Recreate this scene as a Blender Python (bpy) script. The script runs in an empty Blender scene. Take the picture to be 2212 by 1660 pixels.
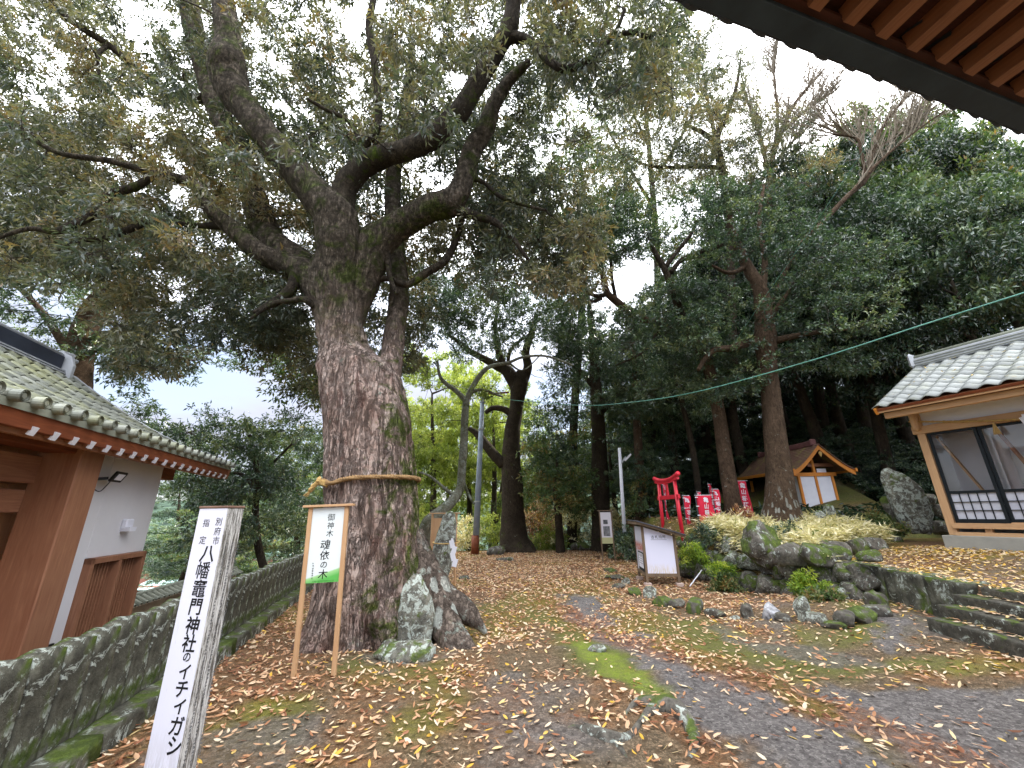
import bpy, math, random
import numpy as np
from mathutils import Vector, Matrix

random.seed(7)
RNG = np.random.default_rng(7)
scene = bpy.context.scene
COL = scene.collection

# ------------------------------------------------------------------ camera
PITCH, ROLL, FPX, CU, CV = math.radians(17.9), math.radians(0.7), 867.0, 1106.0, 830.0
EYE = np.array([0.0, 0.0, 1.6])
_R0 = np.array([1.0, 0, 0]); _F = np.array([0, math.cos(PITCH), math.sin(PITCH)])
_U0 = np.array([0, -math.sin(PITCH), math.cos(PITCH)])
_R = math.cos(ROLL) * _R0 - math.sin(ROLL) * _U0
_U = math.sin(ROLL) * _R0 + math.cos(ROLL) * _U0
cam_data = bpy.data.cameras.new('camera'); cam = bpy.data.objects.new('camera', cam_data)
COL.objects.link(cam); scene.camera = cam
cam_data.sensor_fit = 'HORIZONTAL'; cam_data.sensor_width = 36.0
cam_data.lens = FPX / 2212.0 * 36.0
cam_data.clip_start = 0.05; cam_data.clip_end = 3000.0
m = Matrix.Identity(4)
for i in range(3):
    m[i][0] = _R[i]; m[i][1] = _U[i]; m[i][2] = -_F[i]; m[i][3] = EYE[i]
cam.matrix_world = m

# ------------------------------------------------------------------ light
SUN_ELEV, SUN_AZ = math.radians(46), math.radians(48)      # azimuth clockwise from +Y
w = bpy.data.worlds.new("World"); scene.world = w; w.use_nodes = True
nt = w.node_tree; nt.nodes.clear()
N = nt.nodes.new; L = nt.links.new
out = N('ShaderNodeOutputWorld'); bg = N('ShaderNodeBackground'); bg2 = N('ShaderNodeBackground'); mixs = N('ShaderNodeMixShader')
sky = N('ShaderNodeTexSky'); sky.sky_type = 'NISHITA'; sky.sun_disc = False
sky.sun_elevation = SUN_ELEV; sky.sun_rotation = SUN_AZ; sky.dust_density = 1.0; sky.air_density = 1.0
bg.inputs['Strength'].default_value = 0.06
bg2.inputs['Color'].default_value = (0.93, 0.96, 1.0, 1); bg2.inputs['Strength'].default_value = 0.95
tc = N('ShaderNodeTexCoord'); mp = N('ShaderNodeMapping'); mp.inputs['Scale'].default_value = (1.0, 1.0, 3.0)
mp.inputs['Location'].default_value = (0.35, 0.1, 0.0)
nz = N('ShaderNodeTexNoise'); nz.inputs['Scale'].default_value = 2.2; nz.inputs['Detail'].default_value = 6; nz.inputs['Roughness'].default_value = 0.55
cr = N('ShaderNodeValToRGB'); cr.color_ramp.elements[0].position = 0.40; cr.color_ramp.elements[0].color = (0.55,)*3 + (1,)
cr.color_ramp.elements[1].position = 0.60; cr.color_ramp.elements[1].color = (0.97,)*3 + (1,)
L(tc.outputs['Generated'], mp.inputs['Vector']); L(mp.outputs['Vector'], nz.inputs['Vector']); L(nz.outputs['Fac'], cr.inputs['Fac'])
sxz = N('ShaderNodeSeparateXYZ'); L(tc.outputs['Generated'], sxz.inputs[0])
er = N('ShaderNodeValToRGB'); ee = er.color_ramp; ee.interpolation = 'EASE'
for q_ in range(2): ee.elements.new(.5)
for q_, (p_, c_) in enumerate(((0.0, .115), (.30, .135), (.46, .42), (.70, 1.0))): ee.elements[q_].position = p_; ee.elements[q_].color = (c_, c_, c_, 1)
L(sxz.outputs[2], er.inputs[0]); nm = N('ShaderNodeMath'); nm.operation = 'MULTIPLY'; L(er.outputs[0], nm.inputs[0]); nm.inputs[1].default_value = 1.25
L(nm.outputs[0], bg2.inputs['Strength'])
ec = N('ShaderNodeValToRGB'); ec.color_ramp.elements[0].position = .25; ec.color_ramp.elements[0].color = (.79, .82, 1.0, 1); ec.color_ramp.elements[1].position = .6; ec.color_ramp.elements[1].color = (.95, .97, 1.0, 1)
L(sxz.outputs[2], ec.inputs[0]); L(ec.outputs[0], bg2.inputs['Color'])
L(sky.outputs['Color'], bg.inputs['Color']); L(cr.outputs['Color'], mixs.inputs[0])
L(bg.outputs[0], mixs.inputs[1]); L(bg2.outputs[0], mixs.inputs[2]); L(mixs.outputs[0], out.inputs['Surface'])
sun_d = bpy.data.lights.new('sun', 'SUN'); sun_d.energy = 1.5; sun_d.angle = math.radians(12); sun_d.color = (1, 0.95, 0.86)
sun = bpy.data.objects.new('sun', sun_d); COL.objects.link(sun)
_sd = Vector((math.sin(SUN_AZ) * math.cos(SUN_ELEV), math.cos(SUN_AZ) * math.cos(SUN_ELEV), math.sin(SUN_ELEV)))
sun.rotation_euler = (-_sd).to_track_quat('-Z', 'Y').to_euler()
scene.view_settings.view_transform = 'Standard'; scene.view_settings.look = 'None'
scene.view_settings.gamma = 1.0; scene.view_settings.exposure = 2.72
scene.render.engine = 'CYCLES'
cy = scene.cycles
cy.max_bounces = 6; cy.diffuse_bounces = 4; cy.glossy_bounces = 2; cy.transmission_bounces = 4; cy.transparent_max_bounces = 4
cy.use_denoising = True
cy.caustics_reflective = False; cy.caustics_refractive = False

# ------------------------------------------------------------------ helpers
def ray(u, v):
    x, y = (u - CU) / FPX, (CV - v) / FPX
    return _F + x * _R + y * _U
def P(u, v, Y):                      # the world point seen at a place of the photograph, at world depth Y
    d = ray(u, v); return EYE + d * (Y / d[1])
def Pz(u, v, z):
    d = ray(u, v); return EYE + d * ((z - EYE[2]) / d[2])
def depth(p): return float(np.dot(np.asarray(p) - EYE, _F))
def sm(a, b, x):
    t = np.clip((np.asarray(x, float) - a) / (b - a), 0, 1); return t * t * (3 - 2 * t)
def _hash(ix, iy, iz, seed):
    h = (ix.astype(np.int64) * 374761393 + iy.astype(np.int64) * 668265263 + iz.astype(np.int64) * 2147483647 + seed * 1274126177) & 0xFFFFFFFF
    h = ((h ^ (h >> 13)) * 1274126177) & 0xFFFFFFFF
    h = (h ^ (h >> 16)) & 0xFFFFFF
    return h / float(0xFFFFFF)
def vnoise(p, seed=0):               # value noise, 0..1
    p = np.asarray(p, float); i = np.floor(p).astype(np.int64); f = p - i; f = f * f * (3 - 2 * f)
    r = 0
    for dx in (0, 1):
        wx = f[:, 0] if dx else 1 - f[:, 0]
        for dy in (0, 1):
            wy = f[:, 1] if dy else 1 - f[:, 1]
            for dz in (0, 1):
                wz = f[:, 2] if dz else 1 - f[:, 2]
                r = r + wx * wy * wz * _hash(i[:, 0] + dx, i[:, 1] + dy, i[:, 2] + dz, seed)
    return r
def fbm(p, oct=4, seed=0):
    p = np.asarray(p, float); a, s, t = 1.0, 0, 0
    for o in range(oct):
        s = s + a * vnoise(p * 2 ** o, seed + o); t += a; a *= 0.5
    return s / t
def fbm2(x, y, sc=1.0, oct=4, seed=0):
    x = np.asarray(x, float); sh = x.shape
    p = np.stack([x.ravel() * sc, np.asarray(y, float).ravel() * sc, np.zeros(x.size)], 1)
    return fbm(p, oct, seed).reshape(sh)
def sdf(poly, x, y):                 # signed distance to a polygon, negative inside
    x = np.asarray(x, float); y = np.asarray(y, float)
    d = np.full(x.shape, 1e9); inside = np.zeros(x.shape, bool); n = len(poly)
    for k in range(n):
        x0, y0 = poly[k]; x1, y1 = poly[(k + 1) % n]
        ex, ey = x1 - x0, y1 - y0
        t = np.clip(((x - x0) * ex + (y - y0) * ey) / (ex * ex + ey * ey), 0, 1)
        d = np.minimum(d, np.hypot(x - x0 - t * ex, y - y0 - t * ey))
        c = ((y0 > y) != (y1 > y)) & (x < ex * (y - y0) / (ey if ey else 1e-9) + x0)
        inside ^= c
    return np.where(inside, -d, d)
def polyline_dist(pts, x, y):
    x = np.asarray(x, float); y = np.asarray(y, float); d = np.full(x.shape, 1e9)
    for k in range(len(pts) - 1):
        x0, y0 = pts[k]; x1, y1 = pts[k + 1]; ex, ey = x1 - x0, y1 - y0
        t = np.clip(((x - x0) * ex + (y - y0) * ey) / (ex * ex + ey * ey), 0, 1)
        d = np.minimum(d, np.hypot(x - x0 - t * ex, y - y0 - t * ey))
    return d

# ------------------------------------------------------------------ ground height
FENCE = [(-2.0, -1.2), (-2.62, 1.2), (-3.02, 2.75), (-3.9, 6.3), (-4.75, 9.7), (-5.3, 12.2), (-5.6, 14.5)]
MOUND = [(4.15, 12.9), (4.45, 11.4), (4.75, 10.3), (5.05, 9.2), (5.45, 8.2), (5.85, 7.7), (6.4, 8.75), (7.3, 9.0), (8.3, 9.2), (9.0, 12), (13, 13), (16, 20), (14, 30), (5.0, 22), (4.6, 15)]
TERR = [(5.72, 2.0), (5.86, 5.6), (6.0, 6.3), (6.22, 7.5), (6.45, 8.7), (6.7, 9.6), (9.5, 11.5), (30, 12), (30, -10), (5.6, -10)]
HILL = [(6.8, 19), (10, 13.5), (14, 12.8), (30, 8), (90, 0), (90, 120), (20, 120), (8, 40)]
def hz(x, y):
    x = np.asarray(x, float); y = np.asarray(y, float)
    z = 0.05 * (fbm2(x, y, .45, 3, 3) - .5) + 0.03 * (fbm2(x, y, 2.2, 3, 5) - .5)
    near = (x < 9) & (y < 25)
    z = z + 0.15 * sm(3.6, 5.2, x) * sm(9.5, 7.5, y)
    # left of the fence the land drops
    fx = np.interp(y, [p[1] for p in FENCE], [p[0] for p in FENCE])
    d = fx - x
    z = z - 1.05 * sm(0.05, 0.7, d) - 7.0 * sm(7, 26, d)
    # beyond the path the slope falls away
    z = z - (6.5 * sm(19.5, 45, y)) * sm(12, 5, x)
    t = sdf(TERR, x, y); z = np.where(t < 0, np.maximum(z, 0.65 + 0.2 * sm(6.4, 8.2, x)), z)
    mo = sdf(MOUND, x, y)
    zm = 0.78 + 0.62 * sm(8.5, 14, y)
    z = z + (np.maximum(zm, z) - z) * sm(0.12, -0.42, mo)
    h = sdf(HILL, x, y)
    z = z + np.clip(-h, 0, 1e9) * 0.34 * sm(0, -3, h) * sm(70, 20, -h * 1.0) + 17 * sm(-30, -60, h)
    # far town plain and wooded ridges
    r = np.hypot(x, y)
    z = np.where(r > 60, z + 0.0, z)
    z = z + 34 * sm(150, 420, r) * sm(-0.1, 0.5, y / (r + 1e-6)) * (0.25 + 1.3 * fbm2(x, y, 0.006, 4, 11)) * sm(-200, 60, -x * 0 + y)
    return z
def hz1(x, y): return float(hz(np.array([x]), np.array([y]))[0])
def G(u, v, lift=0.0, tmax=60.0):    # where the ground shows at a place of the photograph
    d = ray(u, v); ts = np.linspace(1.2, tmax, 2400)
    p = EYE[None] + ts[:, None] * d[None]
    below = p[:, 2] < hz(p[:, 0], p[:, 1]) + lift
    k = int(np.argmax(below)) if below.any() else len(ts) - 1
    return p[k]

# ------------------------------------------------------------------ mesh tools
def link(name, me, mats=None, parent=None, smooth=False, bevel=0.0):
    o = bpy.data.objects.new(name, me); COL.objects.link(o)
    if mats is not None:
        for mm in (mats if isinstance(mats, (list, tuple)) else [mats]): me.materials.append(mm)
    if parent is not None: o.parent = parent
    if smooth and len(me.polygons): me.polygons.foreach_set('use_smooth', np.ones(len(me.polygons), bool))
    if bevel:
        b = o.modifiers.new('bevel', 'BEVEL'); b.width = bevel; b.segments = 1; b.limit_method = 'ANGLE'
    return o
def fast_mesh(name, verts, faces, attr=None, attrname='rnd'):
    """verts (n,3), faces (m,k) integer arrays; attr: per-face values"""
    me = bpy.data.meshes.new(name); verts = np.asarray(verts, np.float32); faces = np.asarray(faces, np.int32)
    m_, k = faces.shape
    me.vertices.add(len(verts)); me.vertices.foreach_set('co', verts.ravel())
    me.loops.add(m_ * k); me.loops.foreach_set('vertex_index', faces.ravel())
    me.polygons.add(m_); me.polygons.foreach_set('loop_start', np.arange(0, m_ * k, k, dtype=np.int32))
    me.polygons.foreach_set('loop_total', np.full(m_, k, np.int32))
    if attr is not None:
        a = me.attributes.new(attrname, 'FLOAT', 'FACE'); a.data.foreach_set('value', np.asarray(attr, np.float32))
    me.update(calc_edges=True)
    return me
def rotz(a):
    c, s = math.cos(a), math.sin(a); return np.array([[c, -s, 0], [s, c, 0], [0, 0, 1.0]])
def rotx(a):
    c, s = math.cos(a), math.sin(a); return np.array([[1, 0, 0], [0, c, -s], [0, s, c]], float)
def roty(a):
    c, s = math.cos(a), math.sin(a); return np.array([[c, 0, s], [0, 1, 0], [-s, 0, c]], float)
def catmull(pts, n):
    pts = np.asarray(pts, float)
    if len(pts) == 2: 
        t = np.linspace(0, 1, n)[:, None]; return pts[0] * (1 - t) + pts[1] * t
    q = np.vstack([2 * pts[0] - pts[1], pts, 2 * pts[-1] - pts[-2]])
    seg = len(pts) - 1; o = []
    for x in np.linspace(0, seg, n):
        i = min(int(x), seg - 1); t = x - i; a, b, c, d = q[i], q[i + 1], q[i + 2], q[i + 3]
        o.append(0.5 * ((2 * b) + (-a + c) * t + (2 * a - 5 * b + 4 * c - d) * t * t + (-a + 3 * b - 3 * c + d) * t ** 3))
    return np.array(o)
def tube_arrays(pts, rad, seg=8, cap=True):
    pts = np.asarray(pts, float); rad = np.broadcast_to(np.asarray(rad, float), (len(pts),)); n = len(pts)
    T = np.gradient(pts, axis=0); T /= np.linalg.norm(T, axis=1)[:, None] + 1e-9
    a = np.array([1.0, 0, 0]) if abs(T[0][2]) > .8 else np.array([0, 0, 1.0])
    u = np.cross(T[0], a); u /= np.linalg.norm(u); Us = [u]
    for i in range(1, n):
        u = Us[-1] - T[i] * np.dot(Us[-1], T[i]); Us.append(u / (np.linalg.norm(u) + 1e-9))
    U = np.array(Us); V = np.cross(T, U)
    th = np.linspace(0, 2 * math.pi, seg, endpoint=False)
    ring = U[:, None] * np.cos(th)[None, :, None] + V[:, None] * np.sin(th)[None, :, None]
    v = pts[:, None] + ring * rad[:, None, None]
    i = np.arange(n - 1)[:, None] * seg; j = np.arange(seg)[None]; k = (j + 1) % seg
    f = np.stack([i + j, i + k, i + seg + k, i + seg + j], -1).reshape(-1, 4)
    v = v.reshape(-1, 3)
    if cap:
        v = np.vstack([v, pts[0], pts[-1]]); a0, a1 = len(v) - 2, len(v) - 1; e = (n - 1) * seg
        c0 = np.stack([np.full(seg, a0), (np.arange(seg) + 1) % seg, np.arange(seg), np.full(seg, a0)], 1)
        c1 = np.stack([np.full(seg, a1), e + np.arange(seg), e + (np.arange(seg) + 1) % seg, np.full(seg, a1)], 1)
        return v, f, np.vstack([c0, c1])[:, :3]
    return v, f, None
class MB:
    def __init__(s): s.v = []; s.f = []; s.m = []; s.n = 0
    def add(s, v, f, mat=0):
        for q in f: s.f.append(tuple(int(i) + s.n for i in q)); s.m.append(mat)
        for p in v: s.v.append((float(p[0]), float(p[1]), float(p[2])))
        s.n += len(v); return s
    def box(s, c, size, R=None, mat=0):
        x, y, z = size[0] / 2, size[1] / 2, size[2] / 2
        v = np.array([(-x, -y, -z), (x, -y, -z), (x, y, -z), (-x, y, -z), (-x, -y, z), (x, -y, z), (x, y, z), (-x, y, z)])
        if R is not None: v = v @ np.asarray(R).T
        return s.add(v + np.asarray(c), [(0, 3, 2, 1), (4, 5, 6, 7), (0, 1, 5, 4), (1, 2, 6, 5), (2, 3, 7, 6), (3, 0, 4, 7)], mat)
    def beam(s, a, b, wd, ht, mat=0, up=(0, 0, 1)):      # box from a to b
        a = np.asarray(a, float); b = np.asarray(b, float); d = b - a; Ln = np.linalg.norm(d); d /= Ln
        u = np.asarray(up, float); sx = np.cross(d, u); 
        if np.linalg.norm(sx) < 1e-6: sx = np.cross(d, (1, 0, 0))
        sx /= np.linalg.norm(sx); uz = np.cross(sx, d)
        R = np.stack([sx, d, uz], 1)
        return s.box((a + b) / 2, (wd, Ln, ht), R, mat)
    def tube(s, pts, rad, seg=8, cap=True, mat=0):
        v, f, c = tube_arrays(pts, rad, seg, cap); fs = [tuple(q) for q in f]
        if c is not None: fs += [tuple(q) for q in c]
        return s.add(v, fs, mat)
    def prism(s, poly, h, axis=1, off=0.0, mat=0):       # poly in the plane normal to axis, extruded h along it
        n = len(poly); v = []
        for k in (0, 1):
            for (a, b) in poly:
                d = off + k * h
                v.append((d, a, b) if axis == 0 else ((a, d, b) if axis == 1 else (a, b, d)))
        f = [tuple(range(n)), tuple(range(2 * n - 1, n - 1, -1))]
        for i in range(n): f.append((i, i + n, (i + 1) % n + n, (i + 1) % n))
        return s.add(v, f, mat)
    def mesh(s, name):
        me = bpy.data.meshes.new(name); me.from_pydata(s.v, [], s.f); 
        if len(set(s.m)) > 1: me.polygons.foreach_set('material_index', np.array(s.m, np.int32))
        me.update(); return me
    def build(s, name, mats, parent=None, smooth=False, bevel=0.0):
        return link(name, s.mesh(name), mats, parent, smooth, bevel)
def fix_normals(me):
    import bmesh
    bm = bmesh.new(); bm.from_mesh(me); bmesh.ops.recalc_face_normals(bm, faces=bm.faces); bm.to_mesh(me); bm.free()
def tag(o, label=None, cat=None, group=None, kind=None):
    if label: o['label'] = label
    if cat: o['category'] = cat
    if group: o['group'] = group
    if kind: o['kind'] = kind
    return o
def thing(name, label, cat, loc=(0, 0, 0), rz=0.0, group=None, M=None):
    o = bpy.data.objects.new(name, None); COL.objects.link(o); o.empty_display_size = .2
    if M is not None: o.matrix_world = M
    else: o.location = loc; o.rotation_euler = (0, 0, rz)
    return tag(o, label, cat, group)
def frame(o, ax, up=(0, 0, 1)):      # matrix with origin o, local X along ax, local Z up, local Y = Z x X
    ax = np.asarray(ax, float); ax /= np.linalg.norm(ax); z = np.asarray(up, float); y = np.cross(z, ax); y /= np.linalg.norm(y); z = np.cross(ax, y)
    M = Matrix.Identity(4)
    for i in range(3): M[i][0] = ax[i]; M[i][1] = y[i]; M[i][2] = z[i]; M[i][3] = o[i]
    return M
def copy_tree(o, parent=None):
    c = o.copy(); COL.objects.link(c)
    if parent is not None: c.parent = parent
    for ch in list(o.children): copy_tree(ch, c)
    return c

# ------------------------------------------------------------------ materials
def srgb(h):
    if isinstance(h, str):
        c = [int(h[i:i + 2], 16) / 255 for i in (0, 2, 4)]
        return tuple(x / 12.92 if x <= .04045 else ((x + .055) / 1.055) ** 2.4 for x in c)
    return tuple(h)
class Mat:
    def __init__(s, name, rough=0.8, spec=0.3):
        s.m = bpy.data.materials.new(name); s.m.use_nodes = True; s.t = s.m.node_tree; s.t.nodes.clear()
        s.out = s.n('ShaderNodeOutputMaterial'); s.b = s.n('ShaderNodeBsdfPrincipled')
        s.b.inputs['Roughness'].default_value = rough
        s.b.inputs['Specular IOR Level'].default_value = spec
        s.l(s.b.outputs[0], s.out.inputs[0]); s._co = None
    def n(s, t, **k):
        x = s.t.nodes.new(t)
        for a, b in k.items(): setattr(x, a, b)
        return x
    def l(s, a, b): s.t.links.new(a, b)
    def co(s, kind='Object', scale=(1, 1, 1), rot=(0, 0, 0)):
        c = s.n('ShaderNodeTexCoord'); mp = s.n('ShaderNodeMapping'); mp.inputs['Scale'].default_value = scale; mp.inputs['Rotation'].default_value = rot
        s.l(c.outputs[kind], mp.inputs[0]); return mp.outputs[0]
    def noise(s, co, scale=5, detail=5, rough=.6, dist=0.0):
        x = s.n('ShaderNodeTexNoise'); x.inputs['Scale'].default_value = scale; x.inputs['Detail'].default_value = detail
        x.inputs['Roughness'].default_value = rough; x.inputs['Distortion'].default_value = dist; s.l(co, x.inputs['Vector']); return x.outputs['Fac']
    def voro(s, co, scale=5, feature='F1', out='Distance', rnd=1.0):
        x = s.n('ShaderNodeTexVoronoi'); x.feature = feature; x.inputs['Scale'].default_value = scale; x.inputs['Randomness'].default_value = rnd
        s.l(co, x.inputs['Vector']); return x.outputs[out]
    def ramp(s, fac, stops, interp='LINEAR'):
        r = s.n('ShaderNodeValToRGB'); e = r.color_ramp; e.interpolation = interp
        while len(e.elements) < len(stops): e.elements.new(0.5)
        for k, (p, c) in enumerate(stops):
            e.elements[k].position = p; c = srgb(c) if not isinstance(c, (int, float)) else (c, c, c); e.elements[k].color = (*c[:3], 1)
        s.l(fac, r.inputs[0]); return r.outputs[0]
    def mix(s, fac, a, b, mode='MIX'):
        x = s.n('ShaderNodeMix'); x.data_type = 'RGBA'; x.blend_type = mode
        for v, i in ((fac, 0), (a, 6), (b, 7)):
            if isinstance(v, (int, float)): x.inputs[i].default_value = v if i == 0 else (v, v, v, 1)
            elif isinstance(v, (tuple, str)): x.inputs[i].default_value = (*srgb(v)[:3], 1)
            else: s.l(v, x.inputs[i])
        return x.outputs[2]
    def math(s, op, a, b=0.0, clamp=False):
        x = s.n('ShaderNodeMath'); x.operation = op; x.use_clamp = clamp
        for i, v in enumerate((a, b)):
            if isinstance(v, (int, float)): x.inputs[i].default_value = v
            else: s.l(v, x.inputs[i])
        return x.outputs[0]
    def attr(s, name, out='Fac'):
        x = s.n('ShaderNodeAttribute'); x.attribute_name = name; return x.outputs[out]
    def objrnd(s): return s.n('ShaderNodeObjectInfo').outputs['Random']
    def color(s, c):
        if isinstance(c, (tuple, str)): s.b.inputs['Base Color'].default_value = (*srgb(c)[:3], 1)
        else: s.l(c, s.b.inputs['Base Color'])
        s.c = c; return s
    def rough(s, r): s.l(r, s.b.inputs['Roughness']); return s
    def bump(s, h, strength=.5, dist=.02):
        x = s.n('ShaderNodeBump'); x.inputs['Strength'].default_value = strength; x.inputs['Distance'].default_value = dist
        s.l(h, x.inputs['Height']); s.l(x.outputs[0], s.b.inputs['Normal']); s.nrm = x.outputs[0]; return s
def wood_mat(name, c1, c2, rough=.6, scale=1.0, axis='z', dark=None, bump=.15):
    m = Mat(name, rough); st = {'z': (14, 14, .9), 'x': (.9, 14, 14), 'y': (14, .9, 14)}[axis]
    co = m.co('Object', tuple(k * scale for k in st)); a = m.noise(co, 2.2, 6, .65, 1.2)
    co2 = m.co('Object', (1.3, 1.3, 1.3)); b = m.noise(co2, 1.7, 4)
    c = m.ramp(a, [(.3, c1), (.7, c2)]); c = m.mix(m.ramp(b, [(.35, 0.0), (.75, .5)]), c, dark or c1)
    c = m.mix(m.math('MULTIPLY', m.objrnd(), .25), c, c2)
    m.color(c).bump(a, bump, .006); return m.m
def plain_mat(name, c1, c2=None, rough=.7, scale=4, bump=.1, bs=40, spec=.3, metal=0.0):
    m = Mat(name, rough, spec); co = m.co(); a = m.noise(co, scale, 5)
    m.color(m.ramp(a, [(.3, c1), (.7, c2 or c1)])).bump(m.noise(co, bs, 3), bump, .004); m.b.inputs['Metallic'].default_value = metal; return m.m
def stone_mat(name, base=('6b665e', '8d877d'), moss=.45, lichen=.5, scale=1.0, coord='Object'):
    m = Mat(name, .92, .15); co = m.co(coord, (scale,) * 3)
    n1 = m.noise(co, 3.0, 8, .65, .3); n2 = m.noise(co, 9, 6, .7); n3 = m.noise(co, 2.1, 5, .6, .6); n4 = m.noise(co, 5.2, 7, .75, .8)
    c = m.ramp(n1, [(.28, '3a3833'), (.5, base[0]), (.72, base[1])])
    c = m.mix(m.ramp(n2, [(.4, 0.0), (.62, .55)]), c, '2e2d29')
    c = m.mix(m.ramp(n4, [(.62 - .12 * lichen, 0.0), (.66 - .12 * lichen, .85)]), c, m.ramp(n2, [(.3, '9aa39a'), (.7, 'c4cbc2')]))
    geo = m.n('ShaderNodeNewGeometry'); sx = m.n('ShaderNodeSeparateXYZ'); m.l(geo.outputs['Normal'], sx.inputs[0])
    mk = m.math('ADD', n3, m.math('MULTIPLY', sx.outputs[2], .10))
    c = m.mix(m.ramp(mk, [(.66 - .22 * moss, 0.0), (.74 - .22 * moss, .9)]), c, m.ramp(n2, [(.3, '2c3a14'), (.55, '4d5c22'), (.75, '73853a')]))
    m.color(c).bump(m.mix(.5, n1, n2), .9, .05); return m.m
# ================================================================== shared materials
M_ = {}
def bark_mat(name, pale, mid, dark, scale=1.0, moss=.3, lichen=.2, stretch=.32, bump=1.0, side=0.0, foot=0, top=0):
    m = Mat(name, .95, .1); co = m.co('Object', (scale, scale, scale * stretch))
    wob = m.n('ShaderNodeTexNoise'); wob.inputs['Scale'].default_value = 6; wob.inputs['Detail'].default_value = 4; m.l(co, wob.inputs['Vector'])
    vm = m.n('ShaderNodeVectorMath', operation='MULTIPLY_ADD'); m.l(wob.outputs['Color'], vm.inputs[0]); vm.inputs[1].default_value = (.22, .22, .10); m.l(co, vm.inputs[2])
    e = m.voro(vm.outputs[0], 13, 'DISTANCE_TO_EDGE'); cell = m.voro(vm.outputs[0], 13, 'F1', 'Color')
    e2 = m.voro(vm.outputs[0], 34, 'DISTANCE_TO_EDGE')
    rn = m.noise(vm.outputs[0], 5.5, 7, .72, .6); ridge = m.math('ABSOLUTE', m.math('SUBTRACT', rn, .5))
    rn2 = m.noise(vm.outputs[0], 14, 5, .7, .3); ridge2 = m.math('ABSOLUTE', m.math('SUBTRACT', rn2, .5))
    crack = m.math('MULTIPLY', m.math('MULTIPLY', m.ramp(ridge, [(0, 0.0), (.035, 1.0)]), m.ramp(ridge2, [(0, .35), (.03, 1.0)])), m.ramp(e, [(.0, .45), (.06, 1.0)]))
    co1 = m.co('Object'); n1 = m.noise(co1, 1.6, 5, .6, .4); n2 = m.noise(co1, 11, 7, .7); n3 = m.noise(co1, 2.6, 6, .7, .8); n4 = m.noise(co1, 4.5, 8, .75)
    c = m.ramp(n1, [(.33, mid), (.6, pale)]); c = m.mix(.3, c, m.mix(1.0, c, m.ramp(cell, [(0, .25), (1, 1.0)]), 'MULTIPLY')); c = m.mix(m.ramp(n2, [(.4, 0.0), (.62, .85)]), c, mid)
    c = m.mix(m.math('MULTIPLY', m.ramp(crack, [(0, 1.0), (.7, 0.0)]), m.ramp(m.noise(co1, 3.3, 5, .7), [(.36, .15), (.6, .95)])), c, dark)
    c = m.mix(m.ramp(n4, [(.68 - .16 * lichen, 0.0), (.73 - .16 * lichen, .75)]), c, '9fa89c')
    n3b = n3
    if side:
        sx = m.n('ShaderNodeSeparateXYZ'); m.l(co1, sx.inputs[0]); n3 = m.math('ADD', n3, m.math('MULTIPLY', m.math('ADD', sx.outputs[0], m.math('MULTIPLY', sx.outputs[2], .05)), side))
        red = m.ramp(m.noise(m.co('Object', (2.2, 2.2, .7)), 1.6, 6, .7, .5), [(.52, 0.0), (.66, .55)]); c = m.mix(red, c, m.mix(n2, '4e2c28', '8a5a50'))
    c = m.mix(m.ramp(n3, [(.70 - .3 * moss, 0.0), (.82 - .3 * moss, .9)]), c, m.ramp(n2, [(.3, '27330f'), (.7, '5d6d24')]))
    if foot:
        s3 = m.n('ShaderNodeSeparateXYZ'); m.l(co1, s3.inputs[0]); n6 = m.voro(vm.outputs[0], 4.2); mk = m.math('MULTIPLY', m.ramp(m.math('ADD', m.math('MULTIPLY', s3.outputs[2], .42), m.math('MULTIPLY', n4, .9)), [(.55, 1.0), (1.0, 0.0)]), m.ramp(m.math('ADD', n6, m.math('MULTIPLY', n2, .5)), [(.55, 1.0), (.62, 0.0)]))
        c = m.mix(mk, c, 'b9bdb4')
    if top:
        s4 = m.n('ShaderNodeSeparateXYZ'); m.l(co1, s4.inputs[0]); tz_ = m.ramp(m.math('ADD', m.math('MULTIPLY', s4.outputs[2], .1), m.math('MULTIPLY', n4, .22)), [(.50, 0.0), (.66, 1.0)])
        dk = m.mix(m.ramp(n3b, [(.50, 0.0), (.62, .8)]), m.ramp(n2, [(.3, '2b2722'), (.55, '5f564b'), (.75, '988d81')]), m.ramp(n2, [(.3, '2c3812'), (.7, '56632a')]))
        c = m.mix(tz_, c, dk)
    m.color(c).bump(m.mix(.45, crack, n2), bump, .03); return m.m
def leaf_mat(name, stops, rough=.5, trans=.35, spec=.4):
    m = Mat(name, rough, spec); a = m.attr('rnd'); c = m.ramp(a, stops); m.color(c)
    if trans:
        tr = m.n('ShaderNodeBsdfTranslucent'); m.l(m.mix(1.0, c, (1.5, 1.55, .8), 'MULTIPLY'), tr.inputs[0])
        mx = m.n('ShaderNodeMixShader'); mx.inputs[0].default_value = trans
        m.l(m.b.outputs[0], mx.inputs[1]); m.l(tr.outputs[0], mx.inputs[2]); m.l(mx.outputs[0], m.out.inputs[0])
    return m.m
M_['bark_great'] = bark_mat('bark_great', 'cab7ad', '8f786c', '2b2420', 1.0, .42, .38, .2, 1.3, side=.26, top=1)
M_['bark_limb'] = bark_mat('bark_limb', '5e564a', '3c352e', '1a1816', 1.7, .5, .25)
M_['bark_dark'] = bark_mat('bark_dark', '5d5245', '423a31', '1f1c18', 2.0, .35, .25)
M_['bark_brown'] = bark_mat('bark_brown', '7f6a58', '574639', '282119', 2.4, .15, .45, .2)
M_['bark_root'] = bark_mat('bark_root', '8b7d72', '5a4f47', '1f1b18', 1.2, .3, .75, foot=1)
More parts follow.
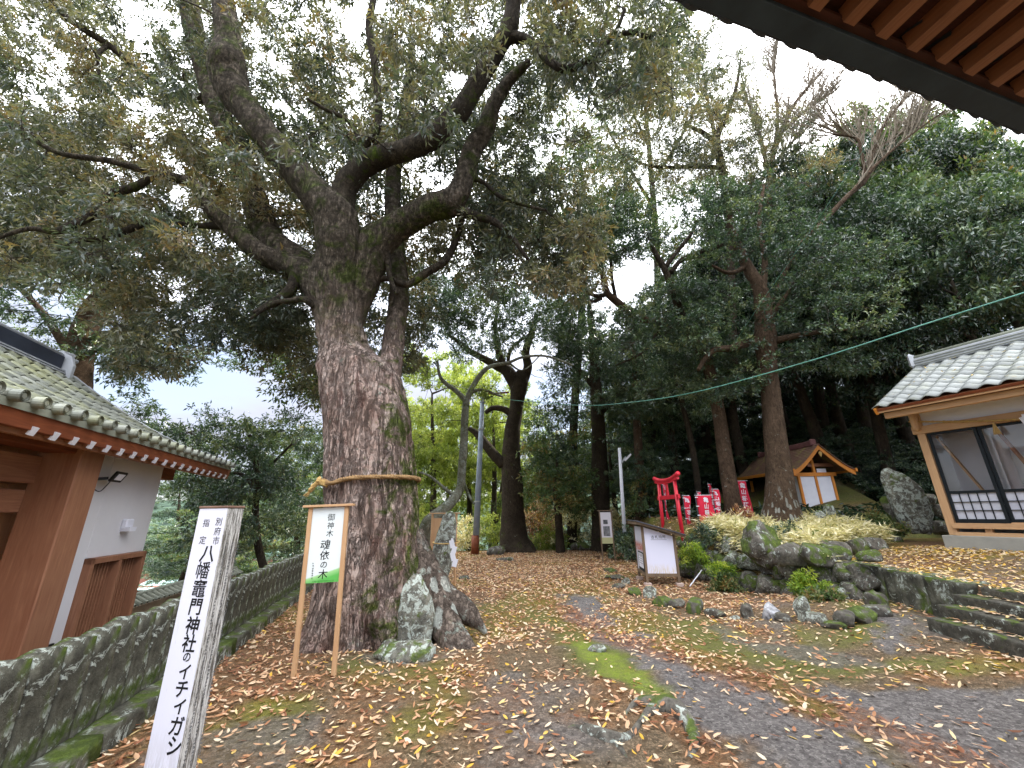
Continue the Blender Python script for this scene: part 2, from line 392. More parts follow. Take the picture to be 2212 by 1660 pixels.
M_['bark_cedar'] = bark_mat('bark_cedar', '7b6654', '5a4a3c', '2c241d', 2.4, .15, .35, .2, foot=1)
M_['bark_limb2'] = bark_mat('bark_limb2', '9a8c7e', '5f5248', '201c19', 1.3, .75, .4)
M_['bark_pale'] = bark_mat('bark_pale', 'a9aa9a', '7c7a68', '3d3b30', 2.6, .5, .9)
M_['twig'] = plain_mat('twig', '2a2621', '4a4239', .9, 6)
M_['twig_pale'] = plain_mat('twig_pale', '6b6152', '94897a', .9, 6)
M_['leaf_oak'] = leaf_mat('leaf_oak', [(0, '455047'), (.3, '5c6355'), (.55, '71715f'), (.78, '868370'), (.93, '968a6f'), (1, '84704f')], .34, .3, .55)
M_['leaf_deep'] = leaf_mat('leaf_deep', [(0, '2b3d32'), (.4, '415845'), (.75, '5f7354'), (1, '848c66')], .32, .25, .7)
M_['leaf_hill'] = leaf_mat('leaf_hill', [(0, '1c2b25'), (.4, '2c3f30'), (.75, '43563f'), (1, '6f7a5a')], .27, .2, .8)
M_['leaf_mid'] = leaf_mat('leaf_mid', [(0, '344730'), (.5, '526840'), (.85, '74794a'), (1, '8a6f45')], .42, .35)
M_['leaf_bright'] = leaf_mat('leaf_bright', [(0, '5a6a34'), (.5, '7f8e46'), (1, 'adb264')], .5, .4)
M_['sasa'] = leaf_mat('sasa', [(0, '8f8a5a'), (.25, 'd2c8a2'), (.7, 'ece4c8'), (.93, 'c6b87c'), (1, '6d7a3a')], .55, .25)
M_['litter'] = leaf_mat('litter', [(0, '6a4028'), (.2, '8c5b42'), (.4, 'b0815d'), (.58, 'c9a686'), (.76, 'dccbb0'), (.9, 'd8bb78'), (1, 'c99f3c')], .6, .12, .3)
M_['stone'] = stone_mat('stone', moss=.35, lichen=.4, scale=1.6)
M_['stone_moss'] = stone_mat('stone_moss', moss=.85, lichen=.45, scale=1.6)
M_['stone_lichen'] = stone_mat('stone_lichen', ('77756b', '989484'), .4, 1.0, 1.8)
M_['concrete'] = plain_mat('concrete', '85837c', 'a29f96', .9, 2.5, .3, 30)
M_['white_paint'] = plain_mat('white_paint', 'dcdce6', 'e6e6ee', .55, 3, .05)
M_['plaster'] = plain_mat('plaster', 'cecccf', 'dad8da', .9, 1.5, .12, 60)
M_['black'] = plain_mat('black', '0c0c0e', '141416', .5)
M_['ink'] = plain_mat('ink', '101012', '18181a', .8)
M_['wood_new'] = wood_mat('wood_new', 'b48a64', 'cba67e', .6)
M_['wood_newx'] = wood_mat('wood_newx', 'b48a64', 'cba67e', .6, axis='x')
M_['wood_orange'] = wood_mat('wood_orange', 'c4762a', 'd98f3c', .5)
M_['wood_gate'] = wood_mat('wood_gate', '7f523c', 'a17458', .6)
M_['wood_gatex'] = wood_mat('wood_gatex', '7f523c', 'a8785a', .6, axis='x')
M_['wood_eave'] = wood_mat('wood_eave', '5f2f1c', '8a4b2c', .6, axis='x')
M_['wood_grey'] = wood_mat('wood_grey', '5c4c3d', '85715b', .75)
M_['tile'] = plain_mat('tile', '6f7368', '8c8f80', .6, 5, .2, 30)

# ================================================================== ground
def gp(*uv): return [tuple(G(u, v)[:2]) for u, v in uv]
ASPH1 = gp((1270, 1372), (1380, 1368), (1440, 1412), (1497, 1438), (1581, 1461), (1659, 1496), (1736, 1545), (1820, 1577), (1907, 1629), (1980, 1720), (1680, 1720), (1623, 1660), (1575, 1622), (1497, 1558), (1430, 1490), (1375, 1432))
ASPH2 = gp((1740, 1500), (1960, 1478), (2212, 1505), (2400, 1560), (2400, 1720), (2000, 1720), (1907, 1620), (1820, 1565))
ASPH3 = gp((1905, 1338), (1975, 1330), (1985, 1375), (1930, 1412), (1890, 1390))
ASPH4 = gp((1040, 1575), (1150, 1550), (1290, 1575), (1330, 1630), (1200, 1640), (1080, 1640))
ASPH5 = gp((1215, 1285), (1290, 1290), (1330, 1345), (1290, 1362), (1225, 1335))
DRIFT = gp((1180, 1300), (1260, 1345), (1340, 1385), (1430, 1410), (1540, 1445), (1650, 1478), (1750, 1520), (1860, 1560), (1960, 1600), (2060, 1650))
DRIFT2 = gp((1340, 1490), (1420, 1530), (1500, 1600), (1560, 1660))
MB_C = G(1305, 1425)[:2]; MB_P = gp((1275, 1400), (1300, 1420), (1340, 1450), (1400, 1485))
def zones(x, y):
    a = np.maximum.reduce([sm(.12, -.12, sdf(p, x, y) + .6 * (fbm2(x, y, 3.5, 4, 21) - .5) + .25 * (fbm2(x, y, 14, 2, 29) - .5)) for p in (ASPH1, ASPH2, ASPH3, ASPH5)])
    a = np.maximum(a, .8 * sm(.2, -.2, sdf(ASPH4, x, y) + .4 * (fbm2(x, y, 3, 3, 22) - .5)))
    a = np.maximum(a, .55 * sm(.55, .64, fbm2(x, y, .9, 4, 23)) * sm(12, 5, y))
    dr = np.maximum(sm(.42, .05, polyline_dist(DRIFT, x, y) + .3 * (fbm2(x, y, 2.5, 3, 31) - .5)), sm(.22, .03, polyline_dist(DRIFT2, x, y) + .12 * (fbm2(x, y, 5, 2, 32) - .5)))
    fx = np.interp(y, [p[1] for p in FENCE], [p[0] for p in FENCE])
    left = sm(1.9, .6, x - fx) 
    cl = sm(.42, .66, fbm2(x, y, 1.5, 4, 33))
    cl2 = sm(.4, .65, fbm2(x, y, 5.0, 3, 34))
    far = sm(6.0, 10.5, y) * sm(6.2, 5.2, x)
    ter = (sdf(TERR, x, y) < 0) * sm(1.5, 3, y)
    den = 100 + 290 * cl * (.3 + .7 * cl2) + 230 * dr + 170 * left + 260 * far * (.6 + .4 * cl) + 240 * ter
    den = den * (1 - .80 * a * (1 - dr)) 
    den = den * np.where((sdf(MOUND, x, y) < -.3), .45, 1)
    md = polyline_dist(MB_P, x, y) * 1.25 + .08
    den = den * (1 - .75 * sm(.55, .25, md))
    moss = sm(.42, .56, fbm2(x, y, .75, 4, 41)) * (1 - a)
    md = md + .9 * (fbm2(x, y, 3.5, 4, 44) - .5); moss = np.maximum(moss * .9, sm(.55, .2, md))
    bright = np.maximum(sm(.58, .72, fbm2(x, y, 1.3, 3, 43)) * .5 * moss, sm(.5, .05, md) * .6)
    bright = np.maximum(bright, .75 * sm(.7, .2, np.abs(x - 4.4)) * sm(1.2, .3, np.abs(y - 6.9)) * sm(.4, .6, fbm2(x, y, 3, 3, 47)))
    return np.clip(a, 0, 1), np.clip(dr, 0, 1), den, moss, bright, ter, left, far
def prog(a, b, n, base): 
    t = np.linspace(0, 1, n); return a + (b - a) * t ** base
xs = np.concatenate([-prog(7.0, 700, 44, 3)[::-1], np.arange(-6.94, 9.5, .065), prog(9.5, 700, 48, 3)])
ys = np.concatenate([-prog(-.0, 60, 14, 2.5)[::-1], np.arange(.25, 19.5, .065), prog(19.6, 900, 56, 3)])
ys = ys[np.concatenate([[True], np.diff(ys) > 1e-6])]
X, Y = np.meshgrid(xs, ys); Z = hz(X, Y)
zn = zones(X, Y)
nx, ny = len(xs), len(ys)
vv = np.stack([X.ravel(), Y.ravel(), Z.ravel() + 0.012 * (fbm2(X, Y, 9, 3, 51) - .5).ravel()], 1)
ii = (np.arange(ny - 1)[:, None] * nx + np.arange(nx - 1)[None]).ravel()
gm = fast_mesh('ground', vv, np.stack([ii, ii + 1, ii + nx + 1, ii + nx], 1))
for nm, val in (('asphalt', zn[0]), ('litter', np.clip(zn[2] / 300, 0, 1)), ('moss', zn[3]), ('bright', zn[4]), ('wild', sm(20, 40, np.hypot(X, Y)))):
    a = gm.attributes.new(nm, 'FLOAT', 'POINT'); a.data.foreach_set('value', val.ravel().astype(np.float32))
m = Mat('ground', .95, .12); co = m.co('Object'); n1 = m.noise(co, 90, 5, .7); n2 = m.noise(co, 14, 6, .7); n3 = m.noise(co, 2.5, 5); n5 = m.noise(co, 260, 3, .8)
gv = m.voro(m.co('Object'), 95, 'F1', 'Color'); gv2 = m.voro(m.co('Object'), 38, 'F1', 'Color')
soil = m.mix(m.ramp(gv, [(.2, 0.0), (.8, .7)]), m.ramp(n2, [(.3, '37332a'), (.7, '5e5645')]), m.ramp(gv2, [(.2, '4a3b2c'), (.8, '97826a')]))
asp = m.mix(m.ramp(n5, [(.35, 0.0), (.7, 1.0)]), m.ramp(n1, [(.3, '353231'), (.7, '67625f')]), m.ramp(n3, [(.3, '4b4747'), (.7, '787371')]))
asp = m.mix(m.ramp(gv, [(.15, 0.0), (.85, .55)]), asp, m.ramp(gv2, [(.2, '2a2727'), (.8, '9a9490')]))
mos = m.mix(m.ramp(n1, [(.35, 0.0), (.7, 1.0)]), '3d451c', '6c7736')
mob = m.mix(m.ramp(n1, [(.3, 0.0), (.7, 1.0)]), '5d7020', '93a23a')
mos = m.mix(m.attr('bright'), mos, mob)
c = m.mix(m.math('MULTIPLY', m.attr('moss'), m.ramp(n2, [(.3, .35), (.6, 1.0)])), soil, mos)
c = m.mix(m.attr('asphalt'), c, asp)
lit = m.ramp(n1, [(.3, '3d2417'), (.5, '80502f'), (.68, 'b98552')])
c = m.mix(m.math('MULTIPLY', m.ramp(m.attr('litter'), [(.2, .0), (1.0, .5)]), m.ramp(n2, [(.35, .3), (.6, 1.0)])), c, lit)
c = m.mix(m.attr('wild'), c, m.ramp(m.noise(m.co('Object'), .16, 8, .75), [(.38, '17231c'), (.5, '2c3d30'), (.64, '4a5c4a')]))
m.color(c).bump(m.mix(.5, n1, n2), 1.0, .02)
ground = link('ground', gm, m.m, smooth=True); tag(ground, 'mossy and gravelly earth strewn with fallen leaves', None, None, 'structure')

# fallen leaves
def leaf_quads(pos, yaw, tilt, roll, ln, wd, curl, rnd):
    n = len(pos)
    prof = np.array([(0, 0, 0), (.3, .42, 1), (.68, .40, 1), (1, 0, .6), (.68, -.40, 1), (.3, -.42, 1)])
    a, b, cz = prof[:, 0] - .5, prof[:, 1], prof[:, 2]
    lx = a[None] * ln[:, None]; ly = b[None] * wd[:, None]; lz = (np.abs(b)[None] * 2 * curl[:, None] * wd[:, None] * .5 + (a[None] ** 2) * ln[:, None] * curl[:, None] * 1.2)
    cr_, sr = np.cos(roll)[:, None], np.sin(roll)[:, None]; y2 = ly * cr_ - lz * sr; z2 = ly * sr + lz * cr_
    ct, st = np.cos(tilt)[:, None], np.sin(tilt)[:, None]; x3 = lx * ct - z2 * st; z3 = lx * st + z2 * ct
    cw, sw = np.cos(yaw)[:, None], np.sin(yaw)[:, None]; x4 = x3 * cw - y2 * sw; y4 = x3 * sw + y2 * cw
    v = np.stack([x4 + pos[:, 0:1], y4 + pos[:, 1:2], z3 + pos[:, 2:3]], -1).reshape(-1, 3)
    k = np.arange(n)[:, None] * 6
    f = np.stack([k + np.array([[0, 1, 2, 3]]), k + np.array([[0, 3, 4, 5]])], 1).reshape(-1, 4)
    return v, f, np.repeat(rnd, 2)
def scatter_ground_leaves(name, x0, x1, y0, y1, scale, label, seed, dmul=1.0, lift=.008):
    r = np.random.default_rng(seed); dmax = 420.0; n = int((x1 - x0) * (y1 - y0) * dmax * dmul)
    x = r.uniform(x0, x1, n); y = r.uniform(y0, y1, n)
    fx = np.interp(y, [p[1] for p in FENCE], [p[0] for p in FENCE]); 
    u = np.abs(x) < y * 1.36 + 1.0
    x, y, fx = x[u], y[u], fx[u]
    a, dr, den, moss, br, ter, left, far = zones(x, y)
    k = (r.uniform(0, dmax, len(x)) < den) & (x > fx + .12)
    x, y, dr, ter, left, far = x[k], y[k], dr[k], ter[k], left[k], far[k]; n = len(x)
    z = hz(x, y) + lift + r.uniform(0, .014, n) + dr * r.uniform(0, .03, n)
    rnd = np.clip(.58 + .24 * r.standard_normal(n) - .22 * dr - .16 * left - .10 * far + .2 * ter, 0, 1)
    ln = (.04 + .062 * r.beta(2, 2.6, n)) * scale; wd = ln * r.uniform(.3, .42, n)
    v, f, at = leaf_quads(np.stack([x, y, z], 1), r.uniform(0, 6.28, n), r.normal(0, .24, n), r.normal(0, .32, n), ln, wd, r.uniform(-.3, .8, n), rnd)
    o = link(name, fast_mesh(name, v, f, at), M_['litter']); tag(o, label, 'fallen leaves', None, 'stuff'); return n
NL = scatter_ground_leaves('fallen_leaves', -5.5, 10.5, 1.1, 9.0, 1.0, 'brown, orange and cream fallen leaves scattered over the whole courtyard', 101)
NL += scatter_ground_leaves('fallen_leaves', -5.5, 6.5, 9.0, 19.5, 1.15, 'carpet of rusty fallen leaves covering the far end of the path', 102, .85)
print('ground leaves', NL)
# ================================================================== tree tools
def trace(pts, n=None, rs=1.0):      # [(u, v, Y, width px)] -> 3-D centre line and radii
    q = []
    for (u, v, Yd, wp) in pts:
        p = P(u, v, Yd); q.append([*p, max(.004, wp / 2 / FPX * depth(p) * rs)])
    n = n or max(6, len(pts) * 7); c = catmull(q, n)
    return c[:, :3], np.maximum(c[:, 3], .004)
def rough_tube(pts, rad, seg=12, amp=.08, seed=1, fr=3.0):
    v, f, cap = tube_arrays(pts, rad, seg, True); n = len(pts)
    cen = np.vstack([np.repeat(pts, seg, 0), pts[0], pts[-1]]); rr = np.concatenate([np.repeat(rad, seg), [0, 0]])
    d = v - cen; nn = fbm(v * fr, 3, seed) - .5
    v = cen + d * (1 + nn[:, None] * amp * 2)
    return v, f, cap
def add_quads(acc, v, f, cap=None):
    acc['f'].append(f + acc['n'])
    if cap is not None: acc['t'].append(cap + acc['n'])
    acc['v'].append(v); acc['n'] += len(v)
def new_acc(): return {'v': [], 'f': [], 't': [], 'n': 0}
def acc_mesh(name, acc):
    v = np.vstack(acc['v']); q = np.vstack(acc['f']); t = np.vstack(acc['t']) if acc['t'] else np.zeros((0, 3), int)
    me = bpy.data.meshes.new(name); me.vertices.add(len(v)); me.vertices.foreach_set('co', v.astype(np.float32).ravel())
    lv = np.concatenate([q.ravel(), t.ravel()]).astype(np.int32); nq, ntt = len(q), len(t)
    me.loops.add(len(lv)); me.loops.foreach_set('vertex_index', lv)
    me.polygons.add(nq + ntt)
    st = np.concatenate([np.arange(nq) * 4, nq * 4 + np.arange(ntt) * 3]).astype(np.int32)
    me.polygons.foreach_set('loop_start', st); me.polygons.foreach_set('loop_total', np.concatenate([np.full(nq, 4), np.full(ntt, 3)]).astype(np.int32))
    me.update(calc_edges=True); return me
def limb_obj(name, pts, rad, mat, parent, seg=12, amp=.08, seed=1):
    acc = new_acc(); add_quads(acc, *rough_tube(pts, rad, seg, amp, seed)); return link(name, acc_mesh(name, acc), mat, parent, smooth=True)
def unit(a): return a / (np.linalg.norm(a, axis=-1, keepdims=True) + 1e-9)
def tree_leaves(base, axis, ln, wd, rng, upb=.6, fold=.25):
    n = len(base); axis = unit(axis); up = rng.standard_normal((n, 3)) + np.array([0, 0, upb * 2.0])
    side = unit(np.cross(axis, up)); nor = np.cross(side, axis)
    mid = base + axis * (ln * .45)[:, None]; tip = base + axis * ln[:, None] - nor * (ln * .06)[:, None]
    lft = mid + side * (wd * .5)[:, None] + nor * (wd * fold)[:, None]; rgt = mid - side * (wd * .5)[:, None] + nor * (wd * fold)[:, None]
    v = np.stack([base, rgt, tip, lft], 1).reshape(-1, 3); k = np.arange(n)[:, None] * 4
    f = np.stack([k + np.array([[0, 1, 2]]), k + np.array([[0, 2, 3]])], 1).reshape(-1, 3)
    return v, f
def crown_leaves(clumps, size, rng, tips=8, per=16, ln=.1, asp=.3, droop=.35, flat=.45, out=None, crnd=None, jit=.16, orient='rosette'):
    """clumps (n,3), size (n,) -> leaf mesh arrays: every clump holds tips, every tip a rosette of leaves"""
    global TIPS
    n = len(clumps); off = rng.standard_normal((n, tips, 3)); off = unit(off) * (rng.uniform(.15, 1, (n, tips, 1)) ** .6)
    off[..., 2] *= flat; tp = clumps[:, None] + off * size[:, None, None]
    if crnd is None: crnd = rng.uniform(.1, .9, n)
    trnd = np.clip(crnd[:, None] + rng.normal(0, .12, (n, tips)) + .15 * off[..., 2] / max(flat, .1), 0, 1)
    TIPS = (np.repeat(clumps, tips, 0), tp.reshape(-1, 3)); m_ = n * tips; tp = tp.reshape(-1, 3); od = unit(off.reshape(-1, 3) + np.array([0, 0, .1]))
    ax = rng.standard_normal((m_, per, 3)) * .75 + od[:, None] * .55 + np.array([0, 0, -droop])
    ax = unit(ax); base = tp[:, None] + ax * (ln * .15) + rng.standard_normal((m_, per, 3)) * ln * .35
    L_ = ln * rng.uniform(.65, 1.15, m_ * per)
    v, f = tree_leaves(base.reshape(-1, 3), ax.reshape(-1, 3), L_, L_ * asp * rng.uniform(.8, 1.2, m_ * per), rng)
    r = np.clip(np.repeat(trnd.ravel(), per) + rng.normal(0, jit, m_ * per), 0, 1)
    return v, f, np.repeat(r, 2)
def twiglets(name, root, inv, mat, r0=.006, frac=1.0):
    a, b = TIPS; k_ = np.arange(len(a)) < len(a) * frac; a, b = a[k_] - inv, b[k_] - inv; d = unit(b - a); s_ = unit(np.cross(d, np.array([.3, .2, 1.0]))); t_ = np.cross(d, s_); n = len(a); vs = []
    mid = (a + b) / 2 + s_ * (np.linalg.norm(b - a, axis=1) * .08)[:, None]
    for c_, r_ in ((a, r0), (mid, r0 * .75), (b, r0 * .35)):
        for q in range(3): an = 2.094 * q; vs.append(c_ + (s_ * math.cos(an) + t_ * math.sin(an)) * r_)
    v = np.stack(vs, 1).reshape(-1, 3); k_ = np.arange(n)[:, None] * 9; f = []
    for lv in (0, 3):
        for q in range(3): f.append(k_ + np.array([[lv + q, lv + (q + 1) % 3, lv + 3 + (q + 1) % 3, lv + 3 + q]]))
    tag(link(name, fast_mesh(name, v, np.stack(f, 1).reshape(-1, 4)), mat, root), kind='stuff')
def grow(nodes, nrad, clumps, rng, acc, seg=5, r1=.006, rk=.014, sag=.1, rmax=.09, forks=0):
    """joins every clump to the nearest wood with a bent twig; twigs can carry later twigs"""
    N_ = [np.asarray(nodes)]; A = np.asarray(nodes, float); Rr = np.asarray(nrad, float)
    d0 = np.array([np.min(np.linalg.norm(A - c, axis=1)) for c in clumps]); order = np.argsort(d0)
    cap = len(A) + len(clumps) * 6; buf = np.zeros((cap, 3)); rb = np.zeros(cap); k = len(A); buf[:k] = A; rb[:k] = Rr
    for ci in order:
        c = clumps[ci]; dd = np.linalg.norm(buf[:k] - c, axis=1); j = int(np.argmin(dd)); a = buf[j]; Ld = dd[j]
        if Ld < .12: continue
        ra = min(rb[j] * .75, r1 + rk * Ld, rmax); ra = max(ra, r1)
        mid = (a + c) / 2 + rng.standard_normal(3) * Ld * .13 + np.array([0, 0, sag * Ld])
        t = np.linspace(0, 1, 6)[:, None]; pts = (1 - t) ** 2 * a + 2 * t * (1 - t) * mid + t * t * c
        pts[1:-1] += rng.standard_normal((4, 3)) * Ld * .025
        rad = np.linspace(ra, r1 * .6, 6)
        add_quads(acc, *tube_arrays(pts, rad, seg, False)[:2])
        buf[k:k + 5] = pts[1:]; rb[k:k + 5] = rad[1:]; k += 5
def clump_field(regions, rng, gaps=()):
    """regions: (u0,u1,v0,v1,Y0,Y1,n[,keep function]) -> 3-D clump centres"""
    out = []
    for rg in regions:
        u0, u1, v0, v1, Y0, Y1, n = rg[:7]; k = 0; tries = 0
        while k < n and tries < n * 20:
            tries += 1; u, v = rng.uniform(u0, u1), rng.uniform(v0, v1)
            if len(rg) > 7 and not rg[7](u, v): continue
            if any((u - a) ** 2 + ((v - b)) ** 2 < (r * 1.0) ** 2 for a, b, r in gaps): continue
            out.append(P(u, v, rng.uniform(Y0, Y1))); k += 1
    return np.array(out)
def full_tree(name, label, cat, limbs, regions, bark, leafm, seed, size=(.3, .5), ln=.1, asp=.3, tips=8, per=16, gaps=(), group=None, seg=12, twigm='twig',
              sag=.1, droop=.35, flat=.45, rk=.014, trunk_first=True, base=None, crnd=None, r1=.006, limb_name='limb', extra_clumps=None, amp=.08, root=None, bark2=None):
    rng = np.random.default_rng(seed); tr = [trace(l) for l in limbs]
    b = base if base is not None else tr[0][0][0]
    if root is None:
        root = thing(name, label, cat, tuple(b), group=group)
    inv = np.asarray(b)
    nodes, nr = [], []
    for k, (p, r) in enumerate(tr):
        limb_obj('trunk' if (k == 0 and trunk_first) else limb_name, p - inv, r, M_[bark if (k == 0 or not bark2) else bark2], root, seg if k == 0 else max(7, seg - 3), amp, seed + k)
        s = len(p) // 3 if (k == 0 and trunk_first) else 1
        nodes.append(p[s:]); nr.append(r[s:])
    nodes = np.vstack(nodes); nr = np.concatenate(nr)
    cl = clump_field(regions, rng, gaps)
    if extra_clumps is not None: cl = np.vstack([cl, extra_clumps])
    acc = new_acc(); grow(nodes, nr, cl, rng, acc, sag=sag, rk=rk, r1=r1)
    if acc['n']:
        acc['v'] = [v - inv for v in acc['v']]
        tag(link('twigs', acc_mesh('twigs', acc), M_[twigm], root, smooth=True), kind='stuff')
    if per:
        sz = rng.uniform(size[0], size[1], len(cl))
        cr_ = crnd(cl, rng) if crnd else np.clip(fbm(cl * .7, 2, seed) * 1.6 - .35 + rng.normal(0, .12, len(cl)), .02, .98)
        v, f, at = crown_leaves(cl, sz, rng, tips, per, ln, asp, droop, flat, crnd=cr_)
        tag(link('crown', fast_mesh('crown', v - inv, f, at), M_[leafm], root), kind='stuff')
        twiglets('fine_twigs', root, inv, M_[twigm], .006)
    return root
NLEAF = [0]

# ================================================================== the great oak
TY = 6.5
secs = [(1420, 672, 935), (1385, 678, 930), (1350, 682, 930), (1300, 690, 930), (1250, 697, 922), (1200, 700, 908), (1150, 703, 902), (1100, 705, 899), (1035, 708, 897), (1000, 709, 893),
        (950, 708, 889), (900, 705, 881), (850, 700, 869), (815, 697, 858), (785, 695, 838), (765, 693, 806), (740, 690, 790), (700, 684, 782), (650, 674, 778), (610, 668, 778), (580, 674, 780), (555, 684, 778), (535, 700, 772)]
S = []
for (v_, a, b) in secs:
    p = P((a + b) / 2, v_, TY); S.append([p[0], p[2], (b - a) / 2 / FPX * depth(p)])
S = np.array(S); NR, NT = 260, 150
zz = np.linspace(-.12, S[-1, 1], NR); cx = np.interp(zz, S[:, 1], S[:, 0]); rr = np.interp(zz, S[:, 1], S[:, 2])
k5 = np.ones(9) / 9; rr = np.convolve(np.pad(rr, 4, 'edge'), k5, 'valid'); cx = np.convolve(np.pad(cx, 4, 'edge'), k5, 'valid')
th = np.linspace(0, 2 * math.pi, NT, endpoint=False)
TH, ZZ = np.meshgrid(th, zz); RR = np.repeat(rr[:, None], NT, 1); CX = np.repeat(cx[:, None], NT, 1)
lob = np.maximum(0, np.cos(TH * 1 + .6)) ** 2 * .35 + .5 * np.maximum(0, np.cos(3 * TH + 1.0)) + .35 * np.maximum(0, np.cos(5 * TH - .8))
RR = RR * (1 + .42 * np.exp(-np.maximum(ZZ, 0) / .30) * lob * .8)
pn = np.stack([np.cos(TH) * 1.6 + 5, np.sin(TH) * 1.6, ZZ * .42], -1).reshape(-1, 3)
flu = (fbm(pn * 1.3, 3, 3) - .5).reshape(TH.shape)
pb = np.stack([(np.cos(TH) * RR) * 9, (np.sin(TH) * RR) * 9, ZZ * 1.3], -1).reshape(-1, 3)
rid = np.abs(fbm(pb, 3, 9) - .5).reshape(TH.shape)
RR = RR * (1 + .24 * flu) + .19 * (rid - .12) * sm(-.1, .2, ZZ)
RR = RR + .10 * np.exp(-(((TH - 4.2) / .16) ** 2)) * sm(.2, 1.2, ZZ) * -1.0 * sm(4, 3, ZZ)    # the seam between the two fused stems
RR = RR * (1 - .30 * np.exp(-((TH - 5.35) / .38) ** 2) * sm(1.5, .5, ZZ))
v = np.stack([CX + np.cos(TH) * RR, TY + np.sin(TH) * RR * 1.0, ZZ], -1)
end = sm(S[-1, 1] - .35, S[-1, 1], ZZ)[..., None]; cen = np.stack([CX, np.full_like(CX, TY), ZZ], -1); v = cen + (v - cen) * (1 - .55 * end)
i = np.arange(NR - 1)[:, None] * NT; j = np.arange(NT)[None]; k = (j + 1) % NT
f = np.stack([i + j, i + k, i + NT + k, i + NT + j], -1).reshape(-1, 4)
v = np.vstack([v.reshape(-1, 3), [cx[-1], TY, zz[-1] + .05]]); a1 = len(v) - 1; e = (NR - 1) * NT
capf = np.stack([np.full(NT, a1), e + np.arange(NT), e + (np.arange(NT) + 1) % NT, np.full(NT, a1)], 1)
TB = np.array([cx[int(NR * .1)], TY, 0.0])
great = thing('great_oak', 'giant old sacred oak with straw rope round its pinkish flaking trunk', 'tree', tuple(TB))
acc = new_acc(); add_quads(acc, v - TB, f, capf[:, :3]); link('trunk', acc_mesh('trunk', acc), M_['bark_great'], great, smooth=True)
for kk, rt in enumerate([
        [(895, 1150, 6.6, 40), (912, 1220, 6.5, 62), (938, 1290, 6.3, 74), (965, 1345, 6.1, 60), (998, 1392, 5.92, 44), (1035, 1424, 5.78, 16)],
        [(950, 1310, 6.2, 50), (958, 1360, 6.05, 50), (975, 1405, 5.85, 34), (985, 1432, 5.72, 12)],
        [(930, 1250, 6.6, 50), (972, 1292, 6.45, 48), (1010, 1325, 6.35, 42), (1035, 1350, 6.3, 24), (1050, 1368, 6.3, 10)],
        [(760, 1290, 6.0, 95), (748, 1350, 5.95, 90), (735, 1400, 5.85, 60), (725, 1430, 5.75, 22)],
        [(830, 1300, 5.95, 90), (832, 1360, 5.88, 80), (835, 1405, 5.78, 46), (838, 1428, 5.72, 15)],
        [(705, 1280, 6.4, 60), (690, 1330, 6.3, 56), (675, 1370, 6.25, 34), (662, 1395, 6.2, 12)]]):
    p, r = trace(rt, 36); limb_obj('root', p - TB, r, M_['bark_root' if kk < 3 else 'bark_great'], great, 24, .30, 60 + kk)
